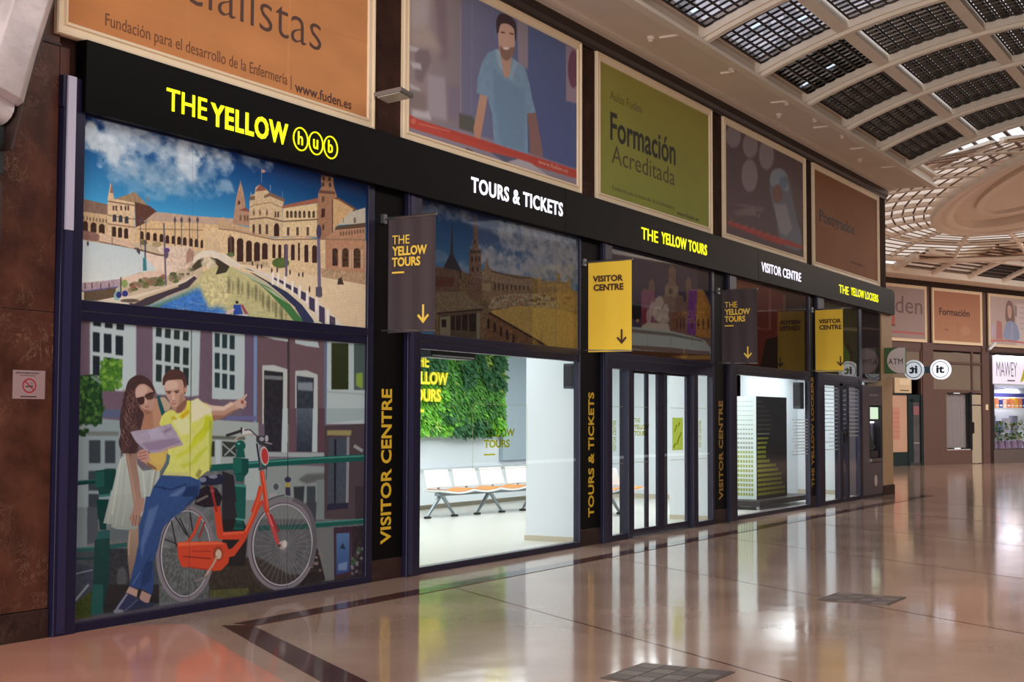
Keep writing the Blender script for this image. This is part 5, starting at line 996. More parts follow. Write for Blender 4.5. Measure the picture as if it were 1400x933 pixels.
def poster(x0, x1, im, label, gain, O=(0, 0, 0), u=UX, nv=(0, -1, 0), z0=4.315, z1=6.215, texts=()):
    c = np.array(O, float)+np.array(u, float)*(x0+x1)/2; t = empty('framed_poster', (c[0], c[1], z0)); tag(t, label, 'poster', 'framed posters along the upper wall')
    frame_sweep(t, O, u, x0, x1, z0, z1, M_cream, nv)
    X0, X1, Z0, Z1 = x0+.10, x1-.10, z0+.10, z1-.10
    g_ = im.a.mean(-1, keepdims=True); k_ = .84 if len(texts) < 2 else .98; im.a = (g_+(im.a-g_)*k_)*.95+6  # reflected haze put into the print colours: muted and lifted
    pm = imat('poster_print', im.img('poster_print', gain), .6, 0, .15)
    sheet('print', tuple(np.array(O, float)+np.array(u, float)*X0+np.array(nv, float)*.035+np.array([0, 0, Z0])), u, ZUP, X1-X0, Z1-Z0, .02, pm, t)
    for (s, a, b, za, zb, m, off) in texts:
        text('lettering', s, tuple(np.array(O, float)+np.array(u, float)*a+np.array(nv, float)*.0355+np.array([0, 0, za])), u, ZUP, b-a, zb-za, m, t, .002, off)
    return t
M_t1 = mat('poster_brown_ink', rgb(84, 54, 44), .6); M_t2 = mat('poster_thin_ink', rgb(120, 72, 44), .6); M_t3 = mat('poster_green_ink', rgb(82, 74, 34), .6); M_t4 = mat('poster_pale_ink', rgb(110, 100, 50), .6); M_t5 = mat('poster_black_ink', rgb(40, 34, 22), .6)
poster(6.985, 10.905, paint_orange(), 'orange poster with thin lettering about nursing, above the large yellow shop name', 1.25, texts=[
    ('Especialistas', 7.20, 10.08, 4.775, 5.255, M_t1, -.012), ('Fundación para el desarrollo de la Enfermería |', 7.46, 9.66, 4.455, 4.585, M_t2, -.002), ('www.fuden.es', 9.71, 10.55, 4.45, 4.545, M_t1, .012)])
poster(11.39, 15.29, paint_deskman(), 'poster of a smiling man in a pale blue polo shirt leaning on a desk', 1.25, texts=[('www.fuden.es', 14.2, 14.95, 4.53, 4.585, mat('poster_white_ink', rgb(220, 150, 130), .6), .01)])
poster(15.71, 19.61, paint_green(), 'olive green poster reading Formación Acreditada', 1.25, texts=[
    ('Aulas Fuden', 16.12, 17.1, 5.68, 5.80, M_t4, 0), ('Formación', 16.13, 18.25, 5.15, 5.52, M_t5, .016), ('Acreditada', 16.17, 18.22, 4.86, 5.10, M_t3, -.002), ('Fundación para el desarrollo de la Enfermería |', 16.2, 18.2, 4.50, 4.57, M_t4, 0), ('www.fuden.es', 18.3, 19.1, 4.46, 4.52, M_t3, .01)])
poster(20.07, 24.07, paint_nurse(), 'dark poster of a nurse in a cap under round operating lamps', 1.25)
poster(24.48, 28.9, paint_tan(), 'brown poster reading Postgrados, last above the black fascia', 1.15, texts=[('Postgrados', 24.9, 27.15, 5.12, 5.42, mat('poster_deep_brown_ink', rgb(44, 26, 22), .6), .02), ('www.fuden.es', 26.9, 27.8, 4.62, 4.68, M_t1, .0)])

# floodlight on a bracket between the first two posters
t = empty('floodlight', (10.95, -.0, 4.62)); tag(t, 'small grey square floodlight on a wall arm between the orange poster and the man poster', 'lamp')
MB().tube([(11.0, 0, 4.66), (10.75, -.2, 4.62)], .012, 8).build('arm', M_steel, t)
def rotbox(c, hx, hy, hz, rot):
    R = Matrix.Rotation(rot[2], 3, 'Z') @ Matrix.Rotation(rot[0], 3, 'X') @ Matrix.Rotation(rot[1], 3, 'Y'); P = []
    for z in (-hz, hz):
        for (x, y) in ((-hx, -hy), (hx, -hy), (hx, hy), (-hx, hy)): P.append(tuple(Vector(c)+R @ Vector((x, y, z))))
    return MB().hexa(P)
rotbox((10.78, -.36, 4.60), .15, .14, .02, (math.radians(-8), 0, .2)).build('housing', M_steel, t); rotbox((10.779, -.361, 4.576), .125, .115, .004, (math.radians(-8), 0, .2)).build('lens', mat('lamp_lens', rgb(196, 190, 176), .3), t)

# no-smoking sticker
sm = imat('sticker_print', paint_nosmoke().img('sticker', 1.05, .8), .5)
o = sheet('sticker', (6.69, -.0215, 1.68), UX, ZUP, .285, .2, .001, sm); tag(o, 'worn white no-smoking sticker on the brown marble', 'sticker')
text('lettering', 'PROHIBICIÓN', (6.715, -.0216, 1.855), UX, ZUP, .2, .014, M_dtext, o, .001, .02); B(6.75, 6.89, -.0222, -.0216, 1.840, 1.846).build('print_line', mat('sticker_grey_ink', rgb(110, 84, 86), .6), o); B(6.76, 6.90, -.0222, -.0216, 1.692, 1.700).build('print_line', M_dtext, o)

# ------------------------------------------------------------------ vaulted ceiling of the gallery
CY, CR, CZ = -5.2, 10.1, -2.81
def vz(y): return CZ+math.sqrt(CR*CR-(y-CY)**2)
YS = [-1.07, -2.34, -3.73, -5.2, -6.67, -8.06, -9.33]
XR = [16.69+2.096*k for k in range(-11, 6)]
ce = struct(B(-8, 29.35, -1.07, .3, 6.41, 6.6).build('ceiling', M_plaster))
B(-8, 29.35, -10.7, -9.33, 6.41, 6.6).build('soffit', M_plaster, ce)
B(-8, 29.35, -1.16, -1.02, 6.36, 6.41).build('soffit_lip', M_rib, ce); B(-8, 29.35, -1.16, -1.05, 6.60, 6.66).build('soffit_lip', M_rib, ce)
B(-8, 29.35, -.30, -.22, 6.385, 6.41).build('soffit_bead', M_rib, ce)
for k, x in enumerate(XR):
    B(x-.55, x-.50, -1.02, -.72, 6.385, 6.41).build('soffit_bead', M_rib, ce)
    # arched rib with a stepped underside
    prof = [(-.10, .22), (-.10, .02), (-.05, .02), (-.05, -.03), (.05, -.03), (.05, .02), (.10, .02), (.10, .22)]
    path = []
    for i in range(25):
        y = YS[0]+(YS[-1]-YS[0])*i/24; z = vz(y); nrm = np.array([0, (y-CY)/CR, (z-CZ)/CR]); path.append(((x, y, z), (1, 0, 0), nrm))
    MB().sweep(prof, path).build('rib', M_rib, ce)
    if k == len(XR)-1: break
    x1 = XR[k+1]
    for y in YS[1:-1]:
        z = vz(y); nrm = np.array([0, (y-CY)/CR, (z-CZ)/CR]); tg = np.array([0, -nrm[2], nrm[1]])
        MB().sweep([(-.085, .2), (-.085, .01), (.085, .01), (.085, .2)], [((x+.1, y, z), tg, nrm), ((x1-.1, y, z), tg, nrm)]).build('purlin', M_rib, ce)
M_g = [glass('shaded_glass_block', (.040, .031, .024, 1), .25, .35, .5), glass('pale_glass_block', (.40, .37, .40, 1), .25, .5, .5), glass('clear_glass_block', (.78, .88, 1, 1), .1, .5), glass('brown_glass_block', (.085, .068, .055, 1), .25, .4, .6)]  # darkest tint carries the shade of a roof above that is not built
M_lat = mat('dark_joint_lattice', rgb(58, 46, 42), .7, var=.2)
BL = MB()
bs, bh = .070, .078
# one glass block: bevelled lozenge pillow
BL.v = [(-bh, -bs*.75, .03), (-bh*.72, -bs, .03), (bh*.72, -bs, .03), (bh, -bs*.75, .03), (bh, bs*.75, .03), (bh*.72, bs, .03), (-bh*.72, bs, .03), (-bh, bs*.75, .03), (-bh*.7, -bs*.65, -.012), (bh*.7, -bs*.65, -.012), (bh*.7, bs*.65, -.012), (-bh*.7, bs*.65, -.012)]
BL.f = [(0, 1, 8), (1, 2, 9, 8), (2, 3, 9), (3, 4, 10, 9), (4, 5, 10), (5, 6, 11, 10), (6, 7, 11), (7, 0, 8, 11), (8, 9, 10, 11)]
block_me = {}
for i, mm in enumerate(M_g):
    me = bpy.data.meshes.new('glass_block'); me.from_pydata(BL.v, [], BL.f); me.materials.append(mm); me.update(); block_me[i] = me
random.seed(9)
for k in range(len(XR)-1):
    xa, xb = XR[k]+.1, XR[k+1]-.1
    for j in range(6):
        ya, yb = YS[j]-.09, YS[j+1]+.09; n1 = 11; n2 = 7
        single = (j == 0 and 10 <= k <= 12)
        P = []; NR = []
        for b in range(n2):
            y = ya+(yb-ya)*(b+.5)/n2; z = vz(y)+.12; P.append((y, z)); NR.append(math.atan2((y-CY)/CR, (z-CZ)/CR))
        lat = MB()
        for b in range(n2+1):
            y = ya+(yb-ya)*b/n2; z = vz(y)+.12; lat.box(xa, xb, y-.010, y+.010, z+.006, z+.032)
        for a in range(n1+1):
            x = xa+(xb-xa)*a/n1
            for b in range(n2):
                y0 = ya+(yb-ya)*b/n2; y1 = ya+(yb-ya)*(b+1)/n2; z0, z1 = vz(y0)+.12, vz(y1)+.12
                lat.hexa([(x-.010, y1, z1+.006), (x+.010, y1, z1+.006), (x+.010, y0, z0+.006), (x-.010, y0, z0+.006), (x-.010, y1, z1+.032), (x+.010, y1, z1+.032), (x+.010, y0, z0+.032), (x-.010, y0, z0+.032)])
        L = lat.build('skylight_panel', M_lat, ce)
        far = k >= 12 and not (k == 12 and j == 0)
        base = 0 if (k >= 13 or (k == 12 and j > 0)) else 1
        if k == 12 and j <= 1: base = 3
        rest = MB()
        for a in range(n1):
            x = xa+(xb-xa)*(a+.5)/n1
            for b in range(n2):
                y, z = P[b]; an = NR[b]
                if single:
                    mi = base if random.random() > .03 else 2
                    o = bpy.data.objects.new('glass_block', block_me[mi]); COL.objects.link(o); o.parent = L; o.location = (x, y, z); o.rotation_euler = (-an, 0, 0)
                else:
                    ca, sa = math.cos(-an), math.sin(-an); n0 = len(rest.v)
                    for v in BL.v: rest.v.append((x+v[0], y+v[1]*ca-v[2]*sa, z+v[1]*sa+v[2]*ca))
                    rest.f += [tuple(n0+i for i in f) for f in BL.f]
        if not single:
            o = rest.build('glass_blocks', M_g[base], L); o['kind'] = 'stuff'
# small fittings on the soffit
for i, (x, y) in enumerate(((16.1, -.62), (18.1, -.95), (20.4, -.95), (21.8, -.95), (21.2, -.55), (23.3, -.95), (25.6, -.6))):
    o = MB().tube([(x, y, 6.41), (x, y, 6.37)], .055, 10).tube([(x, y, 6.372), (x, y, 6.34)], .035, 10).build('ceiling_fixture', mat('fixture_white', rgb(226, 210, 192), .5)); tag(o, ORD[i]+' small pale round fitting on the ceiling soffit, counted from the viewer', 'fixture', 'soffit fittings')

# opposite wall of the gallery
wb = struct(B(-8, 29.9, -10.8, -10.42, 0, 6.41).build('wall_back', M_upper))
for k in range(8):
    x = 4+k*4.43
    if x < 29: B(x, x+3.6, -10.42, -10.40, .3, 3.8).build('dark_window', mat('dark_shop_glass', rgb(34, 34, 40), .15), wb)
B(-8, 29.9, -10.42, -10.33, 6.2, 6.41).build('cornice', M_cornice, wb)

# ------------------------------------------------------------------ junction ceiling: oval medallion, radiating ribs, glass panes
EC = np.array([36.95, -2.55]); EU = np.array([-.9, -.44])/np.hypot(.9, .44); EW = np.array([-EU[1]*1, EU[0]]); EW = np.array([-.44, .9])/np.hypot(.9, .44)
def ept(th, a, b, z): q = EC+EU*a*math.cos(th)+EW*b*math.sin(th); return np.array([q[0], q[1], z])
def epath(a, b, z, n=72):
    out = []
    for i in range(n+1):
        th = 2*PI*i/n; p = ept(th, a, b, z); p2 = ept(th+.01, a, b, z); t = p2-p; t /= np.linalg.norm(t); nn = np.array([t[1], -t[0], 0]); 
        if np.dot(nn[:2], p[:2]-EC) < 0: nn = -nn
        out.append((tuple(p), nn, (0, 0, 1)))
    return out
cj = struct(MB().sweep([(-.25, .35), (-.25, .1), (-.12, .02), (0, 0), (.12, .05), (.16, -.05), (.34, -.08), (.40, .02), (.42, .2), (.3, .4)], epath(8.6, 2.15, 7.4)).build('ceiling_junction', M_rib, None, smooth=True)); cj['kind'] = 'structure'
MB().sweep([(-.10, .2), (-.10, 0), (.10, 0), (.10, .2)], epath(6.4, 1.25, 7.62)).build('inner_moulding', M_rib, cj, smooth=True)
m = MB(); m.quad([tuple(ept(2*PI*i/72, 8.6, 2.1, 7.72)) for i in range(72)]); m.quad([tuple(ept(2*PI*i/72, 8.6, 2.1, 7.78)) for i in range(71, -1, -1)]); m.build('medallion', M_plaster, cj)
NR_ = 28; OA, OB = 11.4, 6.6
def _arc():
    q = np.linspace(0, 2*PI, 721); P = np.stack([10.4*np.cos(q), 4.6*np.sin(q)], 1); L = np.concatenate([[0], np.cumsum(np.hypot(*np.diff(P, axis=0).T))]); return np.interp(np.linspace(0, L[-1], NR_+1), L, q)
TH = _arc()
def jz(t): return 7.42-.62*t**1.6
def jp(th, t, dz=0):
    a = ept(th, 8.95, 2.5, 0); b = ept(th, OA, OB, 0); p = a+(b-a)*t
    return np.array([p[0], p[1], jz(t)+dz])
M_pane = glass('daylit_ceiling_pane', (.86, .77, .70, 1), .3, .3); M_bar = mat('dark_glazing_bar', rgb(92, 72, 62), .6)
rings = [0, .48, 1.0]
def okp(p): return p[0] > 29.38
for i in range(NR_):
    th = TH[i]
    pts = [(jp(th, t)) for t in np.linspace(0, 1, 9)]; pts = [p for p in pts if okp(p)]
    if len(pts) > 1:
        t0 = pts[-1]-pts[0]; t0[2] = 0; t0 /= np.linalg.norm(t0); sd = np.array([t0[1], -t0[0], 0])
        MB().sweep([(-.06, .1), (-.06, .0), (-.03, -.03), (.03, -.03), (.06, .0), (.06, .1)], [(tuple(p), sd, (0, 0, 1)) for p in pts]).build('radial_rib', M_rib, cj)
for r in rings[1:]:
    run = []
    def flush(run):
        if len(run) > 2:
            pa = []
            for q in range(len(run)):
                p = run[q]; a = run[max(q-1, 0)]; b = run[min(q+1, len(run)-1)]; t = b-a; t /= np.linalg.norm(t); pa.append((tuple(p), np.array([t[1], -t[0], 0]), (0, 0, 1)))
            w = .07 if r < 1 else .2
            MB().sweep([(-w, .1), (-w, .0), (-w*.5, -.03), (w*.5, -.03), (w, .0), (w, .1)], pa).build('ring_rib', M_rib, cj)
    for i in range(NR_*3+1):
        p = jp(2*PI*i/(NR_*3), r)
        if okp(p): run.append(p)
        else: flush(run); run = []
    flush(run)
bars = MB(); other = MB()
for i in range(NR_):
    ta, tb = TH[i], TH[i+1]
    for r in range(2):
        r0_, r1_ = rings[r], rings[r+1]
        vis = math.sin((ta+tb)/2) > -.1
        n = 6
        for q in range(n):
            # panes run across the cell in strips along the ring direction
            a0 = ta+(tb-ta)*.05; a1 = ta+(tb-ta)*.95; q0 = r0_+(r1_-r0_)*(q+.08)/n; q1 = r0_+(r1_-r0_)*(q+.92)/n
            Q = [jp(a0, q0, .02), jp(a1, q0, .02), jp(a1, q1, .02), jp(a0, q1, .02)]
            if not any(okp(p) for p in Q): continue
            for p in Q: p[0] = max(p[0], 29.4)
            if vis:
                MB().prism([tuple(p) for p in Q], (0, 0, .02)).build('glass_pane', M_pane, cj)
            else: other.prism([tuple(p) for p in Q], (0, 0, .02))
            b0 = r0_+(r1_-r0_)*(q-.08)/n; b1 = r0_+(r1_-r0_)*(q+.08)/n
            QB = [jp(ta, b0, .022), jp(tb, b0, .022), jp(tb, b1, .022), jp(ta, b1, .022)]
            for p in QB: p[0] = max(p[0], 29.4)
            bars.prism([tuple(p) for p in QB], (0, 0, .015))
o = bars.build('glazing_bars', M_bar, cj); o['kind'] = 'stuff'
o = other.build('outer_panes', M_pane, cj); o['kind'] = 'stuff'

# ------------------------------------------------------------------ far wall and the vault along it
FA = np.array([47.64, 4.79, 0.]); FE = np.array([.9291, -.3697, 0.]); FM = np.array([-.3697, -.9291, 0.]); UP = np.array([0, 0, 1.])
def fp(s, d, z): return tuple(FA+FE*s+FM*d+UP*z)
def fb(s0, s1, d0, d1, z0, z1): return MB().obox(FA, (s0, s1), (d0, d1), (z0, z1), FE, FM, UP)
wfar = struct(fb(-18, 16, -.3, -.06, 4.1, 6.45).build('wall_far', M_brown)); 
fb(-18, -1, -.3, -.06, 0, 4.1).build('lower_wall', M_brown, wfar); fb(11, 16, -.3, -.06, 0, 4.1).build('lower_wall', M_brown, wfar)
fb(-18, 16, -.06, 0.02, 6.28, 6.45).build('cornice', M_cornice, wfar)
cf = struct(fb(-18, 16, -.3, 1.07, 6.45, 6.62).build('ceiling_far', M_plaster)); fb(-18, 16, 1.0, 1.2, 6.42, 6.7).build('soffit_lip', M_rib, cf)
def dz(d): return CZ+.06+math.sqrt(CR*CR-(5.2-d)**2)
DS = [1.12, 2.4, 3.75, 5.1]
SR = [-9.5+2.1*k for k in range(12)]
M_vg = glass('far_bright_panel_glass', (.62, .50, .42, 1), .3, .3, 0); M_vd = glass('far_shaded_panel_glass', (.075, .058, .05, 1), .3, .3, 0)  # dark tint holds the shade of an unbuilt roof over these panes
def inm(s, d):   # inside the medallion field
    p = np.array(fp(s, d, 0))[:2]-EC; a, b = p @ EU, p @ EW; return (a/OA)**2+(b/OB)**2 < .98
for k, s in enumerate(SR):
    pts = [(s, d) for d in np.linspace(1.1, 5.2, 18) if not (inm(s, d-.5) and inm(s, d))]
    if len(pts) > 1: MB().sweep([(-.10, .2), (-.10, 0), (-.05, -.05), (.05, -.05), (.10, 0), (.10, .2)], [(fp(s_, d_, dz(d_)), FE, UP) for s_, d_ in pts]).build('rib', M_rib, cf)
    if k == len(SR)-1: break
    for j in range(3):
        d0, d1 = DS[j], DS[j+1]; s1 = s+2.1
        if inm((s+s1)/2, (d0+d1)/2): continue
        if j < 2: MB().sweep([(-.1, .18), (-.1, -.02), (.1, -.02), (.1, .18)], [(fp(s+.1, d1, dz(d1)), FM, UP), (fp(s1-.1, d1, dz(d1)), FM, UP)]).build('purlin', M_rib, cf)
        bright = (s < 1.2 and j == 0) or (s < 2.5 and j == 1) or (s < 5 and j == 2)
        pn = MB(); nb = 6; lt = MB()
        for q in range(nb):
            a = d0+(d1-d0)*(q+.08)/nb; b = d0+(d1-d0)*(q+.92)/nb
            pn.prism([fp(s+.1, a, dz(a)+.1), fp(s1-.1, a, dz(a)+.1), fp(s1-.1, b, dz(b)+.1), fp(s+.1, b, dz(b)+.1)], (0, 0, .02))
            lt.prism([fp(s+.1, b-.01, dz(b)+.08), fp(s1-.1, b-.01, dz(b)+.08), fp(s1-.1, b+.04, dz(b)+.08), fp(s+.1, b+.04, dz(b)+.08)], (0, 0, .05))
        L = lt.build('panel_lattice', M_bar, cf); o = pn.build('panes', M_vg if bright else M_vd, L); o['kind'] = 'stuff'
lun = MB()
for i in range(21): y = -1.2-i*.4; lun.box(29.4, 34, y-.035, y+.035, 7.50, 7.54)
o = lun.build('lunette_bars', M_bar, cj); o['kind'] = 'stuff'
# flat ceiling over the unseen part of the junction
struct(MB().prism([(29.36, -18, 6.62), (62, -18, 6.62), (62, -7.2, 6.62), (52, -8.2, 6.62), (42, -10.2, 6.62), (29.36, -12, 6.62)], (0, 0, .1)).build('ceiling_side', M_plaster))
struct(B(62, 62.3, -18, 4, 0, 6.6).build('wall_right', M_upper)); struct(B(29.6, 62.3, -18.3, -18, 0, 6.6).build('wall_opposite', M_upper))
struct(B(29.6, 29.9, -18, -10.8, 0, 6.6).build('wall_corner', M_upper))

# far posters
def fposter(s0, s1, im, label, gain, texts=()): return poster(s0, s1, im, label, gain, tuple(FA), tuple(FE), tuple(FM), 4.28, 6.25, texts)
M_f1 = mat('far_poster_grey_ink', rgb(116, 92, 88), .6)
fposter(-.75, 2.24, paint_grey_chair(), 'far pale poster with a red armchair, partly behind the black fascia end', 1.35, [('fuden', -.4, 2.0, 5.25, 5.85, M_f1, .0)])
fposter(2.57, 5.62, paint_salmon(), 'far salmon poster reading Formación, left of the poster with a woman', 1.35, [('Formación', 3.0, 4.85, 5.3, 5.55, M_t1, .02)])
fposter(6.04, 9.3, paint_woman(), 'far pale poster of a long-haired woman in blue', 1.35)

# far shop fronts
fb(-18, 6.3, -1.75, -1.65, 0, 6.5).build('shop_rear', M_marble_dark, wfar); fb(-1, 6.3, -1.7, -.1, 4.0, 4.1).build('shop_rear_ceiling', M_marble_dark, wfar)
M_tealp = mat('dark_teal_paint', rgb(34, 52, 54), .4); M_bpan = mat('beige_panel', rgb(206, 166, 140), .6, var=.08, vscale=1.5); M_bdoor = mat('beige_door_paint', rgb(186, 172, 150), .5, var=.06, vscale=2)
M_trans = mat('dusty_transom_glass', rgb(136, 122, 108), .3, var=.15, vscale=1.5)
def pil(s0, s1, m=M_brown): fb(s0, s1, -.2, .03, 0, 4.28).build('pillar', m, wfar)
pil(2.0, 2.62); pil(5.62, 6.05); fb(6.05, 6.33, -.2, -.02, 0, 4.28).build('pillar_return', M_cornice, wfar); fb(-1, 11, -.10, -.02, 4.05, 4.28).build('head_rail', M_brown, wfar)
w6 = struct(fb(-1, 2.0, -.1, -.03, 3.95, 4.05).build('window_6', M_brown)); w6['kind'] = 'structure'
fb(-1, 1.98, -.06, -.05, 3.0, 3.95).build('transom_glass', M_trans, w6); fb(1.93, 2.0, -.1, 0, 2.4, 4.0).build('mullion', M_brown, w6)
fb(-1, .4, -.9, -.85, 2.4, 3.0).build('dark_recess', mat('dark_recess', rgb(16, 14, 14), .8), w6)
o = fb(.45, 1.4, -.15, -.02, 2.5, 3.02).build('box_sign', mat('cream_sign', rgb(222, 198, 160), .6)); tag(o, 'cream box sign above the beige panel in the far shop', 'sign')
fb(.7, 1.3, -.02, -.015, 2.78, 2.98).build('label_panel', mat('pale_label', rgb(238, 218, 186), .6), o); fb(.75, 1.25, -.02, -.016, 2.57, 2.60).build('print_line', M_dtext, o)
fb(-1, 1.17, -.3, -.05, .47, 2.42).build('beige_panel', M_bpan, w6); fb(-1, 1.17, -.3, -.02, 0, .45).build('teal_base', M_tealp, w6); fb(-1, 1.22, -.1, -.03, 2.42, 2.48).build('panel_rail', M_tealp, w6)
pm = fb(.1, .75, -.05, -.045, .9, 2.0).build('faded_notice', mat('faded_pink_print', rgb(206, 146, 126), .6), w6)
for k in range(6): fb(.15, .7, -.045, -.042, 1.0+k*.16, 1.02+k*.16).build('notice_line', mat('faded_pink_ink', rgb(180, 118, 104), .6), w6)
d3 = struct(fb(1.17, 1.27, -.12, 0, 0, 2.45).build('door_3', M_tealp)); d3['kind'] = 'structure'
fb(1.27, 1.50, -.1, -.03, .1, 2.3).build('side_stile', M_tealp, d3); fb(1.9, 2.02, -.12, .01, 0, 2.45).build('stile', M_tealp, d3); fb(1.27, 1.9, -.1, -.03, 2.2, 2.45).build('rail', M_tealp, d3); fb(1.27, 1.9, -.1, -.03, 0, .1).build('rail', M_steel, d3); fb(1.5, 1.9, -.08, -.06, .1, 2.2).build('glass_pane', mat('far_door_glass', rgb(96, 92, 96), .12, var=.4, vscale=3), d3)
fb(1.55, 1.88, -.06, -.055, 1.75, 2.05).build('notice', mat('notice_pink', rgb(150, 96, 104), .6), d3); fb(1.55, 1.88, -.06, -.055, .75, .8).build('notice', mat('notice_pale', rgb(150, 140, 140), .6), d3)
w7 = struct(fb(2.62, 5.62, -.1, -.02, 2.55, 2.66).build('window_7', M_brown)); w7['kind'] = 'structure'
fb(2.66, 5.1, -.07, -.06, 3.62, 3.98).build('transom_glass', M_trans, w7); fb(2.66, 5.1, -.07, -.06, 2.66, 3.6).build('transom_glass', M_trans, w7); fb(2.62, 5.62, -.1, -.01, 3.58, 3.66).build('bar', M_brown, w7); fb(5.0, 5.1, -.1, -.01, 2.6, 4.05).build('bar', M_brown, w7); fb(5.1, 5.62, -.07, -.06, 2.66, 3.98).build('transom_glass', M_trans, w7)
fb(2.62, 4.98, -.12, -.02, 0, .52).build('stall_riser', M_brown, w7); fb(2.62, 3.35, -.1, -.01, .5, 2.6).build('side_panel', M_brown, w7); fb(4.84, 4.98, -.1, 0, .5, 2.6).build('stile', M_dmetal, w7)
fb(3.35, 3.42, -.1, 0, .5, 2.6).build('stile', mat('pale_bronze', rgb(122, 102, 88), .4), w7)
cur = MB(); pts = [(3.42+1.42*i/30, -.2+.02*math.sin(i*1.7)) for i in range(31)]
cur.prism([fp(a, b, .58) for a, b in pts]+[fp(a, b-.02, .58) for a, b in pts[::-1]], (0, 0, 1.95)); o = cur.build('window_blind', mat('grey_blind_cloth', rgb(158, 146, 150), .7, var=.1)); tag(o, 'crumpled grey blind hanging inside the far brown shop window', 'blind')
fb(3.42, 4.84, -.07, -.06, .52, 2.55).build('glass_pane', M_glass, w7); fb(3.4, 4.86, -.1, .0, .5, .54).build('sill', mat('pale_sill', rgb(190, 180, 176), .5), w7)
d4 = struct(fb(4.98, 5.60, -.1, -.04, .02, 2.1).build('door_4', M_bdoor)); d4['kind'] = 'structure'; fb(4.98, 5.60, -.1, -.04, 2.14, 2.5).build('upper_panel', M_bdoor, d4); fb(5.03, 5.12, -.04, -.01, 1.1, 1.5).build('handle', M_dmetal, d4)
o = fb(5.78, 5.93, .03, .045, 1.95, 2.15).build('wall_notice', mat('pale_label', rgb(238, 218, 186), .6)); tag(o, 'small pale notice on the brown pillar by the far beige door', 'notice')
# round double-sided projecting sign
# bright shop at the far right
w8 = struct(fb(6.33, 11, -.12, -.02, 3.98, 4.1).build('window_8', M_cornice)); w8['kind'] = 'structure'
fb(6.33, 11, -.15, 0, 0, .5).build('stall_riser', mat('grey_riser', rgb(110, 98, 94), .5), w8); fb(6.33, 6.40, -.1, 0, .5, 2.9).build('stile', M_steel, w8); fb(6.4, 11, -.06, -.05, .5, 2.9).build('glass_pane', M_glass, w8); fb(6.33, 11, -.1, .0, .5, .53).build('sill', M_steel, w8)
fb(6.33, 11, -1.4, -1.35, 0, 4.0).build('shop_back', M_white, w8); fb(6.33, 6.36, -1.4, -.1, 0, 4).build('shop_side', M_white, w8); fb(6.33, 11, -1.4, -.1, 2.84, 2.9).build('shop_ceiling', M_white, w8); fb(6.33, 11, -1.35, -.1, .4, .5).build('display_floor', M_white, w8)
t = fb(6.37, 9.6, -.15, -.02, 2.93, 3.97).build('shop_sign', mat('pale_lightbox', rgb(214, 206, 222), .5, emit=.55, ecol=(.80, .76, .88, 1))); tag(t, 'pale illuminated shop sign reading MAWEY over the flower shelf', 'sign')
fb(6.37, 9.6, -.15, .10, 3.97, 4.03).build('hood', M_dmetal, t); fb(6.45, 9.5, .02, .08, 3.94, 3.97).build('lamp_strip', mat('cool_tube', rgb(240, 240, 255), .5, emit=6, ecol=(1, .98, 1, 1)), t)
text('lettering', 'MAWEY', tuple(FA+FE*6.6+FM*-.018+UP*3.2), FE, UP, 1.35, .55, mat('grey_letter', rgb(118, 110, 122), .5), t, .004, -.01); fb(7.3, 7.8, -.02, -.016, 3.03, 3.08).build('print_line', mat('grey_letter', rgb(118, 110, 122), .5), t)
MB().prism([fp(8.15, -.018, 3.0), fp(8.35, -.018, 3.05), fp(8.75, -.018, 3.75), fp(8.5, -.018, 3.7)], tuple(FM*.004)).build('yellow_emblem', mat('emblem_yellow', rgb(206, 196, 60), .5), t)
a_ = area('far_shop_lamp', fp(8.5, -.7, 2.8), (0, 0, 0), 3.5, .6, 60, (1, .96, 1))
random.seed(12)
sh = fb(6.42, 11, -.75, -.25, 2.0, 2.04).build('display_shelf', M_white); tag(sh, 'white glass-fronted shelf in the far bright shop window', 'shelf')
cols = [(236, 150, 96), (240, 176, 60), (224, 132, 104), (70, 74, 150), (236, 196, 180), (206, 120, 84)]
for k in range(11):
    s = 6.5+k*.26; hgt = .3+.1*random.random(); o = fb(s, s+.22, -.6, -.35, 2.04, 2.04+hgt).build('display_box', mat('box_col_%d' % (k % 6), rgb(*cols[k % 6]), .5)); tag(o, ORD[k]+' coloured box from the left on the shelf of the far bright shop', 'box', 'boxes on the far shop shelf')
    fb(s+.02, s+.20, -.35, -.345, 2.1, 2.16).build('box_band', mat('box_band', rgb(230, 224, 214), .5), o)
o = fb(6.45, 10.9, -.7, -.5, 2.46, 2.6).build('blue_pelmet', mat('blue_band', rgb(70, 72, 146), .5)); tag(o, 'blue band above the coloured boxes in the far bright shop', 'pelmet')
def pot(s, d, z0, h, lc, fc, label):
    c = fp(s, d, z0); t = empty('potted_plant', c); tag(t, label, 'plant', 'plants in the far shop window')
    MB().tube([(c[0], c[1], z0), (c[0], c[1], z0+h*.3)], [.09, .12], 10).build('pot', mat('pot_clay', rgb(150, 120, 150), .6), t)
    mb = MB(); fl = MB()
    for k in range(60):
        a = random.random()*2*PI; r = .08*random.random()**.5; z = z0+h*.3+random.random()*h*.7; p = np.array([c[0]+r*math.cos(a), c[1]+r*math.sin(a), z]); v = np.array([random.uniform(-1, 1), random.uniform(-1, 1), random.uniform(-.4, 1)]); v /= np.linalg.norm(v); w = np.cross(v, [0, 0, 1]); w /= max(1e-3, np.linalg.norm(w))
        (fl if k % 5 == 0 else mb).quad([tuple(p), tuple(p+v*.08+w*.05), tuple(p+v*.16), tuple(p+v*.08-w*.05)])
    o = mb.build('leaves', mat('far_leaf', rgb(*lc), .6), t); o['kind'] = 'stuff'; o = fl.build('flowers', mat('far_flower_%d' % fc[0], rgb(*fc), .6), t); o['kind'] = 'stuff'
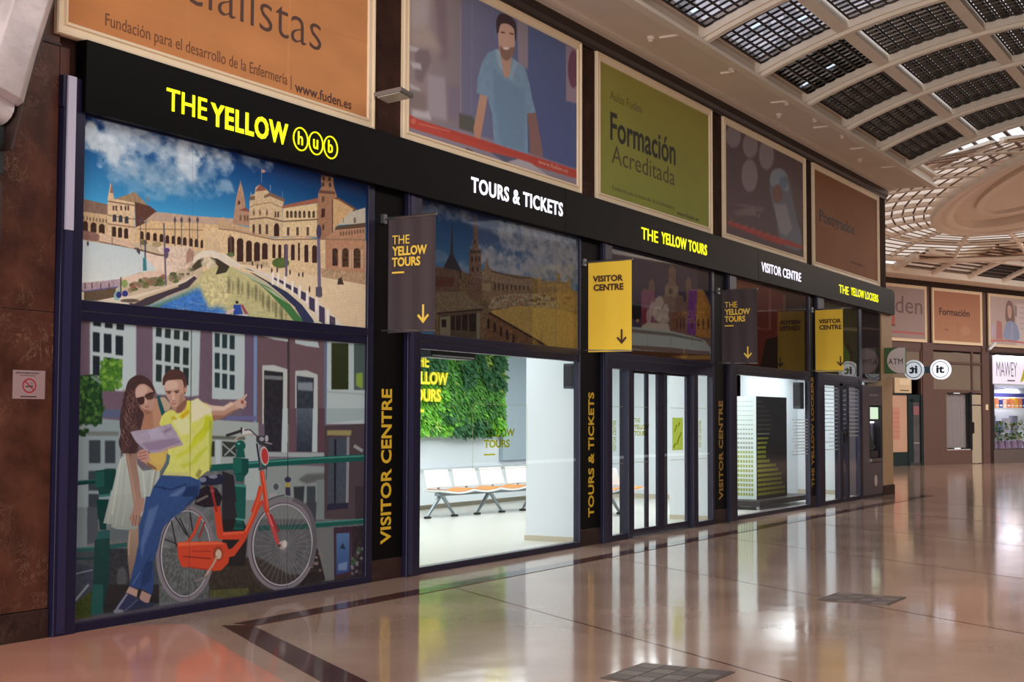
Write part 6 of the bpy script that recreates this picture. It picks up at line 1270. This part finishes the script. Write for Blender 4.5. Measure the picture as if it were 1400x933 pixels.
for k in range(9): pot(6.65+k*.42, -.45, .5, .75+.35*random.random(), (84, 130, 52), [(232, 226, 220), (220, 90, 60), (226, 190, 80)][k % 3], ORD[k]+' potted flowering plant from the left in the far bright shop window')
for k in range(6): o = fb(6.6+k*.5, 6.95+k*.5, -1.1, -.95, 1.1, 1.55+.1*(k % 3)).build('display_card', mat('card_%d' % (k % 3), rgb(*[(120, 130, 190), (220, 214, 230), (150, 150, 170)][k % 3]), .5)); tag(o, ORD[k]+' pale card from the left behind the plants in the far bright shop', 'card', 'cards in the far shop window'); 
for k in range(6): o = fb(6.62+k*.5, 6.93+k*.5, -1.3, -.9, .5, 1.1).build('display_crate', mat('crate_white', rgb(200, 200, 214), .5)); tag(o, ORD[k]+' white crate from the left behind the plants in the far bright shop', 'crate', 'crates in the far shop window')
# security camera above the pillar
t = empty('security_camera', fp(5.95, .1, 4.3)); tag(t, 'small security camera on the far brown pillar top', 'camera'); MB().tube([fp(5.8, .06, 4.2), fp(5.9, .14, 4.25)], .018, 8).build('bracket', M_dmetal, t); MB().tube([fp(5.85, .16, 4.15), fp(6.15, .24, 4.4)], .06, 10).build('body', M_white, t)
# dark projecting lamp over the far poster
o = fb(-.35, 1.2, .2, .8, 6.5, 6.56).build('projecting_lamp', M_dmetal); 
bpy.data.objects.remove(o)

# ------------------------------------------------------------------ ATM, its sign, the round sign
t = empty('cash_machine', (28.33, 0, 0)); tag(t, 'grey cash machine built into the end of the shopfront', 'cash machine')
M_atm = mat('atm_grey', rgb(96, 86, 92), .4, var=.05); M_atmd = mat('atm_dark', rgb(38, 34, 42), .4)
B(27.62, 28.06, -.03, .3, .06, 2.26).build('body', M_atm, t); B(28.06, 29.06, -.03, .3, .06, .72).build('lower_panel', M_atm, t, bevel=.004); B(28.06, 29.06, -.03, .3, 1.86, 2.26).build('upper_panel', M_atm, t, bevel=.004); B(28.95, 29.06, -.03, .3, .72, 1.86).build('side_cheek', M_atmd, t)
B(28.06, 28.95, .18, .3, .72, 1.86).build('recess_back', M_atm, t); B(28.06, 28.14, -.03, .3, .72, 1.86).build('cheek', M_atmd, t); B(27.6, 29.06, -.03, .06, 0, .06).build('kick', M_atmd, t)
B(28.16, 28.92, .02, .18, 1.56, 1.84).build('screen_housing', M_atmd, t); B(28.24, 28.90, .012, .02, 1.58, 1.82).build('screen', mat('atm_screen', rgb(200, 230, 200), .3, emit=.8, ecol=(.66, .86, .64, 1)), t)
B(28.14, 28.95, -.06, .2, .72, .78).build('shelf', M_steel, t); B(28.16, 28.93, .12, .18, .95, 1.5).build('fascia_panel', mat('atm_blue_grey', rgb(130, 132, 160), .4), t); MB().prism([(28.2, .1, .98), (28.75, .02, .98), (28.2, .02, 1.35)], (0, .04, 0)).build('teal_guard', mat('atm_teal', rgb(20, 70, 66), .4), t)
kp = B(28.2, 28.75, -.02, .12, .80, .94).build('keypad', M_atmd, t)
for i in range(4):
    for j in range(3): B(28.26+i*.11, 28.34+i*.11, -.0, .03, .94, .948).build('key', M_steel, kp)
B(28.2, 28.9, .1, .17, 1.5, 1.53).build('lamp', mat('atm_lamp', rgb(230, 230, 250), .4, emit=3, ecol=(.9, .9, 1, 1)), t)
B(28.12, 28.72, -.032, -.03, 2.045, 2.085).build('print_line', mat('atm_grey_ink', rgb(138, 128, 132), .5), t)
P = [(28.52+.1*math.cos(a)*1.0, -.034, .33+.115*math.sin(a)) for a in np.linspace(0, 2*PI, 21)[:-1]]; MB().prism(P, (0, .004, 0)).build('oval_sticker', mat('oval_pale', rgb(206, 190, 190), .5), t)
# ATM box sign
t = empty('atm_sign', (29.3, -.02, 2.8)); tag(t, 'square projecting sign with a white disc reading ATM on green', 'sign')
M_sg = mat('sign_green', rgb(70, 112, 66), .5); M_sw = mat('sign_greyish_white', rgb(240, 226, 226), .5)
B(29.26, 29.34, -.47, -.03, 2.53, 3.07).build('box', M_sg, t, bevel=.004); B(29.28, 29.32, -.03, .0, 2.6, 3.0).build('bracket', M_dmetal, t)
P = [(29.257, -.35+.26*math.cos(a), 2.8+.26*math.sin(a)) for a in np.linspace(0, 2*PI, 41)[:-1]]; P = [(x, max(y, -.466), z) for x, y, z in P]; MB().prism(P, (.004, 0, 0)).build('disc', M_sw, t)
B(29.256, 29.2595, -.466, -.30, 2.535, 3.065).build('white_edge', M_sw, t); text('lettering', 'ATM', (29.2555, -.115, 2.72), (0, -1, 0), ZUP, .30, .12, M_dtext, t, .002, .0, 1.1)
# round illuminated double sign on a teal bracket
t = empty('round_sign', (30.15, -.0, 2.63)); tag(t, 'pair of round illuminated signs with the letters it on a teal bracket, one mirrored', 'sign')
M_disc = mat('lit_disc', rgb(240, 240, 248), .4, emit=1.25, ecol=(.9, .9, 1, 1)); M_teal = mat('sign_teal', rgb(24, 52, 66), .4); M_discb = mat('pale_disc', rgb(214, 226, 236), .4, emit=.45, ecol=(.75, .82, .92, 1))
B(30.18, 30.24, -1.0, 0, 2.56, 2.70).build('bracket', M_teal, t)
for (yc, md, mir) in ((-.425, M_discb, True), (-.985, M_disc, False)):
    def circ(r, x): return [(x, yc+r*math.cos(a), 2.63+r*math.sin(a)) for a in np.linspace(0, 2*PI, 41)[:-1]]
    MB().prism(circ(.208, 30.10), (.1, 0, 0)).build('disc', md, t)
    MB().tube(circ(.168, 30.10), .008, 6, closed=True).build('ring', M_teal, t)
    U = (0, 1, 0) if mir else (0, -1, 0); o0 = yc-.085 if mir else yc+.085
    text('lettering', 'it', (30.096, o0, 2.55), U, ZUP, .17, .17, M_teal, t, .003 if not mir else -.003, .04)
B(29.9, 30.2, -.06, -.02, 2.57, 2.69).build('wall_arm', M_teal, t)

# ------------------------------------------------------------------ shop interior
fl = struct(B(11.0, 25.5, .06, 5.7, -.02, .004).build('floor_shop', M_wfloor)); B(25.5, 29.06, .1, 1.9, -.02, .004).build('floor_part', M_wfloor, fl)
cs = struct(B(11.0, 25.5, .3, 5.7, 2.95, 3.1).build('ceiling_shop', M_white)); B(11.0, 29.3, .06, .34, 2.34, 3.1).build('bulkhead', M_white, cs); B(25.5, 29.3, .1, 1.9, 2.6, 2.7).build('lower_part', M_white, cs)
wbk = struct(B(11.0, 25.5, 5.45, 5.7, 0, 3.0).build('wall_shop_back', M_white)); B(11, 25.4, 5.42, 5.45, 0, .09).build('skirting', M_skirt, wbk)
# white dado with top ledge, grey recess panel
B(11.1, 25.4, 5.28, 5.45, .66, .70).build('ledge', mat('pale_ledge', rgb(200, 206, 210), .4), wbk); B(11.1, 25.4, 5.3, 5.45, .09, .66).build('dado', M_white, wbk)
B(22.7, 25.4, 5.36, 5.44, .78, 2.95).build('grey_panel', mat('blue_grey_panel', rgb(166, 182, 192), .5), wbk)
wl = struct(B(10.98, 11.1, .06, 5.7, 0, 3.0).build('wall_shop_left', M_white))
we = struct(B(25.4, 25.55, 1.75, 5.6, 0, 3.0).build('wall_shop_end', M_white)); B(25.38, 25.4, 1.75, 5.45, 0, .09).build('skirting', M_skirt, we); B(25.4, 29.1, 1.75, 1.9, 0, 2.7).build('return', M_white, we); B(28.95, 29.05, .31, 1.9, 0, 2.7).build('end', M_white, we); B(28.935, 28.95, .35, 1.75, 0, .09).build('skirting', M_skirt, we)
st = struct(B(15.75, 16.0, .07, .98, 0, 2.95).build('wall_partition', M_white)); B(15.735, 15.75, .07, .98, 0, .07).build('skirting', M_skirt, st); B(15.735, 16.0, .98, .995, 0, .07).build('skirting', M_skirt, st)
s2_ = struct(B(20.35, 20.5, .07, .98, 0, 2.95).build('wall_divider', M_white)); B(20.335, 20.35, .07, .98, 0, .07).build('skirting', M_skirt, s2_)
for i, (x, y) in enumerate(((13.2, 1.6), (13.2, 4.0), (17.6, 1.6), (17.6, 4.0), (22.4, 1.6), (22.4, 4.0))):
    t = empty('ceiling_panel_light', (x, y, 2.95)); tag(t, 'square white panel light in the shop ceiling, %s row above the %s' % (('front', 'rear')[i % 2], ('bench window', 'entrance', 'locker window')[i//2]), 'light', 'panel lights in the shop ceiling')
    B(x-.32, x+.32, y-.32, y+.32, 2.925, 2.95).build('frame', M_white, t); B(x-.29, x+.29, y-.29, y+.29, 2.92, 2.926).build('diffuser', mat('panel_diffuser', rgb(250, 252, 255), .5, emit=5, ecol=(.95, .98, 1, 1)), t)
area('shop_light_1', (14.6, 2.6, 2.85), (0, 0, 0), 5, 3.5, 150, (.96, .98, 1)); area('shop_light_2', (19, 2.8, 2.85), (0, 0, 0), 4, 3.5, 120, (.95, .98, 1)); area('shop_light_3', (23, 1.6, 2.85), (0, 0, 0), 3.4, 2.2, 130, (.95, .98, 1)); area('shop_light_4', (27, 1.0, 2.55), (0, 0, 0), 2.6, 1, 50, (.95, .98, 1))
# air curtain and speaker by the glass
t = B(12.3, 13.2, .2, .4, 2.2, 2.30).build('air_curtain', M_dmetal); tag(t, 'dark grey air curtain hung above the glass in front of the plant wall', 'heater'); B(12.33, 13.17, .19, .2, 2.21, 2.225).build('grille', mat('grille_pale', rgb(190, 196, 200), .5), t)
t = B(15.36, 15.60, .10, .24, 1.93, 2.24).build('wall_speaker', mat('speaker_grey', rgb(70, 74, 84), .5), bevel=.01); tag(t, 'dark grey speaker box at the top right inside the bench window', 'speaker'); B(15.35, 15.36, .11, .23, 1.96, 2.21).build('front', M_dmetal, t)
t = B(24.02, 24.22, .06, .2, 1.75, 2.22).build('wall_speaker', mat('speaker_grey', rgb(70, 74, 84), .5), bevel=.01); tag(t, 'dark grey box at the top right of the locker window', 'speaker'); B(24.01, 24.02, .07, .19, 1.8, 2.18).build('front', M_dmetal, t)
# wall socket
t = B(28.93, 28.945, .62, .74, .36, .48).build('wall_socket', M_white); tag(t, 'white wall socket near the floor behind the last door', 'socket'); B(28.925, 28.93, .65, .69, .40, .44).build('insert', M_dmetal, t)
# decals on the glass
M_dec = glass('decal_yellow_green', (.80, .76, .05, 1), .3, .1)
def decal_frame(x0, x1, z0, z1, par, m=M_dec, w=.006):
    for a in ((x0, x1, z0, z0+w), (x0, x1, z1-w, z1), (x0, x0+w, z0, z1), (x1-w, x1, z0, z1)): B(a[0], a[1], .011, .0125, a[2], a[3]).build('outline', m, par)
t = empty('glass_decal', (13.4, .012, 1.0)); tag(t, 'yellow decal reading THE YELLOW TOURS in a thin square on the bench window', 'decal')
M_thin = mat('decal_thin_line', rgb(186, 196, 140), .5); decal_frame(12.85, 14.04, 1.0, 1.715, t, M_thin, .004)
def tx(s, x0, x1, z0, z1, m, off, par, y=.0105): return text('lettering', s, (x0, y, z0), UX, ZUP, x1-x0, z1-z0, m, par, .0015, off)
tx('THE', 13.08, 13.35, 1.47, 1.55, M_dec, .0, t); tx('YELLOW', 13.08, 13.75, 1.355, 1.445, M_dec, .035, t); tx('TOURS', 13.08, 13.64, 1.235, 1.325, M_dec, .035, t); B(13.08, 13.32, .011, .0125, 1.155, 1.172).build('underline', M_dec, t)
M_dp = glass('decal_pale_lime', (.74, .78, .30, 1), .3, .1)
for (x0, x1, kind, lb) in ((16.17, 16.6, 'v', 'pale decal with upright words on the left fixed pane of the entrance'), (16.98, 17.5, 'h', 'pale yellow decal reading THE YELLOW TOURS on the left sliding door'), (18.22, 18.75, 'q', 'pale lime patterned decal on the right sliding door'), (19.08, 19.55, 'v', 'pale decal with upright words on the right fixed pane of the entrance')):
    t = empty('glass_decal', ((x0+x1)/2, .02, 1.0)); tag(t, lb, 'decal'); off = .03 if kind in 'hq' else 0
    for z in (.98, 1.715): B(x0, x1, .011+off, .0125+off, z, z+.005).build('outline', M_thin, t)
    if kind == 'h': tx('THE', x0+.02, x0+.2, 1.51, 1.57, M_dp, 0, t, .033); tx('YELLOW', x0+.02, x0+.5, 1.42, 1.485, M_dec, .03, t, .033); tx('TOURS', x0+.02, x0+.42, 1.335, 1.4, M_dec, .03, t, .033)
    elif kind == 'v': text('lettering', 'VISITOR CENTRE', (x0+.22 if x0 < 17 else x0+.2, .0105, 1.14), ZUP, (-1, 0, 0), .4, .09, M_dp, t, .0015, .02)
    else:
        o = sheet('pattern', (x0+.07, .041, 1.12), UX, ZUP, .38, .46, .001, M_dp, t)
        for k, (a0, b0, c0) in enumerate(((.09, 1.15, .12), (.2, 1.2, .2), (.3, 1.3, .12), (.12, 1.38, .16), (.26, 1.46, .09))): MB().prism([(x0+a0, .0405, b0), (x0+a0+.05, .0405, b0), (x0+a0+.05+c0*.5, .0405, b0+c0*.6), (x0+a0+c0*.5, .0405, b0+c0*.6)], (0, -.001, 0)).build('stroke', M_dec, t)
# planted wall with raised yellow lettering
t = empty('plant_wall', (18.8, 5.4, 1.24)); tag(t, 'green wall of mixed foliage on the back wall of the shop', 'plant wall'); B(14.2, 22.6, 5.36, 5.44, 1.28, 2.92).build('backing', mat('moss_backing', rgb(34, 60, 28), .9), t)
random.seed(21); lm = [mat('leaf_bright', rgb(120, 200, 50), .55), mat('leaf_mid', rgb(84, 152, 56), .55), mat('leaf_dark', rgb(50, 108, 62), .55), mat('leaf_lime', rgb(176, 204, 90), .55)]
lb = [MB() for _ in lm]
for k in range(26000):
    x = random.uniform(14.25, 22.66); z = random.uniform(1.30, 2.9); 
    n = vnoise(np.array(x*1.1), np.array(z*1.6), 5)+.35*vnoise(np.array(x*3.), np.array(z*3.), 8)
    i = 0 if n > .85 else 1 if n > .6 else 2 if n > .38 else 3
    if z < 1.5 and i != 2: i = 0
    if random.random() < .15: i = random.randrange(4)
    p = np.array([x, 5.36-random.random()*.06, z]); a = random.uniform(-2.6, -.5); L = random.uniform(.05, .13) if i != 2 else random.uniform(.08, .2); dv = np.array([math.cos(a)*.8, -random.uniform(.2, .9), math.sin(a)]); dv /= np.linalg.norm(dv); sd = np.array([math.sin(a), random.uniform(-.3, .3), -math.cos(a)])*L*.22
    lb[i].quad([tuple(p), tuple(p+dv*L*.5+sd), tuple(p+dv*L), tuple(p+dv*L*.5-sd)])
for b, m_ in zip(lb, lm): o = b.build('foliage', m_, t); o['kind'] = 'stuff'
t = empty('wall_lettering', (19.8, 5.2, 2.0)); tag(t, 'raised yellow letters THE YELLOW TOURS on the plant wall, cut off by the window edge', 'sign'); M_yw = mat('bright_yellow_letters', rgb(250, 232, 40), .5)
text('lettering', 'THE', (19.32, 5.2, 2.42), UX, ZUP, .55, .2, M_yw, t, .03, .02); text('lettering', 'YELLOW', (19.25, 5.2, 2.13), UX, ZUP, 1.22, .22, M_yw, t, .03, .035); text('lettering', 'TOURS', (19.25, 5.2, 1.84), UX, ZUP, 1.0, .22, M_yw, t, .03, .035); B(19.27, 19.72, 5.17, 5.2, 1.66, 1.71).build('underline', M_yw, t)
# beam benches
M_or = mat('orange_seat_pad', rgb(214, 140, 66), .5); M_shell = mat('white_seat_shell', rgb(238, 238, 238), .35); M_al = mat('aluminium_leg', rgb(150, 160, 166), .3, metal=.7)
def bench(P0, P1, n, label, flip=1):
    P0, P1 = np.array(P0, float), np.array(P1, float); d = P1-P0; Lh = np.linalg.norm(d[:2]); u = np.array([d[0], d[1], 0])/Lh; w = np.array([u[1], -u[0], 0])*flip   # w toward the viewer
    t = empty('waiting_bench', tuple(P0)); tag(t, label, 'bench', None); wd = Lh/n
    for k in range(n):
        a = k*wd; N = 10; top = []; bot = []
        for i in range(N+1):
            q = i/N; zz = .44-.035*math.sin(q*PI); top.append((a+wd*q, zz)); bot.append((a+wd*q, zz-.03))
        F = lambda q, s_, z: tuple(P0+u*q+w*s_+UP*z)
        o = MB().prism([F(q, .24, z) for q, z in top]+[F(q, .24, z) for q, z in bot[::-1]], tuple(w*-.46)).build('seat', M_shell, t)
        MB().prism([F(a+.02+(q-a)*(wd-.04)/wd, .22, z+.012) for q, z in top]+[F(a+.02+(q-a)*(wd-.04)/wd, .22, z) for q, z in top[::-1]], tuple(w*-.40)).build('seat_pad', M_or, o)
        bk = MB().hexa([F(a+.04, -.20, .46), F(a+wd-.04, -.20, .46), F(a+wd-.04, -.23, .46), F(a+.04, -.23, .46), F(a+.06, -.28, .74), F(a+wd-.06, -.28, .74), F(a+wd-.06, -.30, .74), F(a+.06, -.30, .74)]).build('backrest', M_shell, t, bevel=.02)
        MB().tube([F(a+wd/2, -.1, .40), F(a+wd/2, -.22, .42), F(a+wd/2, -.25, .55)], .02, 8).build('back_bracket', M_al, bk)
    MB().obox(P0, (.05, Lh-.05), (-.05, .05), (.34, .39), u, w, UP).build('beam', M_al, t)
    for q in np.arange(.15, Lh, 1.24):
        for s_ in (-.33, .33):
            l = MB().tube([tuple(P0+u*q+UP*.37), tuple(P0+u*(q+s_)+w*(.0)+UP*.03)], [.035, .022], 8).build('leg', M_al, t, smooth=True)
            MB().obox(P0+u*(q+s_), (-.05, .06), (-.03, .03), (.004, .035), u, w, UP).build('foot', M_dmetal, l)
bench((18.5, 4.15, 0), (21.3, 3.80, 0), 4, 'white and orange waiting bench in front of the plant wall')
bench((19.2, 2.35, 0), (21.3, 2.05, 0), 3, 'white and orange waiting bench end seen through the left fixed pane of the entrance')
# locker cabinet
t = empty('locker_cabinet', (24.3, .9, 0)); tag(t, 'black locker cabinet with a green dash pattern on a wheeled plinth', 'locker')
x0, x1, y0, y1 = 23.52, 25.15, .70, 1.5
body = B(x0, x1, y0, y1, .16, 1.97).build('body', mat('black_cabinet', rgb(30, 28, 30), .45), t)
sheet('front_pattern', (x0+.003, y0-.002, .16), UX, ZUP, x1-x0-.006, 1.81, .001, imat('front_pattern', paint_locker(False).img('front_pattern', 1.3, .3), .5), t)
sheet('side_pattern', (x0-.002, y1, .16), (0, -1, 0), ZUP, y1-y0, 1.81, .001, imat('side_pattern', paint_locker(True).img('side_pattern', 1.0, .3), .5), t)
B(23.0, 25.9, .45, 1.2, .07, .16).build('plinth', mat('plinth_grey', rgb(26, 26, 28), .5), t)
for x in (23.1, 25.8):
    for y in (.52, 1.12): MB().tube([(x-.02, y, .035), (x+.02, y, .035)], .035, 10).build('castor', M_steel, t)

# ------------------------------------------------------------------ slanting painted metal chute and wall box at the far left
t = empty('slanted_duct', (6.4, -.35, 3.7)); tag(t, 'scuffed whitish metal duct slanting down the wall at the top left corner', 'duct')
M_duct = mat('scuffed_white_metal', rgb(196, 184, 184), .35, metal=.25, var=.38, vscale=4, bump=.5, bscale=11)
mb = MB(); path = [((6.71, -.20, 4.95), 1.0), ((6.55, -.20, 4.45), 1), ((6.42, -.20, 4.05), 1), ((6.33, -.20, 3.72), .97)]
A = np.array([.955, 0, -.29]); pr = [(-.20, .10), (-.20, -.06), (-.14, -.12), (.10, -.14), (.17, -.10), (.20, -.02), (.20, .10)]
MB().sweep([(a, b) for a, b in pr], [(p, A*s_, (0, 1, 0)) for p, s_ in path]).build('body', M_duct, t, smooth=True, bevel=.01)
mb = MB().tube([(6.10, -.14, 3.74), (6.46, -.14, 3.62)], .10, 14).build('rolled_end', M_duct, t, smooth=True)
MB().sweep([(-.006, .17), (-.006, -.06), (.006, -.06), (.006, .17)], [((6.925, -.2, 4.95), A, (0, 1, 0)), ((6.54, -.2, 3.75), A, (0, 1, 0)), ((6.43, -.2, 3.35), A, (0, 1, 0))]).build('side_plate', mat('dark_side_plate', rgb(60, 44, 40), .5), t)
B(6.32, 6.45, -.16, -.03, 3.2, 3.52).build('painted_shade_sheet', mat('dark_green_shade', rgb(36, 44, 42), .6), t)  # dark sheet painting the shade in the space below the duct
t = empty('wall_box', (6.2, -.2, 2.9)); tag(t, 'grey metal box on the wall below the duct at the left edge', 'box'); B(5.9, 6.29, -.30, -.025, 3.12, 3.50).build('case', mat('grey_case', rgb(120, 108, 112), .45, var=.15), t, bevel=.01); B(5.9, 6.31, -.32, -.025, 2.7, 3.1).build('lower_case', M_cornice, t); B(6.33, 6.40, -.2, -.02, 2.95, 3.12).build('clip', M_duct, t)
